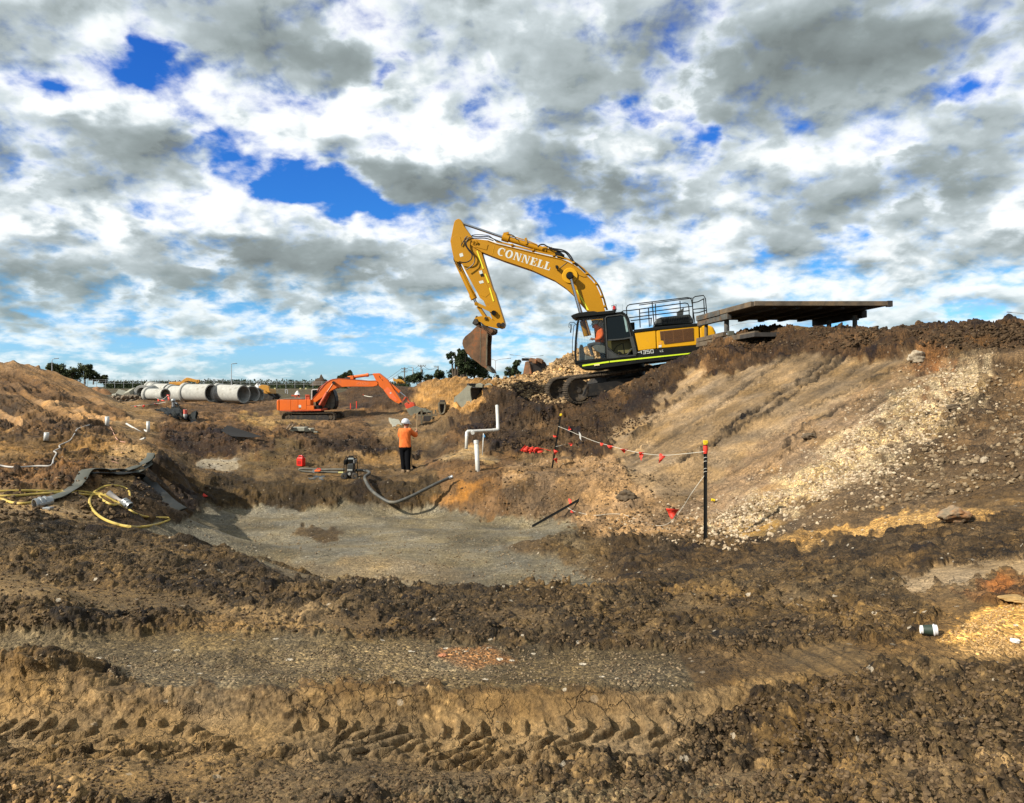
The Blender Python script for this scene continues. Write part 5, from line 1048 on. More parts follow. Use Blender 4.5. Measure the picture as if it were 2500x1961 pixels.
def orange():
    H = Frame(740, 1003, 62, -2, 0); inv = H.M.inverted(); p = H.poly
    R = thing('orange_excavator', 'orange excavator standing side-on in the pit with its bucket lowered to the right', 'excavator', mat=H.M)
    T = Frame(699, 1019, 62, -2, 0)
    track(R, inv, T, 3.65, .37, .60, -.05, 44, seed=11)
    track(R, inv, T, 3.65, .37, .60, 2.4, 44, seed=12)
    MB().box(H.L3(752, 1008, 1.5)+Vector((0, 0, -.05)), (2.2, 2.0, .45)).build('undercarriage', TRKD, R, bevel=.05)
    q = H.L(765, 1003, 1.5); MB().cyl((q[0], 1.5, q[1]-.15), (q[0], 1.5, q[1]+.12), .7, seg=24).build('slew_ring', BLK, R, smooth=True)
    MB().prism(p([(682,1001.5),(783,999),(784,1003.5),(700,1005),(683,1003.5)]), .05, 2.9).build('deck', ORA2, R, bevel=.02)
    MB().prism(p([(675,979),(677,976.5),(681,975.8),(681.5,1003),(677,1002),(675.2,999)]), .02, 2.9).build('counterweight', ORA, R, bevel=.06)
    for a, b in ((681.8, 709.3), (709.6, 727.2), (727.5, 748)):
        MB().prism(p([(a,976.2),(b,976.2),(b,1002.5),(a,1002.7)]), .05, .95).build('side_panel', ORA, R, bevel=.025)
    MB().prism(p([(682,977),(748,977),(748,1001),(682,1001)], .95), .95, 2.9).build('engine_housing', ORA2, R)
    MB().prism(p([(748.3,976.2),(757.5,976.2),(757.5,990),(748.3,990)]), .06, .95).build('tank', ORA, R, bevel=.025)
    MB().prism(p([(748.3,990.5),(765.5,990.5),(766.5,1001.8),(748.3,1002.2)]), .04, .95).build('step_box', ORA, R, bevel=.03)
    MB().prism(p([(767,990),(777,991),(778,1003),(767,1003)]), .2, 1.2).build('chassis_nose', BLK, R, bevel=.03)
    MB().prism(p([(691,972.5),(718,971.5),(736,973.5),(738,976),(690,976)], .4), .4, 2.4).build('engine_hood', M('dusty_grey_hood', (.15, .12, .085), .8), R, bevel=.04)
    e = MB()
    for x, y0, y1 in ((748,965,976), (752,963.5,976), (755,967,976), (725,973,976)): e.cyl(H.L3(x,y1,.5), H.L3(x,y0,.5), .07, seg=8)
    e.box(H.L3(751, 965, .5), (.35, .25, .08)); e.build('breather', ORA2, R, smooth=True)
    MB().prism(p([(729.2,989),(735.2,989),(735.2,995),(729.2,995)], .045), .045, .05).build('sticker', DECW, R); MB().prism(p([(729.8,995.3),(734.4,995.3),(734.4,997.4),(729.8,997.4)], .045), .045, .05).build('sticker', TRKD, R)
    # cab on the far side
    cf = MB(); v0 = 1.95; v1 = 2.9; L = lambda pts: p(pts, v0)
    cfp = [(760.5,975),(761,953.5),(763,951.3),(786,950.8),(808,951),(813,955),(817.5,968),(819,980),(818,992),(814,999)]
    qpath(cf, H, [(760.8,976),(761.2,953),(764,951.2),(776,950.8)], 1.5, v0, v0+.08); cw_ = cf.build('cab_frame', WHT, R)
    c2 = MB(); qpath(c2, H, [(776,951),(808,951.2),(813,955),(817.5,968),(819,980),(818,992),(814,999),(780,1000)], 1.6, v0, v1); c2.prism(L([(762,953),(812,953),(817,975),(815,998),(764,999)]), v1-.06, v1); c2.build('cab_shell', BLK, R)
    MB().prism(L([(762.5,953),(775.5,952.5),(775.5,974),(762.5,975)]), v0+.03, v0+.04).build('cab_window', MATS['tinted_glass'], R)
    MB().prism(L([(793,965),(806,955),(812,957),(816.5,968),(817.8,980),(816.5,992),(812,997),(794,997)]), v0+.05, v0+.06).build('front_window', M('dusty_glass', (.15, .14, .10), .3), R)
    fr = MB(); qpath(fr, H, [(805,957),(806,997)], .6, v0+.02, v0+.05); qpath(fr, H, [(795,985),(817,984)], .5, v0+.02, v0+.05); fr.build('window_bar', TRKD, R)
    # boom
    B0, B1 = 1.15, 1.75
    bpts = [(761.4,975),(778,957),(790,942.5),(796.6,935.5),(806.6,928.5),(815,925.5),(825.3,924),(845,925.2),(869.4,927.4),(900,929.8),(915.5,929.4),(920,931.5),(922.4,936),(920.5,941.5),(911,944),(897,944.4),(870,944),(841.8,944.5),(828,946),(819.8,948.3),(806.6,955),(781,974.8),(770,982.5),(764,981)]
    b = plate(H, bpts, B0, B1, 'boom', ORA, R, bevel=.02)
    m = MB(); q = H.L(871.5, 938.8, B0); strokes(m, 'HITACHI', q, (1, -.03), (0.03, 1), B0-.006, .165, gap=.34, th=.17); m.build('name', M('faded_letters', (.86, .25, .10), .6), b)
    fl = MB(); qpath(fl, H, bpts[0:12], .8, B0-.03, B1+.03); fl.build('flange', M('dull_orange', (.45, .07, .015), .6), b)
    hb = MB(); ptube(hb, H, [(776,962),(782,950),(790,940),(800,931),(812,926)], B0+.1, .03, 6); ptube(hb, H, [(774,956),(780,946),(784,944),(788,940)], B0+.3, .03, 6); hb.build('boom_pipe', ORA2, b, smooth=True)
    c = MB().cyl(H.L3(849,922.5,1.45), H.L3(899.4,915.6,1.45), .125, seg=14); c.cyl(H.L3(894,916.4,1.45), H.L3(900,915.5,1.45), .15, seg=14); c.box(H.L3(860,921.5,1.45), (.25, .34, .3)); c.build('arm_cylinder', ORA, R, smooth=True)
    k = MB(); k.prism(p([(838,925),(845,920),(855,921),(866,925.5),(864,928)], 1.3), 1.3, 1.6); k.build('cylinder_bracket', TRKD, b)
    MB().cyl(H.L3(899.5,915.6,1.45), H.L3(912,914,1.45), .06).build('arm_cylinder_rod', STEEL, R, smooth=True)
    for vv in (B0-.25, B1+.25):
        MB().cyl(H.L3(799,957.5,vv), H.L3(814.3,935,vv), .07).build('boom_cylinder_rod', M('dull_rod', (.55, .22, .12), .4, metal=.4), R, smooth=True); MB().cyl(H.L3(780,991,vv), H.L3(799.5,957,vv), .13, seg=14).build('boom_cylinder', ORA2, R, smooth=True)
    MB().cyl(H.L3(814.3,934.6,B0-.4), H.L3(814.3,934.6,B1+.4), .13, seg=14).build('pin_cap', TRKD, R, smooth=True)
    mg = MB(); mg.prism(p([(783,975),(806,955),(806,960),(792,990),(784,1000),(775,1000)], 1.6), 1.6, 1.75); mg.build('boom_guard', ORA2, R)
    # stick
    S0, S1 = 1.2, 1.7
    sp = [(909.2,913),(912,911.8),(925.3,911.2),(929,914),(946.8,928),(948.7,931.9),(976,973),(980.8,980.6),(979,985),(974,986),(963.7,981.5),(950.6,972),(937.5,954.3),(935.6,950.6),(927,944),(918.7,931)]
    s = plate(H, sp, S0, S1, 'stick', ORA, R, bevel=.02)
    MB().prism(p([(938,953.5),(945.5,945.5),(949,946.5),(972,977),(967,981),(952,971)], S0-.015), S0-.015, S0+.01).build('side_reinforcement', M('pale_orange_paint', (.90, .17, .045), .5), s, bevel=.005)
    dr = MB(); qbar(dr, H, (925.5,918), (929,924), 1.2, S0-.01, S0); qbar(dr, H, (932,926), (935,930), 1.2, S0-.01, S0); dr.build('hose_slot', BLK, s)
    MB().prism(p([(951,959.5),(954.5,957.5),(956,960),(952.5,962)], S0-.022), S0-.022, S0-.01).build('sticker', DECW, s)
    MB().cyl(H.L3(948.5,934.5,1.45), H.L3(975.9,957.5,1.45), .13, seg=14).build('bucket_cylinder', ORA, R, smooth=True)
    MB().cyl(H.L3(975.9,957.5,1.45), H.L3(990,968.9,1.45), .055).build('bucket_cylinder_rod', STEEL, R, smooth=True)
    lk = MB(); qbar(lk, H, (990,969), (978,986), 3.2, S0-.05, S0+.02); qbar(lk, H, (990,969), (978,986), 3.2, S1-.02, S1+.05); lk.build('rocker_arm', ORA2, R)
    l2 = MB(); qpath(l2, H, [(992,969.5),(996,978),(1003,984.5)], 2.6, S0+.05, S1-.05); l2.build('link', ORA2, R)
    hi = MB(); hi.prism(p([(981.5,987),(988,983),(993,988),(999,982.5),(1004,984),(1006.8,991.8),(990,999.3),(984,996)]), S0-.12, S1+.12); hi.build('quick_hitch', M('red_orange_paint', (.70, .07, .02), .5, dirt=(.25, .07, .04), damt=.35), R, bevel=.02)
    MB().cyl(H.L3(978,986,S0-.15), H.L3(978,986,S1+.15), .11, seg=14).build('pin_cap', TRKD, R, smooth=True)
    # bucket, mouth turned down
    bk = MB(); K0, K1 = .85, 2.05
    pts = [(992,1000),(1000,996),(1010,992.5),(1017,994.5),(1024,998),(1034,999.5),(1040,1003.5),(1028,1003.5),(1022.5,1006),(1019,1013),(1018,1022),(1010,1022.5),(1003,1017),(997,1008.7)]
    for va, vb in ((K0, K0+.05), (K1-.05, K1)): bk.prism(p(pts, K0), va, vb)
    bk.prism(p([(1005,994.5),(1010,992),(1024,997.5),(1036,999),(1047,1004.5),(1044,1004.8),(1034,1001),(1022,1000),(1010,995)], K0), K0+.02, K1-.02)
    bk.prism(p([(992,1000),(997,1008.7),(1003,1017),(1005,1016),(999,1008),(994,1000)], K0), K0+.05, K1-.05)
    bb = bk.build('bucket', BKTG, R, bevel=.01)
    for vv in np.linspace(K0+.08, K1-.08, 5): MB().prism(p([(1041,1002.5),(1045,1003),(1049.5,1006),(1043,1005.5)], K0), vv-.05, vv+.05).build('tooth', BKT, bb)
    return R
ORX = orange()
def fuse(mb, name, mat, par, vox=.014, sm=3, **kw):
    """one continuous skin over overlapping limbs"""
    o = mb.build(name, mat, par, smooth=True, **kw); o.modifiers.clear()
    r = o.modifiers.new('skin', 'REMESH'); r.mode = 'VOXEL'; r.voxel_size = vox; r.use_smooth_shade = True
    s = o.modifiers.new('soft', 'SMOOTH'); s.iterations = sm; s.factor = .5
    return o
def limb(mb, pts, rs, seg=12, n=5):
    """tapered limb through joints"""
    P_ = spline(pts, n); m = len(P_); R_ = [np.interp(i/(m-1)*(len(rs)-1), range(len(rs)), rs) for i in range(m)]
    mb.tube(P_, [float(x) for x in R_], seg); mb.ball(P_[0], R_[0], 10, 6); mb.ball(P_[-1], R_[-1], 10, 6); return mb
def hand(mb, wrist, d, palm_n, grip=.6, s=1.0):
    """palm, four unequal bent fingers and a thumb from the side of the palm"""
    d = Vector(d).normalized(); n = Vector(palm_n).normalized(); sd_ = d.cross(n).normalized(); w = Vector(wrist)
    mb.ball(w+d*.045*s, .045*s, 10, 7, sc=(1, 1, 1)); mb.beam(w, w+d*.085*s, .075*s, .030*s, up=n)
    for i, (o, l) in enumerate(((-.030, .070), (-.010, .080), (.010, .075), (.029, .060))):
        a = w+d*.085*s+sd_*o*s; b = a+(d*math.cos(grip)+n*math.sin(grip))*l*.45*s; c = b+(d*math.cos(grip*2.2)+n*math.sin(grip*2.2))*l*.35*s; e = c+(d*math.cos(grip*3.1)+n*math.sin(grip*3.1))*l*.25*s
        mb.tube([a, b, c, e], [.0095*s, .009*s, .0085*s, .007*s], 7)
    a = w+d*.03*s-sd_*.036*s; b = a+(d*.6-sd_*.55+n*.4).normalized()*.04*s; c = b+(d*.8+n*.5).normalized()*.03*s
    mb.tube([a, b, c], [.012*s, .011*s, .009*s], 7)
def head(mb, c, fwd, r=.098):
    c = Vector(c); f = Vector(fwd).normalized(); up = Vector((0, 0, 1)); sd_ = f.cross(up).normalized()
    R_ = Matrix((sd_, f, up)).transposed()
    mb.ball(c, r, 16, 12, sc=(.80, .96, 1.12), rot=R_); mb.ball(c+f*.035-up*.055, r*.62, 12, 8, sc=(.85, .9, .9), rot=R_)
    mb.tube([c+f*.088+up*.012, c+f*.112-up*.022, c+f*.085-up*.03], [.010, .015, .012], 8)
    for k in (-1, 1):
        mb.ball(c+sd_*k*.080-up*.005, .026, 8, 6, sc=(.35, .7, 1.15), rot=R_); mb.ball(c+f*.085+sd_*k*.032+up*.012, .010, 8, 6)
    mb.ball(c+f*.088-up*.052, .022, 8, 6, sc=(1.2, .4, .3), rot=R_)
def helmet(c, fwd, r, name, mat, par):
    c = Vector(c); f = Vector(fwd).normalized(); up = Vector((0, 0, 1)); sd_ = f.cross(up).normalized(); R_ = Matrix((sd_, f, up)).transposed()
    mb = MB(); V = []; seg, rings = 24, 8
    for i in range(rings+1):
        ph = math.pi*.5*i/rings*1.08
        for k in range(seg):
            th = 2*math.pi*k/seg; v = Vector((math.sin(ph)*math.cos(th)*r*.86, math.sin(ph)*math.sin(th)*r*1.06, math.cos(ph)*r*1.02))
            V.append(c+R_ @ v)
    br = len(V)
    for k in range(seg):                                   # brim, long in front
        th = 2*math.pi*k/seg; ex = 1.10+.42*max(0, math.sin(th))**3; v = Vector((math.cos(th)*r*.88*(1.08), math.sin(th)*r*1.06*ex, -.16*r-.10*r*max(0, math.sin(th)))); V.append(c+R_ @ v)
    Fc = [(i*seg+k, (i+1)*seg+k, (i+1)*seg+(k+1) % seg, i*seg+(k+1) % seg) for i in range(rings+1) for k in range(seg)]
    mb.add(V, Fc)
    mb.beam(c+R_ @ Vector((0, -r*.8, r*.62)), c+R_ @ Vector((0, r*.8, r*.62)), .03, .02)
    o = mb.build(name, mat, par, smooth=True); s = o.modifiers.new('thick', 'SOLIDIFY'); s.thickness = .006; return o

def worker():
    Y = 25.0; k = Y/F; O = gp(988, 1153, 22, 29); 
    if abs(O.y-Y) > 2.5: O = P(988, 1153, Y)
    O.z += .0; k = O.y/F
    R = thing('person', 'standing worker in an orange shirt, dark trousers and white hard hat, seen from behind', 'person', O)
    def q(px, py, d=0.0): return Vector(((px-988)*k, d, (1153-py)*k))
    # the body itself
    b = MB(); head(b, q(991.5, 1035, .02), (.75, .66, -.12), .093); limb(b, [q(991, 1042, .02), q(990, 1049, 0)], [.058, .062]); b.ball(q(989, 1062), .15, 12, 8, sc=(1, .6, 1.3)); 
    limb(b, [q(1001, 1050, .02), q(1009, 1059, .10), q(1014, 1061, .22), q(1013.5, 1057, .33)], [.045, .04, .035, .026]); hand(b, q(1013.5, 1057, .33), (.1, .5, .6), (-.6, 0, .4), .7)
    limb(b, [q(977, 1051, .02), q(976, 1064, .10), q(982, 1072, .24)], [.045, .038, .028]); hand(b, q(982, 1072, .24), (.5, .6, -.1), (0, .2, .6), .6)
    limb(b, [q(982, 1092), q(984, 1120), q(986, 1145)], [.07, .05, .04]); limb(b, [q(996, 1092), q(996, 1120), q(997, 1145)], [.07, .05, .04]); limb(b, [q(989, 1062), q(989, 1092)], [.12, .12])
    fuse(b, 'body', SKIN, R, .012, 2)
    s = MB()
    for (py, hw, hd, dx) in (): pass
    prof = [(1045.5, 5.0, .07), (1048, 11.0, .105), (1053, 14.3, .125), (1062, 13.9, .13), (1072, 13.4, .125), (1082, 14.0, .13), (1092.5, 14.8, .135)]
    V = []; seg = 22; cx = [989.6, 989.3, 989, 988.8, 988.8, 988.8, 988.8]
    for (py, hw, hd), c0 in zip(prof, cx):
        for j in range(seg):
            th = 2*math.pi*j/seg; p_ = q(c0, py); wr = 1+.05*math.sin(j*2.3+py*.3)+.03*math.sin(j*5.1+py)
            V.append(p_+Vector((math.copysign(abs(math.cos(th))**.8, math.cos(th))*hw*k*wr, math.copysign(abs(math.sin(th))**.8, math.sin(th))*hd*wr, 0)))
    n = len(prof); s.add(V, [(i*seg+j, i*seg+(j+1) % seg, (i+1)*seg+(j+1) % seg, (i+1)*seg+j) for i in range(n-1) for j in range(seg)]+[tuple(range(seg-1, -1, -1)), tuple((n-1)*seg+j for j in range(seg))])
    limb(s, [q(1000, 1050.5, .0), q(1007, 1058, .06), q(1012.5, 1063.5, .14), q(1013.2, 1060, .27)], [.082, .078, .074, .056]); limb(s, [q(978.5, 1051, .0), q(975.5, 1062, .06), q(977.5, 1071, .17)], [.080, .070, .056])
    fuse(s, 'shirt', ORF, R, .016, 2)
    t_ = MB(); t_.ball(q(989, 1093), .20, 14, 8, sc=(1.0, .68, .62)); limb(t_, [q(982.6, 1093), q(983.5, 1118, .03), q(985.3, 1146, .0)], [.108, .092, .068]); limb(t_, [q(996, 1093), q(996.4, 1118, -.02), q(997.5, 1147, -.03)], [.106, .090, .068])
    fuse(t_, 'trousers', NAVY, R, .016, 2)
    for x, y, dd in ((984.8, 1151, 0), (997.6, 1153, -.04)):
        bt = MB(); bt.box(q(x, y, .05+dd), (.10, .27, .09)); bt.ball(q(x, y-2, .0+dd), .06, 10, 7); bt.cyl(q(x, y-6.5, dd), q(x, y, dd), .062, .058); fuse(bt, 'boot', BOOT, R, .016, 2)
    helmet(q(990.5, 1032, .01), (.80, .60, -.10), .135, 'hard_hat', HELM, R)
    # what he holds
    a = thing('wooden_pole', 'thin pale pole held upright in the standing worker right hand', 'pole', O+q(1014, 1057, .36)); a_ = MB().cyl((0, 0, -.12), (.02, 0, .62), .014, seg=8); a_.build('shaft', WOODB if False else M('pale_timber', (.42, .30, .16), .8), a)
    g = gp(1012, 1151, 22, 29); g.y = O.y+.15; g.z = O.z+(1153-1152)*k
    sh = thing('shovel', 'long handled shovel with a dark blade standing by the standing worker boots', 'shovel', O+q(1011, 1150, .12))
    MB().cyl(Vector((-.09, .0, .15)), q(1003.5, 1090, .12)-q(1011, 1150, .12), .017, seg=8).build('handle', M('pale_timber', (.42, .30, .16), .8), sh)
    bl = MB(); bl.add([(-.11, 0, .18), (-.03, -.02, .16), (.06, 0, .12), (.10, .02, -.02), (.06, .02, -.06), (-.02, 0, .0), (-.02, .05, .08)], [(0, 1, 6), (1, 2, 6), (2, 3, 6), (3, 4, 6), (4, 5, 6), (5, 0, 6)]); o = bl.build('blade', TRKD, sh, smooth=True); so_ = o.modifiers.new('t', 'SOLIDIFY'); so_.thickness = .008
worker()

def operator():
    H = HF; v = .52
    O = H.M @ H.L3(1475, 846, v)
    R = thing('person', 'seated operator in orange hooded top and grey helmet inside the black cab', 'person', O)
    MI = R.matrix_world.inverted() if False else Matrix.Translation(-O)
    def q(px, py, dv=0.0): return MI @ (H.M @ H.L3(px, py, v+dv))
    b = MB(); head(b, q(1451, 794), (-.85, -.25, -.42), .10); limb(b, [q(1456, 801), q(1463, 806)], [.06, .07]); b.ball(q(1466, 820), .16, 12, 8)
    limb(b, [q(1468, 812, -.16), q(1464, 827, -.2), q(1449, 829, -.16)], [.05, .042, .03]); hand(b, q(1449, 829, -.16), (-.9, -.1, .05), (0, 0, -1), .5, 1.1)
    limb(b, [q(1466, 812, .18), q(1460, 828, .2), q(1447, 827, .16)], [.05, .042, .03]); hand(b, q(1447, 827, .16), (-.9, 0, 0), (0, 0, -1), .5)
    fuse(b, 'body', SKIN, R, .013, 2)
    s = MB(); limb(s, [q(1457, 800), q(1464, 808), q(1467, 818), q(1465, 831)], [.10, .17, .20, .19]); limb(s, [q(1468, 807, -.17), q(1470, 818, -.22), q(1464, 826, -.22), q(1456, 828.5, -.19)], [.085, .08, .065, .05]); limb(s, [q(1466, 807, .17), q(1466, 820, .22), q(1455, 828, .18)], [.085, .075, .05]); s.ball(q(1453.5, 796), .105, 12, 8, sc=(1, .9, 1.1))
    fuse(s, 'hooded_top', ORF2, R, .016, 2)
    t_ = MB()
    for dv in (-.12, .12): limb(t_, [q(1468, 842, dv), q(1452, 841, dv*1.2), q(1438, 843, dv*1.5)], [.105, .095, .075]); limb(t_, [q(1438, 843, dv*1.5), q(1443, 856, dv*1.4), q(1447, 868, dv*1.3)], [.075, .065, .055])
    fuse(t_, 'trousers', JEAN, R, .016, 2)
    for dv in (-.16, .16): bt = MB(); bt.box(q(1444, 872.5, dv), (.25, .10, .09)); bt.cyl(q(1447, 867, dv), q(1448, 872, dv), .06); fuse(bt, 'boot', BOOT, R, .016, 2)
    helmet(q(1452, 790), (-.88, -.2, -.30), .135, 'hard_hat', HELM2, R)
operator()
CM = np.minimum.accumulate(PYF, axis=0)
def gps(px, py, lo=0.0):
    c = np.clip(np.searchsorted(ca, px), 0, NC-1)
    return P(px, py, float(YF[min(NR-1, max(int(np.searchsorted(-CM[:, c], -py)), int(np.searchsorted(lb, math.log(max(lo, 1.31)))))), c]))
def ground_path(pts, n=5, lift=.0, lo=0.0, smooth=2, ysm=3):
    p2 = spline([(x, y, 0) for x, y in pts], n); Ys = np.array([gps(p.x, p.y, lo).y for p in p2])
    for _ in range(ysm): Ys = np.convolve(np.r_[Ys[0], Ys, Ys[-1]], (.25, .5, .25), 'valid')
    out = [P(p.x, p.y, float(Y)) for p, Y in zip(p2, Ys)]
    return [o+Vector((0, 0, lift)) for o in out]
def one(mb, name, mat, label, cat, group=None, **kw):
    o = mb.build(name, mat, None, **kw); 
    me = o.data; c = sum((v.co for v in me.vertices), Vector())/max(1, len(me.vertices)); me.transform(Matrix.Translation(-c)); o.location = c
    return tag(o, label, cat, group)

# ---------------------------------------------------------------- trench shield over the bank
def shield():
    A = P(1842, 737, 24); B = P(2170, 735, 24); C = P(1707, 776, 28); A.z = B.z = 2.70; C.z = 2.60
    R = thing('trench_shield', 'muddy steel trench shield lying flat, its dark upper panel propped above the bank on spreaders', 'trench shield', (A+B+C)/3)
    o = R.location; A, B, C = A-o, B-o, C-o; D = B+(C-A)
    def slab(z0, z1, name, mat): 
        m = MB(); q = [A, B, D, C]; m.add([p+Vector((0, 0, z)) for z in (z0, z1) for p in q], [(0,1,2,3)[::-1],(4,5,6,7),(0,1,5,4),(1,2,6,5),(2,3,7,6),(3,0,4,7)]); return m.build(name, mat, R, bevel=.01)
    up = slab(-.13, -.02, 'upper_panel', SHADED)
    e = MB().beam(A+Vector((-.02, -.03, -.06)), B+Vector((.0, -.03, -.06)), .10, .15); e.build('edge_beam', SHLD, R, bevel=.012)
    d = (C-A).normalized()
    MB().beam(A+d*.06+Vector((-.04, 0, -.065)), A+d*2.2+Vector((-.04, 0, -.065)), .12, .17).build('edge_beam', SHLD, R, bevel=.012)
    MB().beam(A+d*2.2+Vector((-.05, 0, -.075)), C+Vector((-.05, 0, -.075)), .14, .19).build('edge_beam', SHLD2, R, bevel=.012)
    MB().beam(A+d*1.7+Vector((.0, 0, -.26)), C+Vector((.0, 0, -.26)), .16, .20).build('side_rail', SHLD2, R, bevel=.012)
    MB().beam(B+d*1.2+Vector((0, 0, -.24)), D+Vector((0, 0, -.24)), .20, .24).build('side_rail', SHADED, R, bevel=.012)
    MB().box(B+Vector((.0, -.02, -.07)), (.16, .16, .19)).build('corner_block', SHADED, R, bevel=.01)
    for k in range(5): q = A+(B-A)*(.16+.17*k); MB().beam(q+Vector((0, .1, -.17)), q+(D-B)*.96+Vector((0, 0, -.17)), .12, .09).build('rib', SHADED, R)
    L0 = -1.00
    lo = MB(); q = [A, B+Vector((.1, 0, 0)), D, C]; lo.add([p+Vector((0, 0, z+L0)) for z in (-.10, .03) for p in q], [(3,2,1,0),(4,5,6,7),(0,1,5,4),(1,2,6,5),(2,3,7,6),(3,0,4,7)]); lo.build('lower_panel', SHADED, R)
    MB().beam(A+Vector((.1, .1, L0+.00)), C+Vector((-.05, 0, L0-.05)), .16, .17).build('edge_beam', SHLD, R, bevel=.012)
    MB().beam(A+d*2.0+Vector((-.02, 0, L0+.16)), C+Vector((-.05, 0, L0+.12)), .14, .15).build('side_rail', SHLD, R, bevel=.012)
    bl = MB().box(A+d*1.75+Vector((.1, .1, L0+.17)), (.20, .16, .16)); bl.build('spreader_socket', M('olive_steel', (.10, .105, .08), .7), R, bevel=.01)
    def post(px, y0, y1, Y, w, mt):
        a = P(px, y0, Y)-o; b = P(px, y1, Y)-o; p_ = MB().cyl(b, a, w, seg=12).build('spreader', mt, R, smooth=True); return a, p_
    post(1724, 790, 826, 27.6, .065, SHLD); post(1774, 778, 814, 26.2, .085, SHLD2); post(2024, 782, 812, 25.8, .075, SHLD2); a, p_ = post(2087, 770, 812, 24.9, .075, SHLD2)
    MB().cyl(a+Vector((0, 0, -.16)), a+Vector((0, 0, -.10)), .13, seg=14).build('flange', SHLD2, p_, smooth=True)
    for u, dz in ((.25, 0), (.85, .02)): 
        p3 = C+(A-C)*u*.2; MB().cyl(p3+Vector((-.13, 0, -.08)), p3+Vector((-.05, 0, -.08)), .022, seg=8).build('bolt', TRKD, R)
    sc = MB()
    for k in range(3): q = P(2095+k*14, 808-k*1.5, 25.6)-o; sc.beam(q, q+Vector((.2, .1, .02)), .10, .03)
    sc.build('loose_plate', SHADED, R)
shield()

# ---------------------------------------------------------------- concrete pipes
def conc_pipe(xl, yl, Yl, xr, yr, Yr, r, label, bell='l', wall=.12):
    a = P(xl, yl, Yl); b = P(xr, yr, Yr); c = (a+b)/2; d = (b-a); L_ = d.length; d.normalize()
    R = thing('concrete_pipe', label, 'concrete pipe', c, group='concrete pipes stored along the far side'); a -= c
    ro = r; bl = .42
    pr = [(ro-wall, 0), (ro+.13, 0), (ro+.13, bl-.08), (ro, bl), (ro, L_), (ro-wall, L_), (ro-wall, 0)] if bell == 'l' else [(ro-wall, 0), (ro, 0), (ro, L_-bl), (ro+.13, L_-bl+.08), (ro+.13, L_), (ro-wall, L_), (ro-wall, 0)]
    MB().lathe(pr, a, d, 40).build('barrel', CONC, R, smooth=True)
    e = a if bell == 'l' else a+d*(L_-.32)
    MB().lathe([(ro+.135, 0), (ro+.155, .03), (ro+.155, .26), (ro+.135, .29)], e, d, 40).build('collar', CONC, R, smooth=True)
conc_pipe(532, 960, 80.2, 595, 962.5, 78.6, .93, 'long concrete pipe right of the biggest one, open at its right end')
conc_pipe(418, 962, 82, 462, 962, 80.6, .88, 'concrete pipe left of the biggest one, its right end pushed against the next collar')
conc_pipe(453, 959.5, 80.6, 516.7, 960, 79, .94, 'biggest concrete pipe, middle of the row, wide collar and open right end')
conc_pipe(360, 963, 79, 404, 963, 77.6, .60, 'short small concrete pipe in front near the left end, open right end showing')
conc_pipe(347, 959.5, 82, 372, 955, 86, .70, 'leftmost concrete pipe with its open end turned to the left')
conc_pipe(380, 956, 88, 415, 957, 86, .92, 'concrete pipe standing behind the short small one')
conc_pipe(575, 962, 84.5, 616, 962.8, 82.5, .94, 'concrete pipe behind and right of the second last one, dark open end')
conc_pipe(600, 963, 86, 629.5, 965, 84.6, .82, 'rightmost concrete pipe, only its narrow open end showing', wall=.10)
conc_pipe(366, 946, 92, 376, 946, 91, .60, 'small concrete pipe end peeping over the leftmost pipes')
sc_ = MB(); 
for a_, b_ in (((548,948),(552,944)),((552,944),(553,949)),((555,946),(560,944)),((560,944),(561,949)),((561,949),(566,945))): sc_.beam(P(*a_, 77.9), P(*b_, 77.9), .05, .02)

# ---------------------------------------------------------------- PVC pipes
def pipe_path(pts, r, name, label, n=0, mat=None, seg=14, coll=()):
    P_ = [P(*p) for p in pts]; base = P_[-1].copy(); R = thing(name, label, 'pipe', base)
    Q = [p-base for p in P_]; m = MB()
    # rounded elbows
    out = [Q[0]]
    for i in range(1, len(Q)-1):
        d0 = (Q[i]-Q[i-1]).normalized(); d1 = (Q[i+1]-Q[i]).normalized(); e = min(r*2.2, .3*(Q[i]-Q[i-1]).length, .3*(Q[i+1]-Q[i]).length)
        for t_ in (0, .25, .5, .75, 1): a = Q[i]-d0*e*(1-t_); b = Q[i]+d1*e*t_; out.append(a*(1-t_)+b*t_)
    out.append(Q[-1]); m.tube(out, r, seg, cap=False)
    d = (out[1]-out[0]).normalized(); o = m.build('pipe', mat or PVC, R, smooth=True); s = o.modifiers.new('w', 'SOLIDIFY'); s.thickness = r*.16
    for i in range(1, len(Q)-1):
        d0 = (Q[i]-Q[i-1]).normalized(); d1 = (Q[i+1]-Q[i]).normalized(); c = MB()
        c.cyl(Q[i]-d0*r*3.4, Q[i]-d0*r*2.0, r*1.14, seg=seg); c.cyl(Q[i]+d1*r*2.0, Q[i]+d1*r*3.4, r*1.14, seg=seg); c.tube([Q[i]-d0*r*2.2, Q[i]-d0*r*.5, Q[i]+d1*r*.5, Q[i]+d1*r*2.2], r*1.1, seg); c.build('elbow', PVC, R, smooth=True)
    for k in coll: c = Q[0]+(Q[-1]-Q[0])*k; MB().cyl(c, c+(Q[-1]-Q[0]).normalized()*r*1.6, r*1.15, seg=seg).build('coupling', PVC, R, smooth=True)
    return R
r_ = pipe_path([(1213, 990, 25), (1216, 1050, 24.6), (1140, 1054, 24.2), (1138.5, 1096, 24.0)], .052, 'pvc_pipe', 'white plastic pipe with two right angle bends standing out of the bank')
b_ = P(1138.5, 1096, 24.0); MB().cyl(P(1154, 1055, 24.05)-b_, P(1154, 1057, 23.85)-b_, .06).build('inspection_tee', PVC, r_, smooth=True)
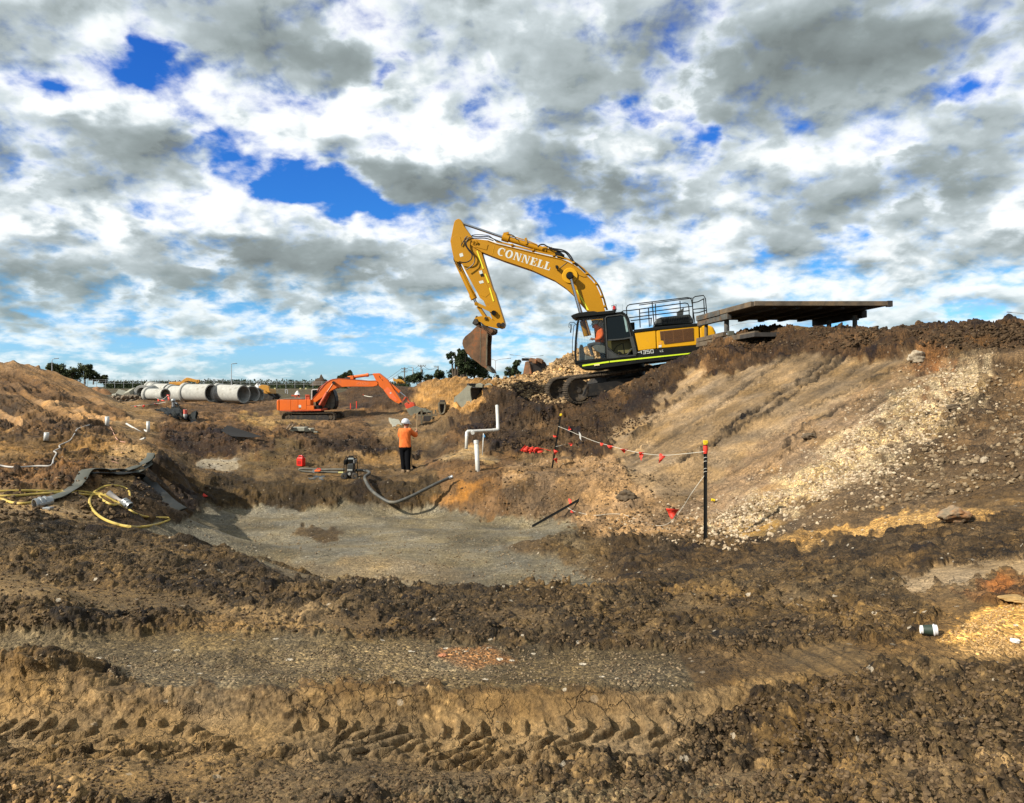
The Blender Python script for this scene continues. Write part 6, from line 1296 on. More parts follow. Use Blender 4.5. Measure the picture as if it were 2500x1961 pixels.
pipe_path([(1162.5, 1075.5, 22.0), (1168, 1176, 21.7)], .066, 'pvc_pipe', 'thick white plastic pipe standing almost upright between the bent pipe and the pit edge', coll=(0,))
r_ = pipe_path([(1180.5, 1058, 23.5), (1178, 1112, 23.4)], .016, 'pvc_pipe', 'thin white riser pipe with a small blue tap beside the thick upright pipe', seg=8); b_ = P(1178, 1112, 23.4)
v_ = MB(); v_.box(P(1181, 1066, 23.5)-b_, (.07, .05, .07)); v_.cyl(P(1182, 1062, 23.5)-b_, P(1184, 1068, 23.4)-b_, .018); v_.build('tap', BLUEP, r_)
def stub(x0, y0, x1, y1, r, label, red=False):
    g = gps(x1, y1); b = P(x1, y1+2, g.y-.05); a = P(x0, y0, g.y-.05); R = thing('pvc_pipe', label, 'pipe', b, group='short white pipe ends left of the pit')
    a -= b; o = MB().tube([a, Vector()], r*g.y/F, 14, cap=False).build('pipe', PVC, R, smooth=True); s = o.modifiers.new('w', 'SOLIDIFY'); s.thickness = .006
    if red: MB().lathe([(r*g.y/F*1.03, 0), (r*g.y/F*1.03, a.length*.42)], a*1.0-a.normalized()*a.length*.42, a, 14).build('painted_band', M('faded_red_paint', (.70, .13, .09), .6), R, smooth=True)
stub(261.5, 1017, 262, 1041, 4.9, 'short white upright pipe with the pink string tied to it')
stub(361.5, 1029, 362, 1056, 4.0, 'short white upright pipe behind the lying thin white pipe')
stub(452.5, 1000, 452, 1024, 4.4, 'short white upright pipe with a red painted top beside the black sheet', True)
stub(114, 1056, 112, 1074, 5.6, 'stubby white pipe end leaning out of the dark heap at the far left')
def lying(x0, y0, x1, y1, r, label, lift=.03):
    a = gps(x0, y0); b = gps(x1, y1); Y = (a.y+b.y)/2; a = P(x0, y0, Y+.5); b = P(x1, y1, Y-.5); c = (a+b)/2; R = thing('pvc_pipe', label, 'pipe', c)
    o = MB().tube([a-c, b-c], r*Y/F, 10, cap=False).build('pipe', PVC, R, smooth=True); s = o.modifiers.new('w', 'SOLIDIFY'); s.thickness = .006
lying(308.5, 1034.5, 374, 1074, 2.2, 'long thin white pipe lying slanting down over the heap edge')
lying(342, 1046, 362, 1055, 2.6, 'short white offcut touching the foot of an upright pipe end'); lying(337, 1076.5, 354, 1070, 2.4, 'short white offcut with a yellowed tip under the lying thin pipe')

# ---------------------------------------------------------------- hoses and strings on the ground
def hose(pts, r, name, mat, label, cat, n=6, lift=None, flat=None, seg=8, up=None, lo=0, ysm=3):
    p = ground_path(pts, n, (r if lift is None else lift), lo, ysm=ysm); return one(MB().tube(p, r, seg, flat=flat, up=up), name, mat, label, cat, smooth=True)
hose([(0,1202.7),(69,1201.5),(120,1202.5),(161,1201.5),(195,1202.7),(225,1206),(248,1208.4),(275.5,1218.7),(303,1230.5),(313,1226),(317,1211),(310,1197),(287,1188.9),(257,1190),(234,1201.5),(221,1217),(219,1233.7),(229.6,1252),(252.5,1270.4),(287,1284),(321,1290),(355.8,1288.7),(390,1280.7),(411,1273),(411.5,1268.5),(405,1267),(367.3,1266),(332.9,1257.8),(299,1237),(276,1224),(250,1211),(218,1211),(161,1206),(92,1209.5),(50,1213),(0,1215)], .019, 'air_hose', YHOSE, 'yellow air hose lying in a big loop over the bank edge', 'hose', n=8, lo=9.5, ysm=4)
hose([(-60,1210),(0,1221),(23,1229),(46,1233),(69,1231.5),(82,1228)], .019, 'air_hose', YHOSE, 'short bow of yellow hose left of the round grey coupling', 'hose', lo=9.5)
hose([(294,1233.7),(275.5,1236),(254,1226),(243.3,1214),(252,1209.5),(272,1216),(290,1228),(294,1233.7)], .019, 'air_hose', YHOSE, 'small flattened coil of yellow hose inside the big yellow loop', 'hose', lo=9.5)
hose([(-40,1132),(0,1140.7),(34.4,1145),(91.8,1142),(124,1140.7),(130.9,1123.5),(137.7,1109.7),(132,1105),(145.8,1097),(145.8,1090),(170,1078.7),(181,1063.8),(189,1050),(205,1044),(219,1039.6)], .016, 'white_hose', M('dirty_white_hose', (.50, .47, .42), .6, var=.15), 'thin off-white hose winding up the left side of the ground', 'hose', lift=.03)
st_ = MB()
for pts in ([(266,1039),(273,1050),(282.4,1069.5),(292,1079),(308.8,1081.7)],): st_.tube(ground_path(pts, 5, .02), .010, 5)
one(st_, 'marking_string', PINK, 'pale pink string running from the upright white pipe down to the dirt', 'string')
for pts, lab in (([(304,1092),(285,1093.5),(281,1100),(275,1109)], 'upper tangle of pale pink string with loose ends'), ([(280,1117),(274.5,1119),(277,1130),(279,1142)], 'lower tangle of pale pink string above the grey flat hose')):
    s2 = MB(); s2.tube(ground_path(pts, 5, .02), .010, 5)
    q = pts[1]; s2.tube(ground_path([(q[0], q[1]+2), (q[0]+9, q[1]+5), (q[0]+18, q[1]+5.5)], 3, .02), .008, 5); s2.tube(ground_path([(q[0]-2, q[1]+9), (q[0]+8, q[1]+12), (q[0]+15, q[1]+15)], 3, .02), .008, 5)
    one(s2, 'marking_string', PINK, lab, 'string')
def ribbon(pts, w, name, mat, label, lift=.035, lo=9.0, ysm=4, par=None):
    p = ground_path(pts, 6, lift, lo, ysm=ysm); o = one(MB().tube(p, w, 14, flat=(.16, 1), up=(0, -.3, 1)), name, mat, label, 'hose', smooth=True); return o
ribbon([(374,1115),(371,1122),(362,1138),(338,1153),(318,1159)], .105, 'layflat_hose', LAYF, 'crumpled grey flat hose end folded over at its far tip', lo=13)
ribbon([(369,1112),(358,1130),(328,1146),(303,1157)], .115, 'layflat_hose', LAYF, 'grey flat hose strand lying along the bank top towards the far tip', lift=.06, lo=13)
ribbon([(302,1153),(268,1152.5),(222,1153),(208,1158),(196,1180),(180,1197),(150,1215),(122,1226),(103,1232)], .105, 'layflat_hose', LAYF, 'long grey flat hose bent round on the bank and ending at the round coupling', lift=.05, lo=10)
ribbon([(214,1163),(260,1163),(310,1161),(345,1167),(366,1183),(390,1210),(415,1234),(442,1253)], .125, 'layflat_hose', LAYD, 'dark wet flat hose sliding over the bank edge down into the pit', lift=.05, lo=11)
def coupling(px, py, Y, r, d, L_, label, tail=None):
    c = P(px, py, Y); R = thing('hose_coupling', label, 'coupling', c); d = Vector(d).normalized(); w = .012
    MB().lathe([(r-w, 0), (r, 0), (r, .03), (r*.93, .035), (r*.93, .06), (r*1.12, .065), (r*1.12, .085), (r*.9, .09), (r*.9, .12), (r*1.05, .125), (r*1.05, .145), (r*.85, .15), (r*.8, L_), (r*.6, L_), (r-w, .1), (r-w, 0)], (0, 0, 0), d, 28).build('sleeve', GALV, R, smooth=True)
    MB().lathe([(0, .0), (r-w, .0)], d*.09, d, 24).build('bore', TRKD, R)
    for k in (-1, 1): s_ = d.cross(Vector((0, 0, 1))).normalized()*k; MB().beam(s_*r*1.1+d*.03, s_*r*1.25+d*.16, .012, .03).build('cam_lever', GALV, R, bevel=.002)
    return R
g_ = gps(87, 1240); coupling(84, 1232, g_.y, .078, (.55, .80, .12), .22, 'round grey metal coupling with dark open bore on the grey flat hose')
g_ = gps(312, 1243); coupling(318, 1236, g_.y, .055, (-.75, .35, .45), .16, 'grey metal coupling lying inside the yellow hose loop')
g1 = gps(268, 1212); o = one(MB().tube([P(264, 1203, g1.y), P(272, 1209, g1.y), P(290, 1220, g1.y), P(308, 1229, g1.y-.1)], [.050, .045, .028, .030], 14), 'hose_tail', M('chalky_white_rubber', (.48, .44, .40), .7, dirt=(.35, .14, .07), damt=.3), 'whitish tapered hose tail with a rusty mouth inside the yellow loop', 'hose', smooth=True)
pl_ = one(MB().box(P(118, 1241, gps(118, 1243).y), (.10, .10, .03)), 'clamp_plate', GALV, 'small galvanised clamp plate on the dirt right of the round coupling', 'clamp', bevel=.004)

# ---------------------------------------------------------------- star pickets and bunting
def picket(px0, py0, px1, py1, Y0, Y1, label, cap=True, flag=False, r=.030):
    b = P(px0, py0, Y0); a = P(px1, py1, Y1)-b; R = thing('star_picket', label, 'star picket', b); d = a.normalized(); s = d.orthogonal().normalized(); s2 = d.cross(s)
    m = MB()
    for k in range(3): th = k*2.094+.5; w = s*math.cos(th)+s2*math.sin(th); m.beam(-d*.08+w*r*.45, a+w*r*.45, .006, r*1.0, up=w)
    m.cyl(-d*.08, a, r*.42, seg=8); m.build('post', BLK, R)
    if cap: c = MB(); c.cyl(a-d*.045, a+d*.018, r*1.05, r*.95, 12); c.box(a+d*.0, (r*2.0, r*2.0, .05)); c.build('safety_cap', M('yellow_cap_plastic', (.85, .62, .015), .45), R, bevel=.006)
    return R, b, a
R1, b1, a1 = picket(1722, 1328, 1722.5, 1079, 12.4, 12.4, 'tall black picket with yellow cap and red wrapping right of gravel pad', r=.034)
w_ = MB(); w_.tube([a1+Vector((0, 0, -.06)), a1+Vector((.002, 0, -.12)), a1+Vector((-.002, 0, -.19))], [.036, .040, .034], 10, cap=False); w_.build('red_wrap', REDF, R1, smooth=True)
tw = MB()
for z in (.27, .33, .45, .5): tw.tube([a1+Vector((.032*math.cos(t_), .032*math.sin(t_), -z-.02*math.sin(t_*1.0))) for t_ in np.linspace(0, 6.28, 13)], .004, 5)
tw.build('string_winding', STRW, R1)
R2, b2, a2 = picket(1347.5, 1147, 1369.5, 1012, 22.5, 22.3, 'leaning black star picket with a pale yellow cap at the foot of the dark slope', r=.032)
R3, b3, a3 = picket(1306.5, 1282, 1474, 1187, 17.2, 18.4, 'fallen black star picket lying aslant over the edge of the gravel pad', cap=False, r=.036)
def flag_mesh(c, w, h, seed, droop=.3, rot=0):
    rn = random.Random(seed); V = []; F_ = []; n = 5; e = Matrix.Rotation(rot, 3, 'Y')
    for i in range(n+1):
        t_ = i/n; hw = w/2*(1-t_)+.004
        for j in (-1, 0, 1): V.append(Vector(c)+e @ Vector((j*hw+rn.uniform(-.01, .01), .035*math.sin(t_*4+seed+j), -h*t_)))
    for i in range(n):
        for j in (0, 1): a = i*3+j; F_.append((a, a+1, a+4, a+3))
    m = MB(); m.add(V, F_); return m
def bunting(pts, flags, label, r=.0045, size=1.0, name='bunting', n=5):
    p = [P(*q) for q in pts]; c = p[0].copy(); R = thing(name, label, 'bunting', c); MB().tube(spline([q-c for q in p], n), r, 5).build('string', STRW, R)
    for i, (x, y, Y, w, h, rot) in enumerate(flags):
        o = flag_mesh(P(x, y, Y)-c, w*Y/F, h*Y/F, i*1.7, rot=rot).build('flag', REDF, R, smooth=True); s = o.modifiers.new('t', 'SOLIDIFY'); s.thickness = .003
    return R, c
bunting([(1363,1041,22.2),(1390,1052,21),(1415,1063,20),(1450,1077,18.8),(1487,1088,17.4),(1536.5,1100.6,16),(1580.6,1108.8,14.8),(1622,1111.6,13.8),(1663,1108.8,13),(1719,1103,12.36)],
    [(1391,1050,21,7,9,2.9),(1470,1082,17.9,8,8,.3),(1491,1088,17.2,17,10,.1),(1524,1096,16.3,20,10,.0),(1566,1104,15.1,13,21,.05),(1618,1110,13.9,12,24,.45)], 'white string with red flags sagging from the leaning picket to the tall picket')
o = MB(); o.add([P(1413,1054,20)]+[P(1418,1060,20), P(1419,1076,20), P(1415,1070,20)], [(0,1,2,3)]); so_ = one(o, 'cloth_strip', WHT, 'white rag knotted on the flag string near the leaning picket', 'rag'); so_.modifiers.new('t', 'SOLIDIFY').thickness = .01
def gpl(pts, lift=.03): 
    out = []
    for x, y in pts: g = gps(x, y, 9); out.append((x, y, g.y-.05))
    return out
g_ = gpl([(1605,1283.7),(1566.8,1272.7),(1525.5,1257.6),(1492,1254.8),(1448,1258.4),(1415,1252),(1400,1248),(1386,1240)])
bunting([(1719,1162,12.36),(1690,1202,12.5),(1666,1239.7,12.8),(1636,1275.5,13.2)]+g_, [(1642,1242.4,12.9,35,24,.12),(1397,1222,g_[-1][2],20,12,.5),(1400,1252,g_[-2][2],16,12,.9)], 'string with one large red flag trailing from the tall picket down to the fallen picket')
bunting([(1357,1091,22.3),(1375,1086,22.3),(1400,1083,22.8)], [(1394,1082,22.7,13,7,.0),(1355,1064,22.3,10,5,.3),(1358,1100,22.2,12,11,.3),(1356,1119,22.2,10,12,-.3)], 'short string with small red flags tied round the leaning picket')
# heap of bunting
hb = thing('bunting_heap', 'crumpled heap of bright red flag bunting on the ground left of the leaning picket', 'bunting', gps(1297, 1104)); c0 = hb.location.copy()
for i in range(11):
    x = 1276+i*4.2; y = 1098+(i*37 % 7)-2; o = flag_mesh(P(x, y-3, c0.y-.05)-c0, .26, .14, i*2.1, rot=(i*1.7 % 1.6)-.8).build('flag', REDF, hb, smooth=True); o.modifiers.new('t', 'SOLIDIFY').thickness = .004
MB().tube(spline([P(1272,1100,c0.y-.1)-c0, P(1290,1092,c0.y-.1)-c0, P(1300,1103,c0.y-.1)-c0, P(1312,1094,c0.y-.1)-c0, P(1345,1101,c0.y-.1)-c0], 6), .008, 5).build('string', REDF, hb)
for px, py, w, h, lab in ((502,1208,14,9,'single small red flag stuck in the bank above the gravel pad'),):
    g = gps(px, py+6); o = flag_mesh(P(px, py, g.y-.06), w*g.y/F, h*g.y/F, 3, rot=.5); o.cyl(P(px-6, py, g.y-.05), P(px-5, py+12, g.y-.05), .006, seg=5); f_ = one(o, 'red_flag', REDF, lab, 'flag'); f_.modifiers.new('t', 'SOLIDIFY').thickness = .003
g = gps(1741, 1226, 10); one(MB().cyl(P(1737, 1220, g.y-.05), P(1745, 1222, g.y-.05), .030, .028, 12), 'picket_cap', MATS['yellow_cap_plastic'], 'loose yellow picket cap on the dirt right of the tall picket', 'cap', smooth=True)
# far bunting by the pipes
bunting([(300,993,56),(331,991,57),(350,989,57),(381,986,58),(405,982,58)], [(309,992,56,7,6,.2),(331,991,57,7,7,.2),(351,989,57,8,8,0),(381,986,58,8,8,.3),(388,976,66,7,10,.5),(398,977,66,10,6,.2)], 'far string with pink red flags in front of the small concrete pipes', r=.02)
bunting([(378,970,70),(395,976,70),(411,966,70),(412,978,70)], [(411,964,70,8,14,0),(413,971,70,6,12,.2),(424,984,60,8,8,.3),(416,1003,58,9,9,.9)], 'cluster of red flags in front of the open pipe end by the black sheet', r=.02)
bunting([(888,966,80),(905,969,78),(925,970,78),(945,970,78)], [(888,964,80,4,12,.3)], 'far red and white tape strung under the orange boom', r=.03)
for px, y0, y1, Y, lab in ((870.5,980,998,68,'thin red topped marker stake right of the orange machine'),(856,985,997,68,'thin leaning marker stake with pink ribbon under the orange boom')):
    g = P(px, y1, Y); o = MB().cyl(P(px, y1+2, Y), P(px, y0, Y), .05, seg=6); one(o, 'marker_stake', REDF, lab, 'stake')

# ---------------------------------------------------------------- pump, hoses and fuel can
def pump():
    O = gps(857, 1167, 21); O.y = max(21.8, min(24.0, O.y)); O = P(857, 1168, O.y); k = O.y/F
    R = thing('water_pump', 'black petrol water pump in a tube frame on the ledge above the gravel pad', 'pump', O)
    q = lambda x, y, d=0.0: Vector(((x-857)*k, d, (1168-y)*k))
    f = MB()
    for d in (-.16, .16):
        f.tube(spline([q(841,1167,d), q(842,1150,d), q(844,1125,d), q(848,1116,d), q(858,1114.5,d), q(867,1116,d), q(869,1127,d), q(870,1150,d), q(872,1167,d)], 4), .013, 7)
    f.cyl(q(842,1166,-.16), q(842,1166,.16), .013); f.cyl(q(871,1166,-.16), q(871,1166,.16), .013); f.beam(q(841,1167), q(872,1167), .30, .02); f.build('frame', BLK, R, smooth=True)
    e = MB().box(q(857.5, 1140), (.20, .26, .20)); e.build('engine_block', GRYB, R, bevel=.025)
    tk = MB().box(q(857, 1124), (.27, .26, .14)); tk.build('fuel_tank', BLK, R, bevel=.04)
    MB().box(q(859, 1119.5, -.10), (.17, .10, .05)).build('tank_top', M('pump_green_white', (.38, .42, .40), .4), R, bevel=.015)
    MB().cyl(q(860,1117), q(860,1114.5), .03).build('filler_cap', BLK, R, smooth=True)
    MB().box(q(845.5, 1128, -.05), (.11, .16, .15)).build('air_filter', BLK, R, bevel=.025)
    MB().box(q(868, 1126, -.05), (.08, .20, .12)).build('exhaust', M('steel_dull', (.25, .25, .24), .5, metal=.5), R, bevel=.02)
    c = MB().cyl(q(856.5,1156,-.14), q(856.5,1156,.12), .115, seg=20); c.cyl(q(856.5,1156,-.18), q(856.5,1156,-.14), .075, seg=16); c.build('volute', TRKD, R, smooth=True)
    MB().cyl(q(857,1155,-.25), q(857,1155,-.16), .042, seg=16).build('inlet', M('cast_aluminium', (.42, .42, .38), .5, metal=.4), R, smooth=True)
    r = MB().box(q(857,1147,-.15), (.16, .03, .06)); r.build('recoil_plate', M('cast_aluminium', (.42, .42, .38), .5, metal=.4), R, bevel=.01)
    for x in (844, 869.5): MB().lathe([(.03, 0), (.085, 0), (.10, .015), (.10, .05), (.085, .065), (.03, .065)], q(x, 1160.5, -.24), (0, 1, 0), 18).build('wheel', RUB, R, smooth=True)
    MB().cyl(q(840,1154), q(826,1154), .028).build('hose_fitting', M('pale_yellow_fitting', (.60, .55, .20), .5), R, smooth=True)
    return O
PO = pump()
y0 = PO.y
one(MB().tube(spline([P(870,1148.5,y0), P(885,1148.5,y0+.1), P(897,1151,y0), P(902.3,1155.6,y0-.3), P(896,1160.4,y0-.5), P(890.5,1165,y0-.7), P(892,1173,y0-.95), P(903,1192.7,y0-1.45), P(921,1209.4,y0-1.9), P(944.7,1223.7,y0-2.2), P(956,1226.6,y0-2.3), P(972,1225,y0-2.3), P(1004,1212,y0-2.2), P(1036,1196,y0-2.0), P(1068,1180,y0-1.8), P(1097,1167,y0-1.4)], 7), .045, 12), 'suction_hose', M('ribbed_grey_hose', (.075, .075, .065), .5, var=.3, dirt=(.22, .19, .13), damt=.3), 'thick grey suction hose hanging in a curve from the pump across the pit bank', 'hose', smooth=True)
one(MB().lathe([(.042, 0), (.055, 0), (.055, .05), (.048, .06), (.055, .07), (.055, .12), (.042, .12)], P(1096, 1168, y0-1.42), (.85, .2, .35), 16), 'hose_strainer', GALV, 'small metal strainer on the free end of the thick suction hose', 'strainer', smooth=True)
hp = [(842,1147),(820,1146.5),(784,1147),(754,1145),(738,1144.6),(731,1146),(736,1149.7),(760,1152.7),(790,1152.6),(826,1153.5)]
one(MB().tube(spline([P(x, y, y0+.1) for x, y in hp], 5), .036, 10), 'delivery_hose', M('olive_grey_hose', (.13, .12, .09), .6, var=.3), 'olive grey hose folded back on itself left of the pump', 'hose', smooth=True)
def can():
    O = gps(735, 1138, 21); Y = max(23.5, min(26.5, O.y)); O = P(735, 1138, Y); k = Y/F; R = thing('jerry_can', 'bright red plastic fuel can standing on the dirt left of the pump', 'fuel can', O); rz = Matrix.Rotation(-.5, 3, 'Z')
    b = MB(); w, d, h = .27, .17, .25
    V = [(-w/2,-d/2,0),(w/2,-d/2,0),(w/2,d/2,0),(-w/2,d/2,0),(-w/2,-d/2,h),(w/2,-d/2,h),(w/2,d/2,h),(-w/2,d/2,h),(-w*.38,-d*.36,h+.06),(w*.40,-d*.36,h+.07),(w*.40,d*.36,h+.07),(-w*.38,d*.36,h+.06)]
    b.add([rz @ Vector(v) for v in V], [(3,2,1,0),(0,1,5,4),(1,2,6,5),(2,3,7,6),(3,0,4,7),(4,5,9,8),(5,6,10,9),(6,7,11,10),(7,4,8,11),(8,9,10,11)]); b.build('body', REDP, R, bevel=.022)
    h_ = MB().tube([rz @ Vector(v) for v in ((-.10,0,h+.05),(-.09,0,h+.10),(.03,0,h+.115),(.05,0,h+.06))], .016, 8); h_.build('handle', REDP, R, smooth=True)
    MB().cyl(rz @ Vector((.09,0,h+.06)), rz @ Vector((.10,0,h+.11)), .027).build('cap', M('dark_red_plastic', (.35, .01, .008), .4), R, smooth=True)
    MB().box(rz @ Vector((0,-d/2-.001,h*.5)), (w*.62, .006, h*.5), rz).build('recess', M('dark_red_plastic', (.35, .01, .008), .4), R, bevel=.002)
can()
tl = thing('cut_off_saw', 'small orange power tool lying on the folded hose by the pump', 'tool', P(774, 1152, y0-.02)); k_ = y0/F
MB().box((.02, 0, .03), (.17, .09, .055)).build('housing', ORF2, tl, bevel=.015); MB().tube([(-.02,0,.05),(.02,0,.10),(.10,0,.09),(.12,0,.03)], .012, 7).build('handle', REDF, tl, smooth=True); MB().cyl((-.10,-.02,.02), (-.10,.0,.02), .05, seg=16).build('blade', GALV, tl)
g = gps(768, 1169, 20); bs_ = MB(); V = []; 
for j in range(5):
    for i in range(9): q = gps(752+i*5, 1163+j*2.4, 20); V.append(P(752+i*5+(j % 2)*1.5, 1163+j*2.4, q.y)+Vector((0, 0, .02+.012*math.sin(i*1.9+j))))
bs_.add(V, [(j*9+i, j*9+i+1, (j+1)*9+i+1, (j+1)*9+i) for j in range(4) for i in range(8)]); one(bs_, 'blue_sheet', M('dirty_blue_sheet', (.075, .10, .115), .5, var=.4, dirt=(.12, .09, .05), damt=.5), 'muddy blue scrap of sheet on the ledge below the folded hose', 'sheet', smooth=True)

# ---------------------------------------------------------------- coffee cup
def cup():
    g = gps(2262, 1549); Y = g.y; k = Y/F; c = P(2246, 1537, Y-.02); R = thing('paper_cup', 'takeaway cup with white lid and dark green sleeve lying on its side', 'cup', c)
    d = Vector((.93, -.34, .06)).normalized(); r0 = 9.6*k; r1 = 13.2*k; L_ = 34*k
    MB().lathe([(0, .006), (r0*.95, .006), (r0, 0), (r0+(r1-r0)*.85, L_*.85)], (0, 0, 0), d, 28).build('cup_body', M('white_card', (.74, .74, .72), .6, var=.03), R, smooth=True)
    f = lambda t_: r0+(r1-r0)*t_+.0012
    MB().lathe([(f(.18), L_*.18), (f(.78), L_*.78)], (0, 0, 0), d, 28).build('sleeve', CUPG, R, smooth=True)
    MB().lathe([(r1*1.02, L_*.84), (r1*1.08, L_*.86), (r1*1.08, L_*.92), (r1*.98, L_*.94), (r1*.96, L_*1.08), (r1*.90, L_*1.11), (r1*.84, L_*1.04), (0, L_*1.03)], (0, 0, 0), d, 28).build('lid', M('white_lid_plastic', (.80, .80, .80), .35, var=.02), R, smooth=True)
cup()

# ---------------------------------------------------------------- buckets, slab, blocks lying about
def spare_bucket(Fr, side, shell_i, width, name, mat, label, ears, inner=None, th=.06):
    R = thing(name, label, 'excavator bucket', mat=Fr.M); S = Fr.poly(side, 0); b = MB()
    b.prism(S, 0, th); b.prism(S, width-th, width); cu = sum(p[0] for p in S)/len(S); cw = sum(p[1] for p in S)/len(S)
    idx = shell_i
    for i, j in zip(idx, idx[1:]):
        p, q = S[i], S[j]; pi = (p[0]+(cu-p[0])*.10, p[1]+(cw-p[1])*.10); qi = (q[0]+(cu-q[0])*.10, q[1]+(cw-q[1])*.10); b.prism([p, q, qi, pi], th, width-th)
    b.build('shell', mat, R, bevel=.012)
    MB().prism([(cu+(p[0]-cu)*.90, cw+(p[1]-cw)*.90) for p in S], th, width-th).build('shade_core', SHADED, R)  # solid dark core added; stands in for the shade inside the bucket
    for vv in (width*.32, width*.68):
        e = MB(); e.prism(Fr.poly(ears, 0), vv-.05, vv+.05); e.build('lug', mat, R, bevel=.02)
    p = Fr.L3(*inner, width*.5); MB().cyl(p+Vector((0, -width*.22, 0)), p+Vector((0, width*.22, 0)), .07).build('pin_tube', TRKD, R, smooth=True)
    return R
Fb = Frame(1130, 1003, gps(1122, 1001).y+.3, -38, 4)
spare_bucket(Fb, [(1141,941),(1122,960),(1109.4,969.4),(1107.5,982),(1118.6,995),(1138.8,1003),(1153.5,998),(1155,990),(1149,966),(1148,950),(1152,944)], [0,1,2,3,4,5,6], 1.75, 'spare_bucket', BKTG, 'big grey excavator bucket lying on its back between the tan mound and the dark bank', [(1140,946),(1143,938),(1152,935),(1160,939),(1159,947)], (1156, 940))
Fb2 = Frame(1278, 920, 36.5, -62, 0)
spare_bucket(Fb2, [(1282,884),(1280,895),(1277,910),(1274.7,921),(1284,923),(1296.7,915),(1294,900),(1292,888),(1288,882)], [8,0,1,2,3], .95, 'spare_bucket', RUST, 'rusty brown excavator bucket standing upright on the pale rock pile', [(1281,886),(1279,878),(1283,873.5),(1291,875),(1297,879),(1296,888)], (1284, 878))
NBY = gps(1079, 1013).y-.1; nb = P(1079, 1012, NBY); R = thing('spare_bucket', 'narrow trenching bucket standing open side out against the tan mound', 'excavator bucket', nb); k = NBY/F
q = lambda x, y, d=0.0: Vector(((x-1079)*k, d, (1012-y)*k))
s_ = MB(); s_.tube([q(1072,983), q(1072.5,995), q(1074,1005), q(1077,1010.5), q(1081,1010.5), q(1085,1006), q(1087,996), q(1087,984)], .05, 6); s_.box(q(1079.5,984,.1), (15*k, .3, .10)); s_.build('rim', BKT, R); 
MB().prism([(q(x,y).x, q(x,y).z) for x, y in ((1072,984),(1072.5,995),(1074,1005),(1077,1010.5),(1081,1010.5),(1085,1006),(1087,996),(1087,984))], .08, .5).build('shell', SHADED, R); MB().box(q(1079.5,981,.15), (12*k, .25, .14)).build('lug', SHADED, R, bevel=.02)
TBY = gps(1036, 1037).y-.2; tb = P(1040, 1036, TBY); R = thing('trench_box', 'small rusty trench box frame with planks beside the standing worker helmet', 'trench box', tb); k = TBY/F
q = lambda x, y, d=0.0: Vector(((x-1040)*k, d, (1036-y)*k))
for x, y0_, y1_ in ((1029.3,999,1036),(1054,1002,1024)): MB().beam(q(x,y1_), q(x,y0_), .07, .07, up=(0,1,0)).build('post', BKT, R)
for x, y0_, y1_ in ((1034,1000,1030),(1056,1003,1022)): MB().beam(q(x,y1_,1.3), q(x,y0_,1.3), .07, .07, up=(0,1,0)).build('post', BKT, R)
MB().beam(q(1029,1004.5,.02), q(1056,1004.5,.02), .06, .06).build('rail', BKTG, R); MB().beam(q(1029,1014.4,-.02), q(1068.5,1013.8,-.02), .06, .06).build('rail', BKT, R); MB().beam(q(1016,1014,.06), q(1029,1014,.06), .06, .05).build('rail', BKTG, R)
MB().prism([(q(x,y).x, q(x,y).z) for x, y in ((1016,1014.5),(1028.6,1014.5),(1028.6,1026),(1016,1026))], .0, .06).build('plank_panel', WOODB, R); MB().prism([(q(x,y).x, q(x,y).z) for x, y in ((1016,1026.5),(1028.6,1026.5),(1028.6,1034),(1016,1038))], .01, .06).build('plank_panel', M('ochre_planks', (.24, .15, .07), .8, var=.3), R)
MB().prism([(q(x,y).x, q(x,y).z) for x, y in ((1030,1016),(1053,1016),(1053,1026),(1045,1031),(1030,1035))], .5, .56).build('shade_backing', SHADED, R)  # dark sheet in place of the shade inside the box
def slab_thing(c4, th, name, mat, label, cat, grp=None):
    c = sum(c4, Vector())/4; n = (c4[1]-c4[0]).cross(c4[2]-c4[0]).normalized(); m = MB(); m.add([p for p in c4]+[p+n*th for p in c4], [(3,2,1,0),(4,5,6,7),(0,1,5,4),(1,2,6,5),(2,3,7,6),(3,0,4,7)]); return one(m, name, mat, label, cat, grp, bevel=.01)
SY_ = gps(960, 1042).y; slab_thing([P(949,1019.5,SY_+2), P(974,1024.5,SY_+1.5), P(982,1038,SY_-.1), P(959.5,1041,SY_-.3)], .14, 'concrete_slab', CONCD, 'pale tilted concrete slab left of the standing worker helmet', 'concrete slab')
for i, (x, y, w, h, d, rz, lab) in enumerate(((731,1052,33,9,.7,.05,'long pale concrete trough block in front of the orange machine'),(707,1056,16,5,.5,.4,'low broken concrete piece at the left of the block group'),(744,1055,13,7,.4,-.4,'tilted grey concrete block touching the trough block'),(760,1054.5,11,9,.4,.5,'small pale concrete block leaning right of the group'),(771,1057,9,4,.3,.1,'tiny concrete fragment at the right end of the group'))):
    g = gps(x, y, 33); Y = min(max(g.y, 34), 46); one(MB().box(P(x, y-h/2, Y), (w*Y/F, d, h*Y/F), Euler((0, .12*math.sin(i*2), rz)).to_matrix()), 'concrete_block', CONCD, lab, 'concrete block', 'broken concrete pieces in front of the orange machine', bevel=.02)
g = gps(700, 1056, 33); Y = min(max(g.y, 34), 46)-.3; L_ = thing('timber_frame', 'weathered timber frame leaning on the concrete blocks below the orange machine', 'timber frame', P(700, 1056, Y)); o_ = L_.location
for a_, b_ in (((694,1056),(708,1037)), ((703,1056),(716,1038))): MB().beam(P(*a_, Y)-o_, P(*b_, Y+.3)-o_, .08, .05).build('rail', WOODB, L_)
for a_, b_ in (((698,1050),(707,1050)), ((704,1043),(712,1043))): MB().beam(P(*a_, Y-.03)-o_, P(*b_, Y-.03)-o_, .06, .04).build('rung', WOODB, L_)
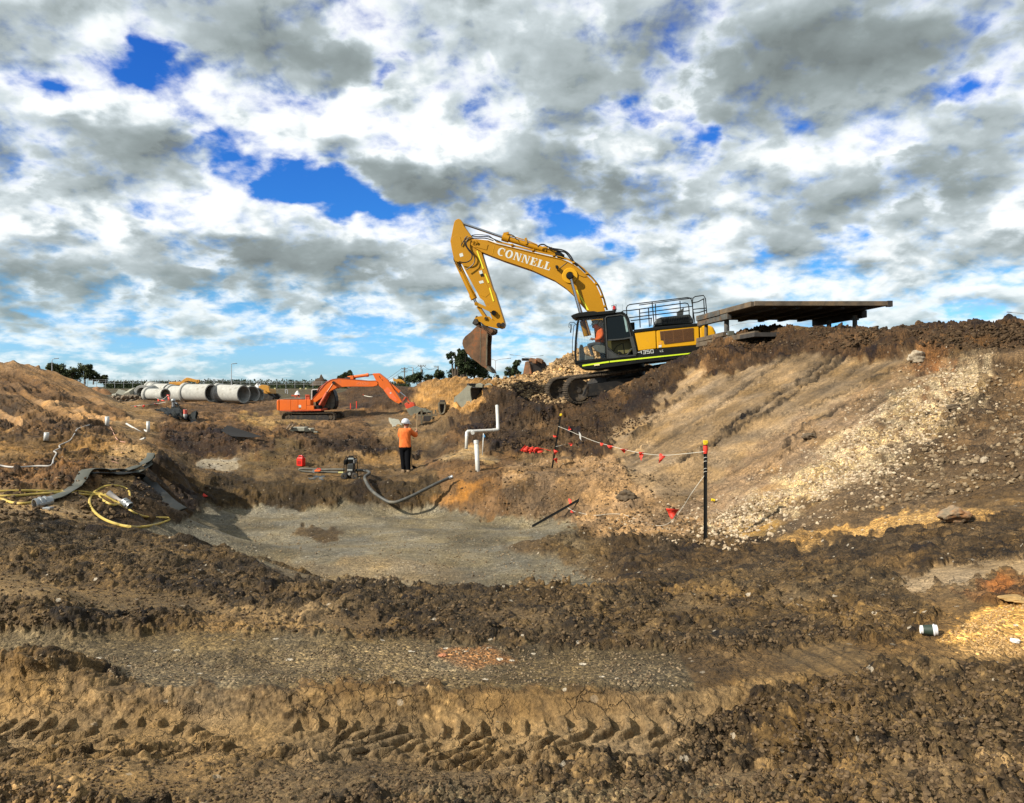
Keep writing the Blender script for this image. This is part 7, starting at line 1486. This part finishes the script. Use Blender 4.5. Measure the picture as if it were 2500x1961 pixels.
# black plastic over the dark heap and the sheet lining the cut
def sheet(poly_px, nx, ny, lo, name, label, lift=.06, amp=.10, seed=1):
    (ax, ay), (bx, by), (cx_, cy_), (dx_2, dy_) = poly_px; V = []; Ys = np.zeros((ny, nx)); XYs = {}
    for j in range(ny):
        for i in range(nx):
            s, t_ = i/(nx-1), j/(ny-1); x = (ax*(1-s)+bx*s)*(1-t_)+(dx_2*(1-s)+cx_*s)*t_; y = (ay*(1-s)+by*s)*(1-t_)+(dy_*(1-s)+cy_*s)*t_
            x += 5*mnoise.noise(Vector((i*.5, j*.5, seed))); y += 3.5*mnoise.noise(Vector((i*.6, j*.6, seed+4))); XYs[j, i] = (x, y); Ys[j, i] = gps(x, y, lo).y
    for _ in range(2): Ys[1:-1, 1:-1] = (Ys[1:-1, 1:-1]*2+Ys[:-2, 1:-1]+Ys[2:, 1:-1]+Ys[1:-1, :-2]+Ys[1:-1, 2:])/6
    for j in range(ny):
        for i in range(nx): p = P(*XYs[j, i], float(Ys[j, i])); n_ = mnoise.noise(Vector((i*.55, j*.35, seed+9))); V.append(p+Vector((0, -.15, lift+amp*max(-.4, n_)*1.6)))
    m = MB(); m.add(V, [(j*nx+i, j*nx+i+1, (j+1)*nx+i+1, (j+1)*nx+i) for j in range(ny-1) for i in range(nx-1)]); o = one(m, name, PLAST, label, 'plastic sheet', smooth=True); o.modifiers.clear(); return o
sheet([(379,1001),(430,1000),(486,1030),(440,1027)], 22, 12, 35, 'plastic_sheet', 'black plastic sheet crumpled over the dark heap beside the red topped pipe', amp=.35, seed=3)
sheet([(421,984),(436,986),(446,1008),(424,1006)], 8, 9, 35, 'plastic_sheet', 'upright fold of black plastic below the grey valve', amp=.3, seed=8)
g = gps(545, 1052, 24); m = MB(); YS_ = min(gps(600, 1068).y, gps(560, 1064).y)-.4; m.add([P(556,1039,YS_+.3), P(640,1066,YS_-.2), P(618,1069,YS_-.2), P(566,1066,YS_), P(540,1052,YS_+.3)], [(0,1,2,3,4)]); o = one(m, 'plastic_sheet', M('matt_black_sheet', (.006, .006, .007), .9), 'flat black sheet lining the cut below the pale heap', 'plastic sheet'); o.modifiers.new('t', 'SOLIDIFY').thickness = .02
v_ = thing('standpipe_valve', 'grey metal standpipe valve rising out of the black plastic sheet', 'valve', P(423, 990, 56)); k = 56/F
MB().cyl((0, 0, -.1), (0, 0, .3), .10).build('pipe', GALV, v_, smooth=True); MB().ball((0, 0, .36), .16, 10, 8).build('body', GALV, v_, smooth=True); MB().cyl((-.15, 0, .34), (.28, 0, .12), .06).build('outlet', GALV, v_, smooth=True)

# ---------------------------------------------------------------- distant machines
def far_digger(pts, Y, label, body=None, extra=None, mat=None):
    c = P(sum(p[0] for p in pts)/len(pts), 945, Y); c.z = gz(c.x, Y); R = thing('distant_excavator', label, 'excavator', c); mat = mat or YEL
    tp = lambda L_: [(P(x, y, Y).x-c.x, P(x, y, Y).z-c.z) for x, y in L_]
    MB().prism(tp(pts), -.3, .3).build('boom', mat, R, bevel=.04)
    if extra: MB().prism(tp(extra), -.25, .25).build('stick', mat, R, bevel=.04)
    if body:
        MB().prism(tp(body), .6, 3.0).build('body', mat, R, bevel=.08)
        x0, x1 = tp(body)[0][0], tp(body)[1][0]
        for v in (.4, 2.6): MB().prism([(x0-.2, .1), (x1+.2, .1), (x1+.5, .5), (x1+.2, .9), (x0-.2, .9), (x0-.5, .5)], v, v+.6).build('track', TRKD, R, bevel=.08)
    return R
Z = lambda L_: [(300+x/5.445, 880+y/5.445) for x, y in L_]
far_digger(Z([(765,345),(775,290),(820,250),(860,228),(900,238),(950,252),(1000,262),(1000,290),(950,288),(880,276),(840,285),(815,310),(812,345)]), 112, 'yellow excavator behind the concrete pipes, only its arched boom and roof showing', body=[(406,941),(441,941),(441,934),(430,932),(408,933)], extra=Z([(985,255),(1020,258),(1024,290),(1000,310),(975,300)]), mat=M('far_yellow', (.58, .27, .02), .6, var=.2))
Zb = lambda L_: [(900+x/10.675, 900+y/10.675) for x, y in L_]
far_digger(Zb([(640,245),(670,260),(700,285),(760,275),(830,275),(900,310),(950,380),(925,385),(880,340),(820,330),(740,350),(690,340),(650,330)]), 130, 'yellow excavator parked on the dark heap left of the power poles, boom tucked low', body=[(966,937),(984,937),(984,932),(966,931)], mat=MATS['far_yellow'])
far_digger(Z([(1815,345),(1850,325),(1900,330),(1945,345),(1958,400),(1970,430),(1930,425),(1900,400),(1850,385),(1820,375)]), 96, 'small yellow machine half buried in rubble right of the concrete pipes', body=[(639,962),(658,962),(655,950),(640,950)], mat=MATS['far_yellow'])
def heapmesh(px, py, Y, wpx, hpx, name, mat, label, cat, seed=0, ragged=.3):
    c = P(px, py, Y); k = Y/F; V = []; n = 16
    for j in range(n+1):
        for i in range(n+1):
            u, v = i/n*2-1, j/n*2-1; r = min(1, math.hypot(u, v)); h = (1-r*r)*(1+ragged*mnoise.noise(Vector((u*3, v*3, seed)))*2)
            V.append((u*wpx/2*k, v*wpx/3*k, max(h, 0)*hpx*k-.05))
    m = MB(); m.add(V, [(j*(n+1)+i, j*(n+1)+i+1, (j+1)*(n+1)+i+1, (j+1)*(n+1)+i) for j in range(n) for i in range(n)]); o = m.build(name, mat, None, smooth=True); o.location = c; return tag(o, label, cat)
heapmesh(629, 949, 100, 22, 12, 'white_tarpaulin', M('white_tarp', (.70, .70, .68), .6), 'white tarpaulin humped up right of the concrete pipes', 'tarpaulin', 2)
heapmesh(726, 963, 95, 14, 9, 'white_tarpaulin', MATS['white_tarp'], 'white tarpaulin bundle above the orange machine body', 'tarpaulin', 5)
heapmesh(240, 963, 84, 70, 17, 'sand_heap', M('red_sand', (.26, .13, .05), .95, var=.3, vs=1.5, bump=.8, bs=4), 'red brown sand heap between the left mound and the concrete pipes', 'sand heap', 7)
heapmesh(782, 941, 150, 48, 19, 'soil_heap', M('far_soil', (.085, .058, .034), .95, var=.3, vs=.8), 'distant pointed dark soil heap left of the orange boom', 'soil heap', 3, ragged=.5)
for i, (x, y, w, h, rz, lab) in enumerate(((297,962,22,12,.3,'large broken concrete slab heaped right of the red sand'),(318,958,20,13,-.4,'tilted pale concrete slab left of the first pipe'),(330,966,14,8,.2,'low concrete slab at the foot of the first pipe'),(283,968,14,6,.6,'flat dark concrete slab by the rubble'))):
    Y = 82; one(MB().box(P(x, y, Y), (w*Y/F, 1.0, h*Y/F*.8), Euler((.5, .35*math.sin(i*3+1), rz)).to_matrix()), 'broken_slab', CONCD, lab, 'concrete slab', 'broken slabs left of the concrete pipes', bevel=.04)
mr = MB(); rn = random.Random(5)
for i in range(110):
    x = rn.uniform(235, 345); y = rn.uniform(968, 986); Y = 78+rn.uniform(-3, 3); V_, F_ = rock(P(x, y, Y), rn.uniform(.15, .42), i, sub=1); mr.add(V_, F_)
tag(mr.build('rubble', M('rubble_stone', (.17, .125, .078), .9, var=.5, vs=2), None), kind='stuff')
sg = thing('machine_attachment', 'small orange machine part standing behind the orange excavator body', 'machine part', P(724, 968, 74)); 
for a_, b_ in (((712,966),(732,966)), ((722,966),(722,972)), ((729,964),(730,972))): MB().beam(P(*a_, 74)-sg.location, P(*b_, 74)-sg.location, .16, .14).build('bar', ORA2, sg)
fr_ = thing('white_goal_frame', 'thin white square frame standing behind the orange excavator', 'frame', P(700, 962, 90))
for a_, b_ in (((696.5,951),(702,952)), ((702,952),(702,962)), ((696.5,951),(697,960))): MB().beam(P(*a_, 90)-fr_.location, P(*b_, 90)-fr_.location, .08, .08).build('bar', GALP, fr_)

# ---------------------------------------------------------------- boulders
def boulder(px, py, w, h, mat, label, seed, Yd=0.0):
    g = gps(px, py+h*.4); Y = g.y+Yd; V_, F_ = rock((0, 0, 0), 1.0, seed, sub=4, jag=.6); m = MB(); m.add([Vector((v.x*w/2*Y/F*1.1, v.y*w/2*Y/F*.8, v.z*h/2*Y/F*1.25)) for v in V_], F_); o = m.build('boulder', mat, None, smooth=False); o.location = P(px, py, Y); return tag(o, label, 'boulder')
boulder(2240, 872, 40, 34, ROCKP, 'pinkish pointed boulder resting high on the graded slope', 4)
boulder(2330, 1256, 72, 46, M('ochre_white_rock', (.27, .21, .13), .9, var=.45, vs=9, bump=1.0, bs=26, dirt=(.34, .15, .05), damt=.5, dscale=5), 'large ochre and white boulder embedded low in the right slope', 9)
boulder(2402, 1124, 20, 22, ROCKP, 'small squared white stone on the right slope', 12)
boulder(2330, 995, 34, 20, MUDM, 'dark muddy clod sitting in the white rubble band', 15); boulder(1975, 1065, 34, 18, MUDM, 'dark clod alone on the smooth graded slope', 17)
0 and boulder(1870, 1582, 62, 20, M('tan_clay', (.24, .165, .085), .9, var=.25, vs=8, bump=.6, bs=30), 'tan clay lump pressed into the clods right of centre', 21); boulder(2480, 1462, 70, 18, M('yellow_clay', (.40, .25, .09), .9, var=.3, vs=8, bump=.6, bs=30), 'yellow clay lump under the cut slab at the right edge', 23)
boulder(1530, 1210, 44, 30, MUDM, 'dark dirt clod behind the fallen picket', 25)
boulder(1080, 1600, 0.1+22, 10, M('orange_stone', (.42, .17, .08), .9, var=.2), 'small flat orange stone in the red patch of the gravel strip', 31)
boulder(2478, 1564, 22, 13, WHT, 'small crumpled white scrap on the golden gravel', 33)
# ---------------------------------------------------------------- trees
LEAF = []
def leafmat(name, col):
    m = bpy.data.materials.new(name); m.use_nodes = True; t = NT(m.node_tree); b = t.n['Principled BSDF']; oc = t.node('ShaderNodeTexCoord').outputs['Object']
    c = t.mix(1.0, col, t.ramp(t.noise(oc, .9, 5, .7), [(.3, .45), (.5, 1.0), (.72, 1.9)]), 'MULTIPLY'); t.put(b.inputs['Base Color'], c); b.inputs['Roughness'].default_value = .75; b.inputs['Specular IOR Level'].default_value = .2; return m
LDK = leafmat('dark_foliage', (.030, .042, .016)); LOL = leafmat('olive_foliage', (.050, .060, .022)); BARK = M('bark', (.10, .075, .05), .9, var=.3)
def tree(px, base, top, wpx, Y, label, seed, mat=LDK, style='round', leaves=1500, leaf=.34, grp='trees beyond the site'):
    rn = random.Random(seed); c = P(px, base+3, Y); k = Y/F; H_ = (base+3-top)*k; W_ = wpx*k*1.18; H_ *= 1.06; R = thing('tree', label, 'tree', c, group=grp)
    tr = MB(); nt = 1 if style != 'multi' else 3
    lead = []
    for i in range(nt):
        ox = (i-(nt-1)/2)*W_*.22; pts = [Vector((ox*.3, 0, 0)), Vector((ox*.7+rn.uniform(-.1, .1)*W_*.2, rn.uniform(-.3, .3), H_*.4)), Vector((ox+rn.uniform(-.1, .1)*W_*.3, rn.uniform(-.4, .4), H_*.9))]; tr.tube(spline(pts, 4), [.05*H_*(1-.8*j/8) for j in range(9)], 7); lead.append(pts)
    blobs = []
    nb = 14 if style == 'multi' else 24 if style == 'round' else 14
    for i in range(nb):
        if style == 'pine': z = H_*(.30+.68*i/nb); r = W_*.5*(1-(z/H_)**1.6)*rn.uniform(.6, 1)+W_*.08; a = rn.uniform(0, 6.28); p = Vector((math.cos(a)*r*.6, math.sin(a)*r*.5, z)); br = W_*rn.uniform(.10, .18)
        elif style == 'multi': a = rn.uniform(0, 6.28); z = H_*rn.uniform(.42, .95); r = W_*.42*math.sqrt(rn.random())*(1-.5*abs(z/H_-.6)); p = Vector((math.cos(a)*r*1.1, math.sin(a)*r*.6, z)); br = W_*rn.uniform(.09, .15)
        else: a = rn.uniform(0, 6.28); z = H_*rn.uniform(.28, .90); rr = math.sqrt(max(0, 1-((z/H_-.52)/.48)**2)); r = W_*.40*rr*rn.uniform(.4, 1); p = Vector((math.cos(a)*r, math.sin(a)*r*.7, z)); br = W_*rn.uniform(.13, .21)
        blobs.append((p, br)); L0 = lead[i % nt]; s0 = L0[1].lerp(L0[2], rn.uniform(0, .7)); tr.tube([s0, s0.lerp(p, .6)+Vector((0, 0, -.2)), p], [.012*H_, .008*H_, .004*H_], 5)
    tr.build('trunk', BARK, R, smooth=True)
    V = []; Fc = []
    for i in range(int(leaves*1.5)):
        p, br = blobs[rn.randrange(len(blobs))]; d = Vector((rn.gauss(0, 1), rn.gauss(0, 1), rn.gauss(0, .75))).normalized()*br*(rn.random()**.4); q = p+d
        if style == 'pine': q.z -= abs(d.x)*.1
        s = leaf*rn.uniform(.5, 1.2); a = Vector((rn.gauss(0, 1), rn.gauss(0, 1), rn.gauss(0, .6))).normalized()*s; b = a.orthogonal().normalized()*s*rn.uniform(.4, .8); b = Matrix.Rotation(rn.uniform(0, 6.28), 3, a) @ b
        n = len(V); V += [q-a*.5-b*.3, q+a*.1-b*.5, q+a*.6, q+b*.5]; Fc.append((n, n+1, n+2, n+3))
    MB().add(V, Fc).build('crown', mat, R)
tree(1112, 926, 856, 38, 190, 'tall airy pine with bare lower stem, left of the dense clump', 3, style='multi', leaves=1500, leaf=.5)
tree(1130, 926, 868, 30, 196, 'dark narrow tree between the airy pine and the dense tree', 5, style='multi', leaves=1100, leaf=.5)
tree(1110, 926, 903, 36, 200, 'low dark bushy tree at the foot of the airy pine', 6, leaves=900, leaf=.5)
tree(1136, 928, 857, 40, 185, 'tallest dense dark tree in the clump left of the hanging bucket', 7, leaves=3200, leaf=.55)
tree(1158, 928, 874, 44, 188, 'dense dark tree right behind the hanging bucket', 9, leaves=2600, leaf=.5)
tree(1178, 928, 892, 36, 192, 'lower loose tree at the right of the clump behind the bucket teeth', 11, leaves=1500, leaf=.45)
tree(1072, 930, 905, 26, 190, 'round dark tree just left of the pole by the clump', 13, leaves=1000, leaf=.45)
tree(1046, 934, 916, 24, 195, 'low bushy tree between the second and third power poles', 15, leaves=800, leaf=.4)
tree(1018, 936, 912, 34, 190, 'wide round tree behind the white lamp post', 17, leaves=1300, leaf=.45)
tree(1000, 937, 918, 22, 200, 'small dark tree left of the white lamp post', 18, leaves=700, leaf=.4)
tree(980, 938, 921, 26, 210, 'low tree crown behind the parked yellow excavator', 19, leaves=700, leaf=.45)
tree(1262, 925, 880, 22, 150, 'dark tree left of the rusty upright bucket', 21, leaves=1500, leaf=.4)
tree(1244, 926, 898, 26, 152, 'low spreading shrub left of the dark tree by the rusty bucket', 22, leaves=900, leaf=.36)
tree(1212, 928, 916, 14, 170, 'tiny tree beside the double lamp post foot', 23, leaves=300, leaf=.4); tree(1196, 928, 919, 10, 170, 'tiny bush left of the double lamp post foot', 24, leaves=200, leaf=.4)
tree(850, 944, 903, 30, 175, 'round headed dark tree behind the orange boom', 25, leaves=2200, leaf=.45); tree(834, 944, 915, 18, 178, 'smaller dark tree joined to the round headed one behind the orange boom', 26, leaves=800, leaf=.45)
tree(790, 944, 925, 8, 160, 'small pointed conifer right of the distant soil heap', 27, style='pine', leaves=350, leaf=.3)
for i, (x, t_, w, lab) in enumerate(((118,888,34,'spreading gum tree just above the left mound shoulder'),(146,892,34,'gum tree with open crown second from the left mound'),(178,898,30,'gum tree with a low gap in its crown third from the left mound'),(207,889,36,'tallest gum tree with a domed crown left of the pipes'),(228,904,26,'lower gum tree right of the tallest gum'),(252,918,24,'last small gum tree of the left row'),(165,912,50,'wide low tree mass under the gum row'))):
    tree(x, 936, t_, w, 165+i*3, lab, 40+i, mat=LOL, leaves=1500 if w > 30 else 900, leaf=.42, grp='gum trees behind the left mound')
# ---- far hedge rows: too many small conifers to tell apart
rn = random.Random(77); V = []; Fc = []
def spiky(x0, x1, ytop, base, Y, amp, step):
    x = x0
    while x < x1:
        h = ytop+rn.uniform(-amp, amp); w = rn.uniform(4, 7); k = Y/F
        for i in range(46):
            t_ = rn.random(); y = base+(h-base)*t_; hw = w*(1-t_)*.7+.8; q = P(x+rn.uniform(-hw, hw), y, Y+rn.uniform(-2, 2)); s = rn.uniform(.6, 1.4)*k*2.6; n = len(V)
            a = Vector((rn.uniform(-1, 1), rn.uniform(-1, 1), rn.uniform(0, 1.6)))*s; b = Vector((rn.uniform(-1, 1), rn.uniform(-1, 1), rn.uniform(-.3, .3)))*s; V.extend([q, q+a*.5+b*.5, q+a, q+a*.5-b*.5]); Fc.append((n, n+1, n+2, n+3))
        x += step*rn.uniform(.6, 1.3)
spiky(255, 520, 932, 946, 300, 1.5, 2.2); spiky(500, 780, 930, 945, 260, 3.2, 3.0); spiky(535, 600, 930, 944, 240, 2, 2.4); spiky(-400, 110, 934, 946, 320, 2, 3); spiky(780, 1000, 935, 946, 300, 2, 3)
hm = MB().add(V, Fc)
for x0, x1, yt, Y in ((255,520,936.5,299),(500,780,936,259),(-400,110,938,319),(780,1000,938,299)):
    n = int((x1-x0)/4); A_ = []
    for i in range(n+1): x = x0+(x1-x0)*i/n; A_ += [P(x, 949, Y), P(x, yt+rn.uniform(-1.6, 1.6), Y), P(x, yt+rn.uniform(-1, 1), Y+3), P(x, 949, Y+3)]
    hm.add(A_, [(i*4+j, i*4+4+j, i*4+5+j, i*4+1+j) for i in range(n) for j in range(3)])
tag(hm.build('conifer_hedge', LDK, None), kind='stuff')

# ---------------------------------------------------------------- poles, lamps, fence
def pole(px, base, top, Y, arms, label, mat=POLEW, r=.16, extra=None, braces=False):
    c = P(px, base+3, Y); k = Y/F; H_ = (base+3-top)*k; R = thing('power_pole', label, 'power pole', c); MB().cyl((0, 0, 0), (0, 0, H_), r, r*.7, 10).build('pole', mat, R, smooth=True)
    for (y, x0, x1) in arms:
        z = (base+3-y)*k; MB().beam(((x0-px)*k, -.1, z), ((x1-px)*k, -.1, z), .12, .14).build('crossarm', mat, R)
        for x in np.linspace(x0, x1, 4): MB().cyl(((x-px)*k, -.1, z+.05), ((x-px)*k, -.1, z+.34), .07, seg=6).build('insulator', M('insulator', (.22, .20, .18), .4), R)
    if extra: z = (base+3-extra)*k; MB().cyl((.25, -.3, z-.55), (.25, -.3, z+.45), .32, seg=12).build('transformer', M('transformer_grey', (.20, .20, .19), .6), R, smooth=True)
    return R
pole(987.6, 935, 897, 200, [(901,981,994),(908.5,981,994)], 'timber power pole with two crossarms, left of the three')
pole(1027.8, 934, 891.6, 200, [(894,1021,1039),(911.6,1024,1035.5)], 'timber power pole with a transformer, middle of the three', extra=906)
pole(1069.5, 930, 895, 200, [(896,1060,1071),(919.5,1048,1069)], 'pale timber power pole in front of the airy pine', r=.22, mat=M('pale_pole', (.34, .31, .26), .9))
w_ = MB()
def wire(a, b, sag=1.0): p = [a.lerp(b, t_)+Vector((0, 0, -4*sag*t_*(1-t_))) for t_ in np.linspace(0, 1, 9)]; w_.tube(p, .045, 4)
for dx in (-6, 6): wire(P(987.6+dx, 899.5, 200), P(1027.8+dx, 892.5, 200)); wire(P(1027.8+dx, 892.5, 200), P(1068+dx*.3, 895, 200)); wire(P(987.6+dx, 899.5, 200), P(840, 935, 380), 4)
one(w_, 'power_line', M('cable', (.10, .10, .10), .6), 'thin overhead wires joining the three power poles', 'power line')
def lamp(px, base, top, Y, arms, label, r=.10):
    c = P(px, base+3, Y); k = Y/F; H_ = (base+3-top)*k; R = thing('street_lamp', label, 'street lamp', c); MB().cyl((0, 0, 0), (0, 0, H_), r, r*.6, 8).build('pole', GALP, R, smooth=True)
    for (x1, y1) in arms:
        a = Vector((0, 0, H_)); b = Vector(((x1-px)*k, 0, (base+3-y1)*k)); mid = a.lerp(b, .35)+Vector((0, 0, (b.z-a.z)*.25)); ar = MB().tube(spline([a, mid, b], 4), r*.55, 6).build('arm', GALP, R, smooth=True)
        d = (b-a).normalized(); d.z = 0; MB().beam(b, b+Vector((math.copysign(.9, x1-px), 0, .08)), .28, .12).build('lamp_head', M('lamp_head_grey', (.16, .17, .18), .5), R, bevel=.03)
lamp(1209.5, 925, 881, 165, [(1199,877),(1238,875.5)], 'double armed street lamp between the bucket and the rusty bucket')
lamp(1286, 900, 874, 190, [(1253,867),(1318,869)], 'double armed street lamp mostly hidden behind the rusty bucket')
lamp(1781, 830, 797, 120, [(1852,786.5)], 'single arm street lamp seen under the trench shield', r=.05)
lamp(2520, 830, 772, 140, [(2470,763)], 'single arm street lamp reaching in at the right edge over the bank')
lamp(127, 905, 880, 150, [(132,876)], 'short street lamp rising over the shoulder of the left mound')
lamp(1008, 932, 898, 195, [(1004.5,897)], 'white street lamp post between the power poles', r=.20)
lamp(565, 944, 889, 150, [(567.5,888.5)], 'tall thin lamp mast above the concrete pipes', r=.09)
fn = thing('wire_fence', 'long thin wire fence along the far edge of the site behind the pipes', 'fence', P(450, 946, 135)); o_ = fn.location; fm = MB()
for i in range(34): x = 170+i*22; y0_ = 926.5 if x < 560 else 931; a = P(x, 948, 135)-o_; b = P(x, y0_, 135)-o_; MB().cyl(a, b, .035, seg=5).build('post', GALP, fn)
for y0_, y1_ in ((927, 932), (931, 935), (936, 939)): fm.tube([P(170, y0_, 135)-o_, P(560, y0_, 135)-o_, P(575, y1_, 135)-o_, P(900, y1_, 135)-o_], .018, 4)
fm.build('wire', GALP, fn)
for i, (x, lab) in enumerate(((671, 'small yellow sign on the fence, leftmost of three'), (733, 'small yellow sign on the fence, middle one of three'), (746.5, 'small yellow sign on the fence, rightmost of three'))):
    one(MB().box(P(x, 949, 132), (.28, .04, .24)), 'fence_sign', M('sign_yellow', (.62, .55, .25), .6), lab, 'sign', bevel=.005)

# ---------------------------------------------------------------- loose stones and clods
ICO = None
def scatter(poly_pts, n, smin, smax, seed, name, mat, flat=.8, sink=.25, pw=2.0, dens=None):
    global ICO
    import bmesh as bm_
    if ICO is None:
        b = bm_.new(); bm_.ops.create_icosphere(b, subdivisions=1, radius=1.0); ICO = (np.array([v.co[:] for v in b.verts]), np.array([[v.index for v in f.verts] for f in b.faces])); b.free()
    rg_ = np.random.default_rng(seed); xs = [p[0] for p in poly_pts]; ys = [p[1] for p in poly_pts]; P_ = []
    while len(P_) < n:
        x = rg_.uniform(min(xs), max(xs), 4*n); y = rg_.uniform(min(ys), max(ys), 4*n); ins = np.zeros(len(x), bool)
        for (ax, ay), (bx, by) in zip(poly_pts, poly_pts[1:]+poly_pts[:1]):
            if ay != by: ins ^= ((ay > y) != (by > y)) & (x < (bx-ax)*(y-ay)/(by-ay)+ax)
        nz = vnoise(x/40, y/22, seed)+.5 > rg_.uniform(0, 1, len(x))*.9; P_ += list(zip(x[ins & nz], y[ins & nz]))
    P_ = P_[:n]; V0, F0 = ICO; nv = len(V0); V = np.zeros((n, nv, 3)); 
    for i, (x, y) in enumerate(P_):
        g = gps(x, y); s = smin+(smax-smin)*rg_.random()**pw
        j = V0*(1+rg_.uniform(-.28, .28, (nv, 1))); q = rg_.normal(size=4); q /= np.linalg.norm(q); w, a, b_, c = q
        Rm = np.array([[1-2*(b_*b_+c*c), 2*(a*b_-c*w), 2*(a*c+b_*w)], [2*(a*b_+c*w), 1-2*(a*a+c*c), 2*(b_*c-a*w)], [2*(a*c-b_*w), 2*(b_*c+a*w), 1-2*(a*a+b_*b_)]])
        V[i] = ((j*np.array([1, rg_.uniform(.6, 1), rg_.uniform(.5, .8)]))@Rm.T)*s*np.array([1, 1, flat])+np.array(g)+np.array([0, 0, s*(flat-sink)*.6])
    Fq = (F0[None]+(np.arange(n)*nv)[:, None, None]).reshape(-1, 3); me = bpy.data.meshes.new(name); me.from_pydata(V.reshape(-1, 3).tolist(), [], Fq.tolist()); me.update()
    tn = rg_.uniform(.45, 1.55, n); at_ = me.attributes.new('Tone', 'FLOAT', 'POINT'); at_.data.foreach_set('value', np.repeat(tn, nv).astype(np.float32))
    me.materials.append(mat); o = bpy.data.objects.new(name, me); COL.objects.link(o); tag(o, kind='stuff'); return o
def stonemat(name, col, col2, rough=.9):
    m = bpy.data.materials.new(name); m.use_nodes = True; t = NT(m.node_tree); b = t.n['Principled BSDF']; a = t.node('ShaderNodeAttribute', attribute_name='Tone').outputs['Fac']; oc = t.node('ShaderNodeTexCoord').outputs['Object']
    c = t.mix(1.0, t.mix(t.mr(a, .5, 1.5), col2, col), (.74, .70, .65), 'MULTIPLY'); c = t.mix(1.0, c, t.ramp(t.noise(oc, 60, 4, .6), [(.3, .7), (.7, 1.35)]), 'MULTIPLY'); t.put(b.inputs['Base Color'], c); b.inputs['Roughness'].default_value = rough; b.inputs['Specular IOR Level'].default_value = .25; return m
STN = stonemat('tan_rubble', (.40, .29, .16), (.20, .135, .07)); SWH = stonemat('pale_rubble', (.56, .475, .345), (.24, .17, .10)); SBR = stonemat('soil_clod', (.15, .105, .058), (.065, .043, .022)); SGD = stonemat('golden_gravel', (.58, .40, .19), (.30, .19, .085)); SGY = stonemat('mixed_gravel', (.30, .235, .15), (.10, .07, .04)); SDK = stonemat('dark_soil_clod', (.10, .066, .035), (.045, .028, .014))
scatter([(1700,1300),(1790,1240),(1950,1170),(2080,1050),(2190,960),(2300,900),(2400,900),(2380,960),(2280,1070),(2190,1150),(2040,1210),(1900,1270),(1790,1320)], 5200, .012, .050, 1, 'pale_rubble', SWH, pw=2.2)
scatter([(1480,1260),(1700,1200),(1850,1260),(1830,1330),(1700,1345),(1560,1300),(1470,1300)], 450, .010, .045, 2, 'shelf_rubble', SWH, pw=2.6)
scatter([(2180,980),(2500,880),(2500,1180),(2200,1230),(2000,1270)], 1700, .012, .06, 3, 'slope_rubble', SGY, pw=2.4)
scatter([(1640,1310),(1760,1210),(1900,1120),(2050,1010),(2150,930),(2260,860),(2440,850),(2460,980),(2330,1110),(2250,1200),(2060,1260),(1900,1310),(1790,1350)], 1700, .010, .05, 21, 'stray_rubble', SWH, pw=2.6)
scatter([(1330,900),(1400,862),(1470,850),(1520,870),(1500,950),(1400,985),(1320,990),(1180,930),(1260,918)], 2400, .03, .11, 4, 'pile_rubble', STN, pw=2)
scatter([(0,1290),(300,1310),(560,1360),(760,1432),(1500,1440),(2000,1390),(2250,1440),(2200,1540),(1700,1590),(1000,1560),(450,1530),(0,1530)], 5200, .005, .022, 5, 'windrow_clods', SBR, pw=2.2)
scatter([(1650,1780),(1900,1680),(2150,1620),(2500,1620),(2500,1961),(1500,1961)], 3600, .004, .018, 6, 'near_right_clods', SBR, pw=2.2)
scatter([(0,1850),(600,1860),(1100,1870),(1600,1860),(1600,1961),(0,1961)], 2600, .003, .013, 7, 'near_left_clods', SBR, pw=2.2)
scatter([(0,1600),(500,1600),(1000,1570),(1650,1600),(1700,1680),(900,1670),(300,1660)], 3400, .003, .012, 8, 'strip_gravel', SGY, pw=2.2)
scatter([(420,1270),(700,1245),(1250,1265),(1450,1340),(1560,1420),(820,1435),(560,1345)], 3000, .006, .026, 9, 'pad_gravel', SGY, pw=3)
scatter([(2290,1565),(2360,1520),(2450,1480),(2520,1460),(2520,1600),(2420,1600)], 2200, .003, .011, 10, 'golden_gravel', SGD, pw=2)
scatter([(1700,850),(1850,815),(2000,800),(2300,795),(2500,790),(2500,860),(2250,845),(2050,855),(1900,850)], 2600, .02, .07, 11, 'crest_clods', SDK, pw=2.4)
scatter([(1150,1060),(1230,930),(1335,960),(1480,960),(1700,860),(1560,1060),(1280,1105)], 3200, .015, .06, 12, 'slope_clods', SDK, pw=2.6)
scatter([(0,1160),(150,1150),(230,1100),(330,1080),(400,1000),(640,1000),(1000,1040),(1060,1110),(600,1160),(470,1240),(260,1270),(0,1270)], 3600, .010, .05, 13, 'mid_clods', SBR, pw=2.8)
scatter([(1070,1120),(1450,1110),(1700,1200),(1700,1320),(1450,1310),(1250,1250),(1080,1240)], 2200, .008, .05, 14, 'shelf_clods', SBR, pw=3)
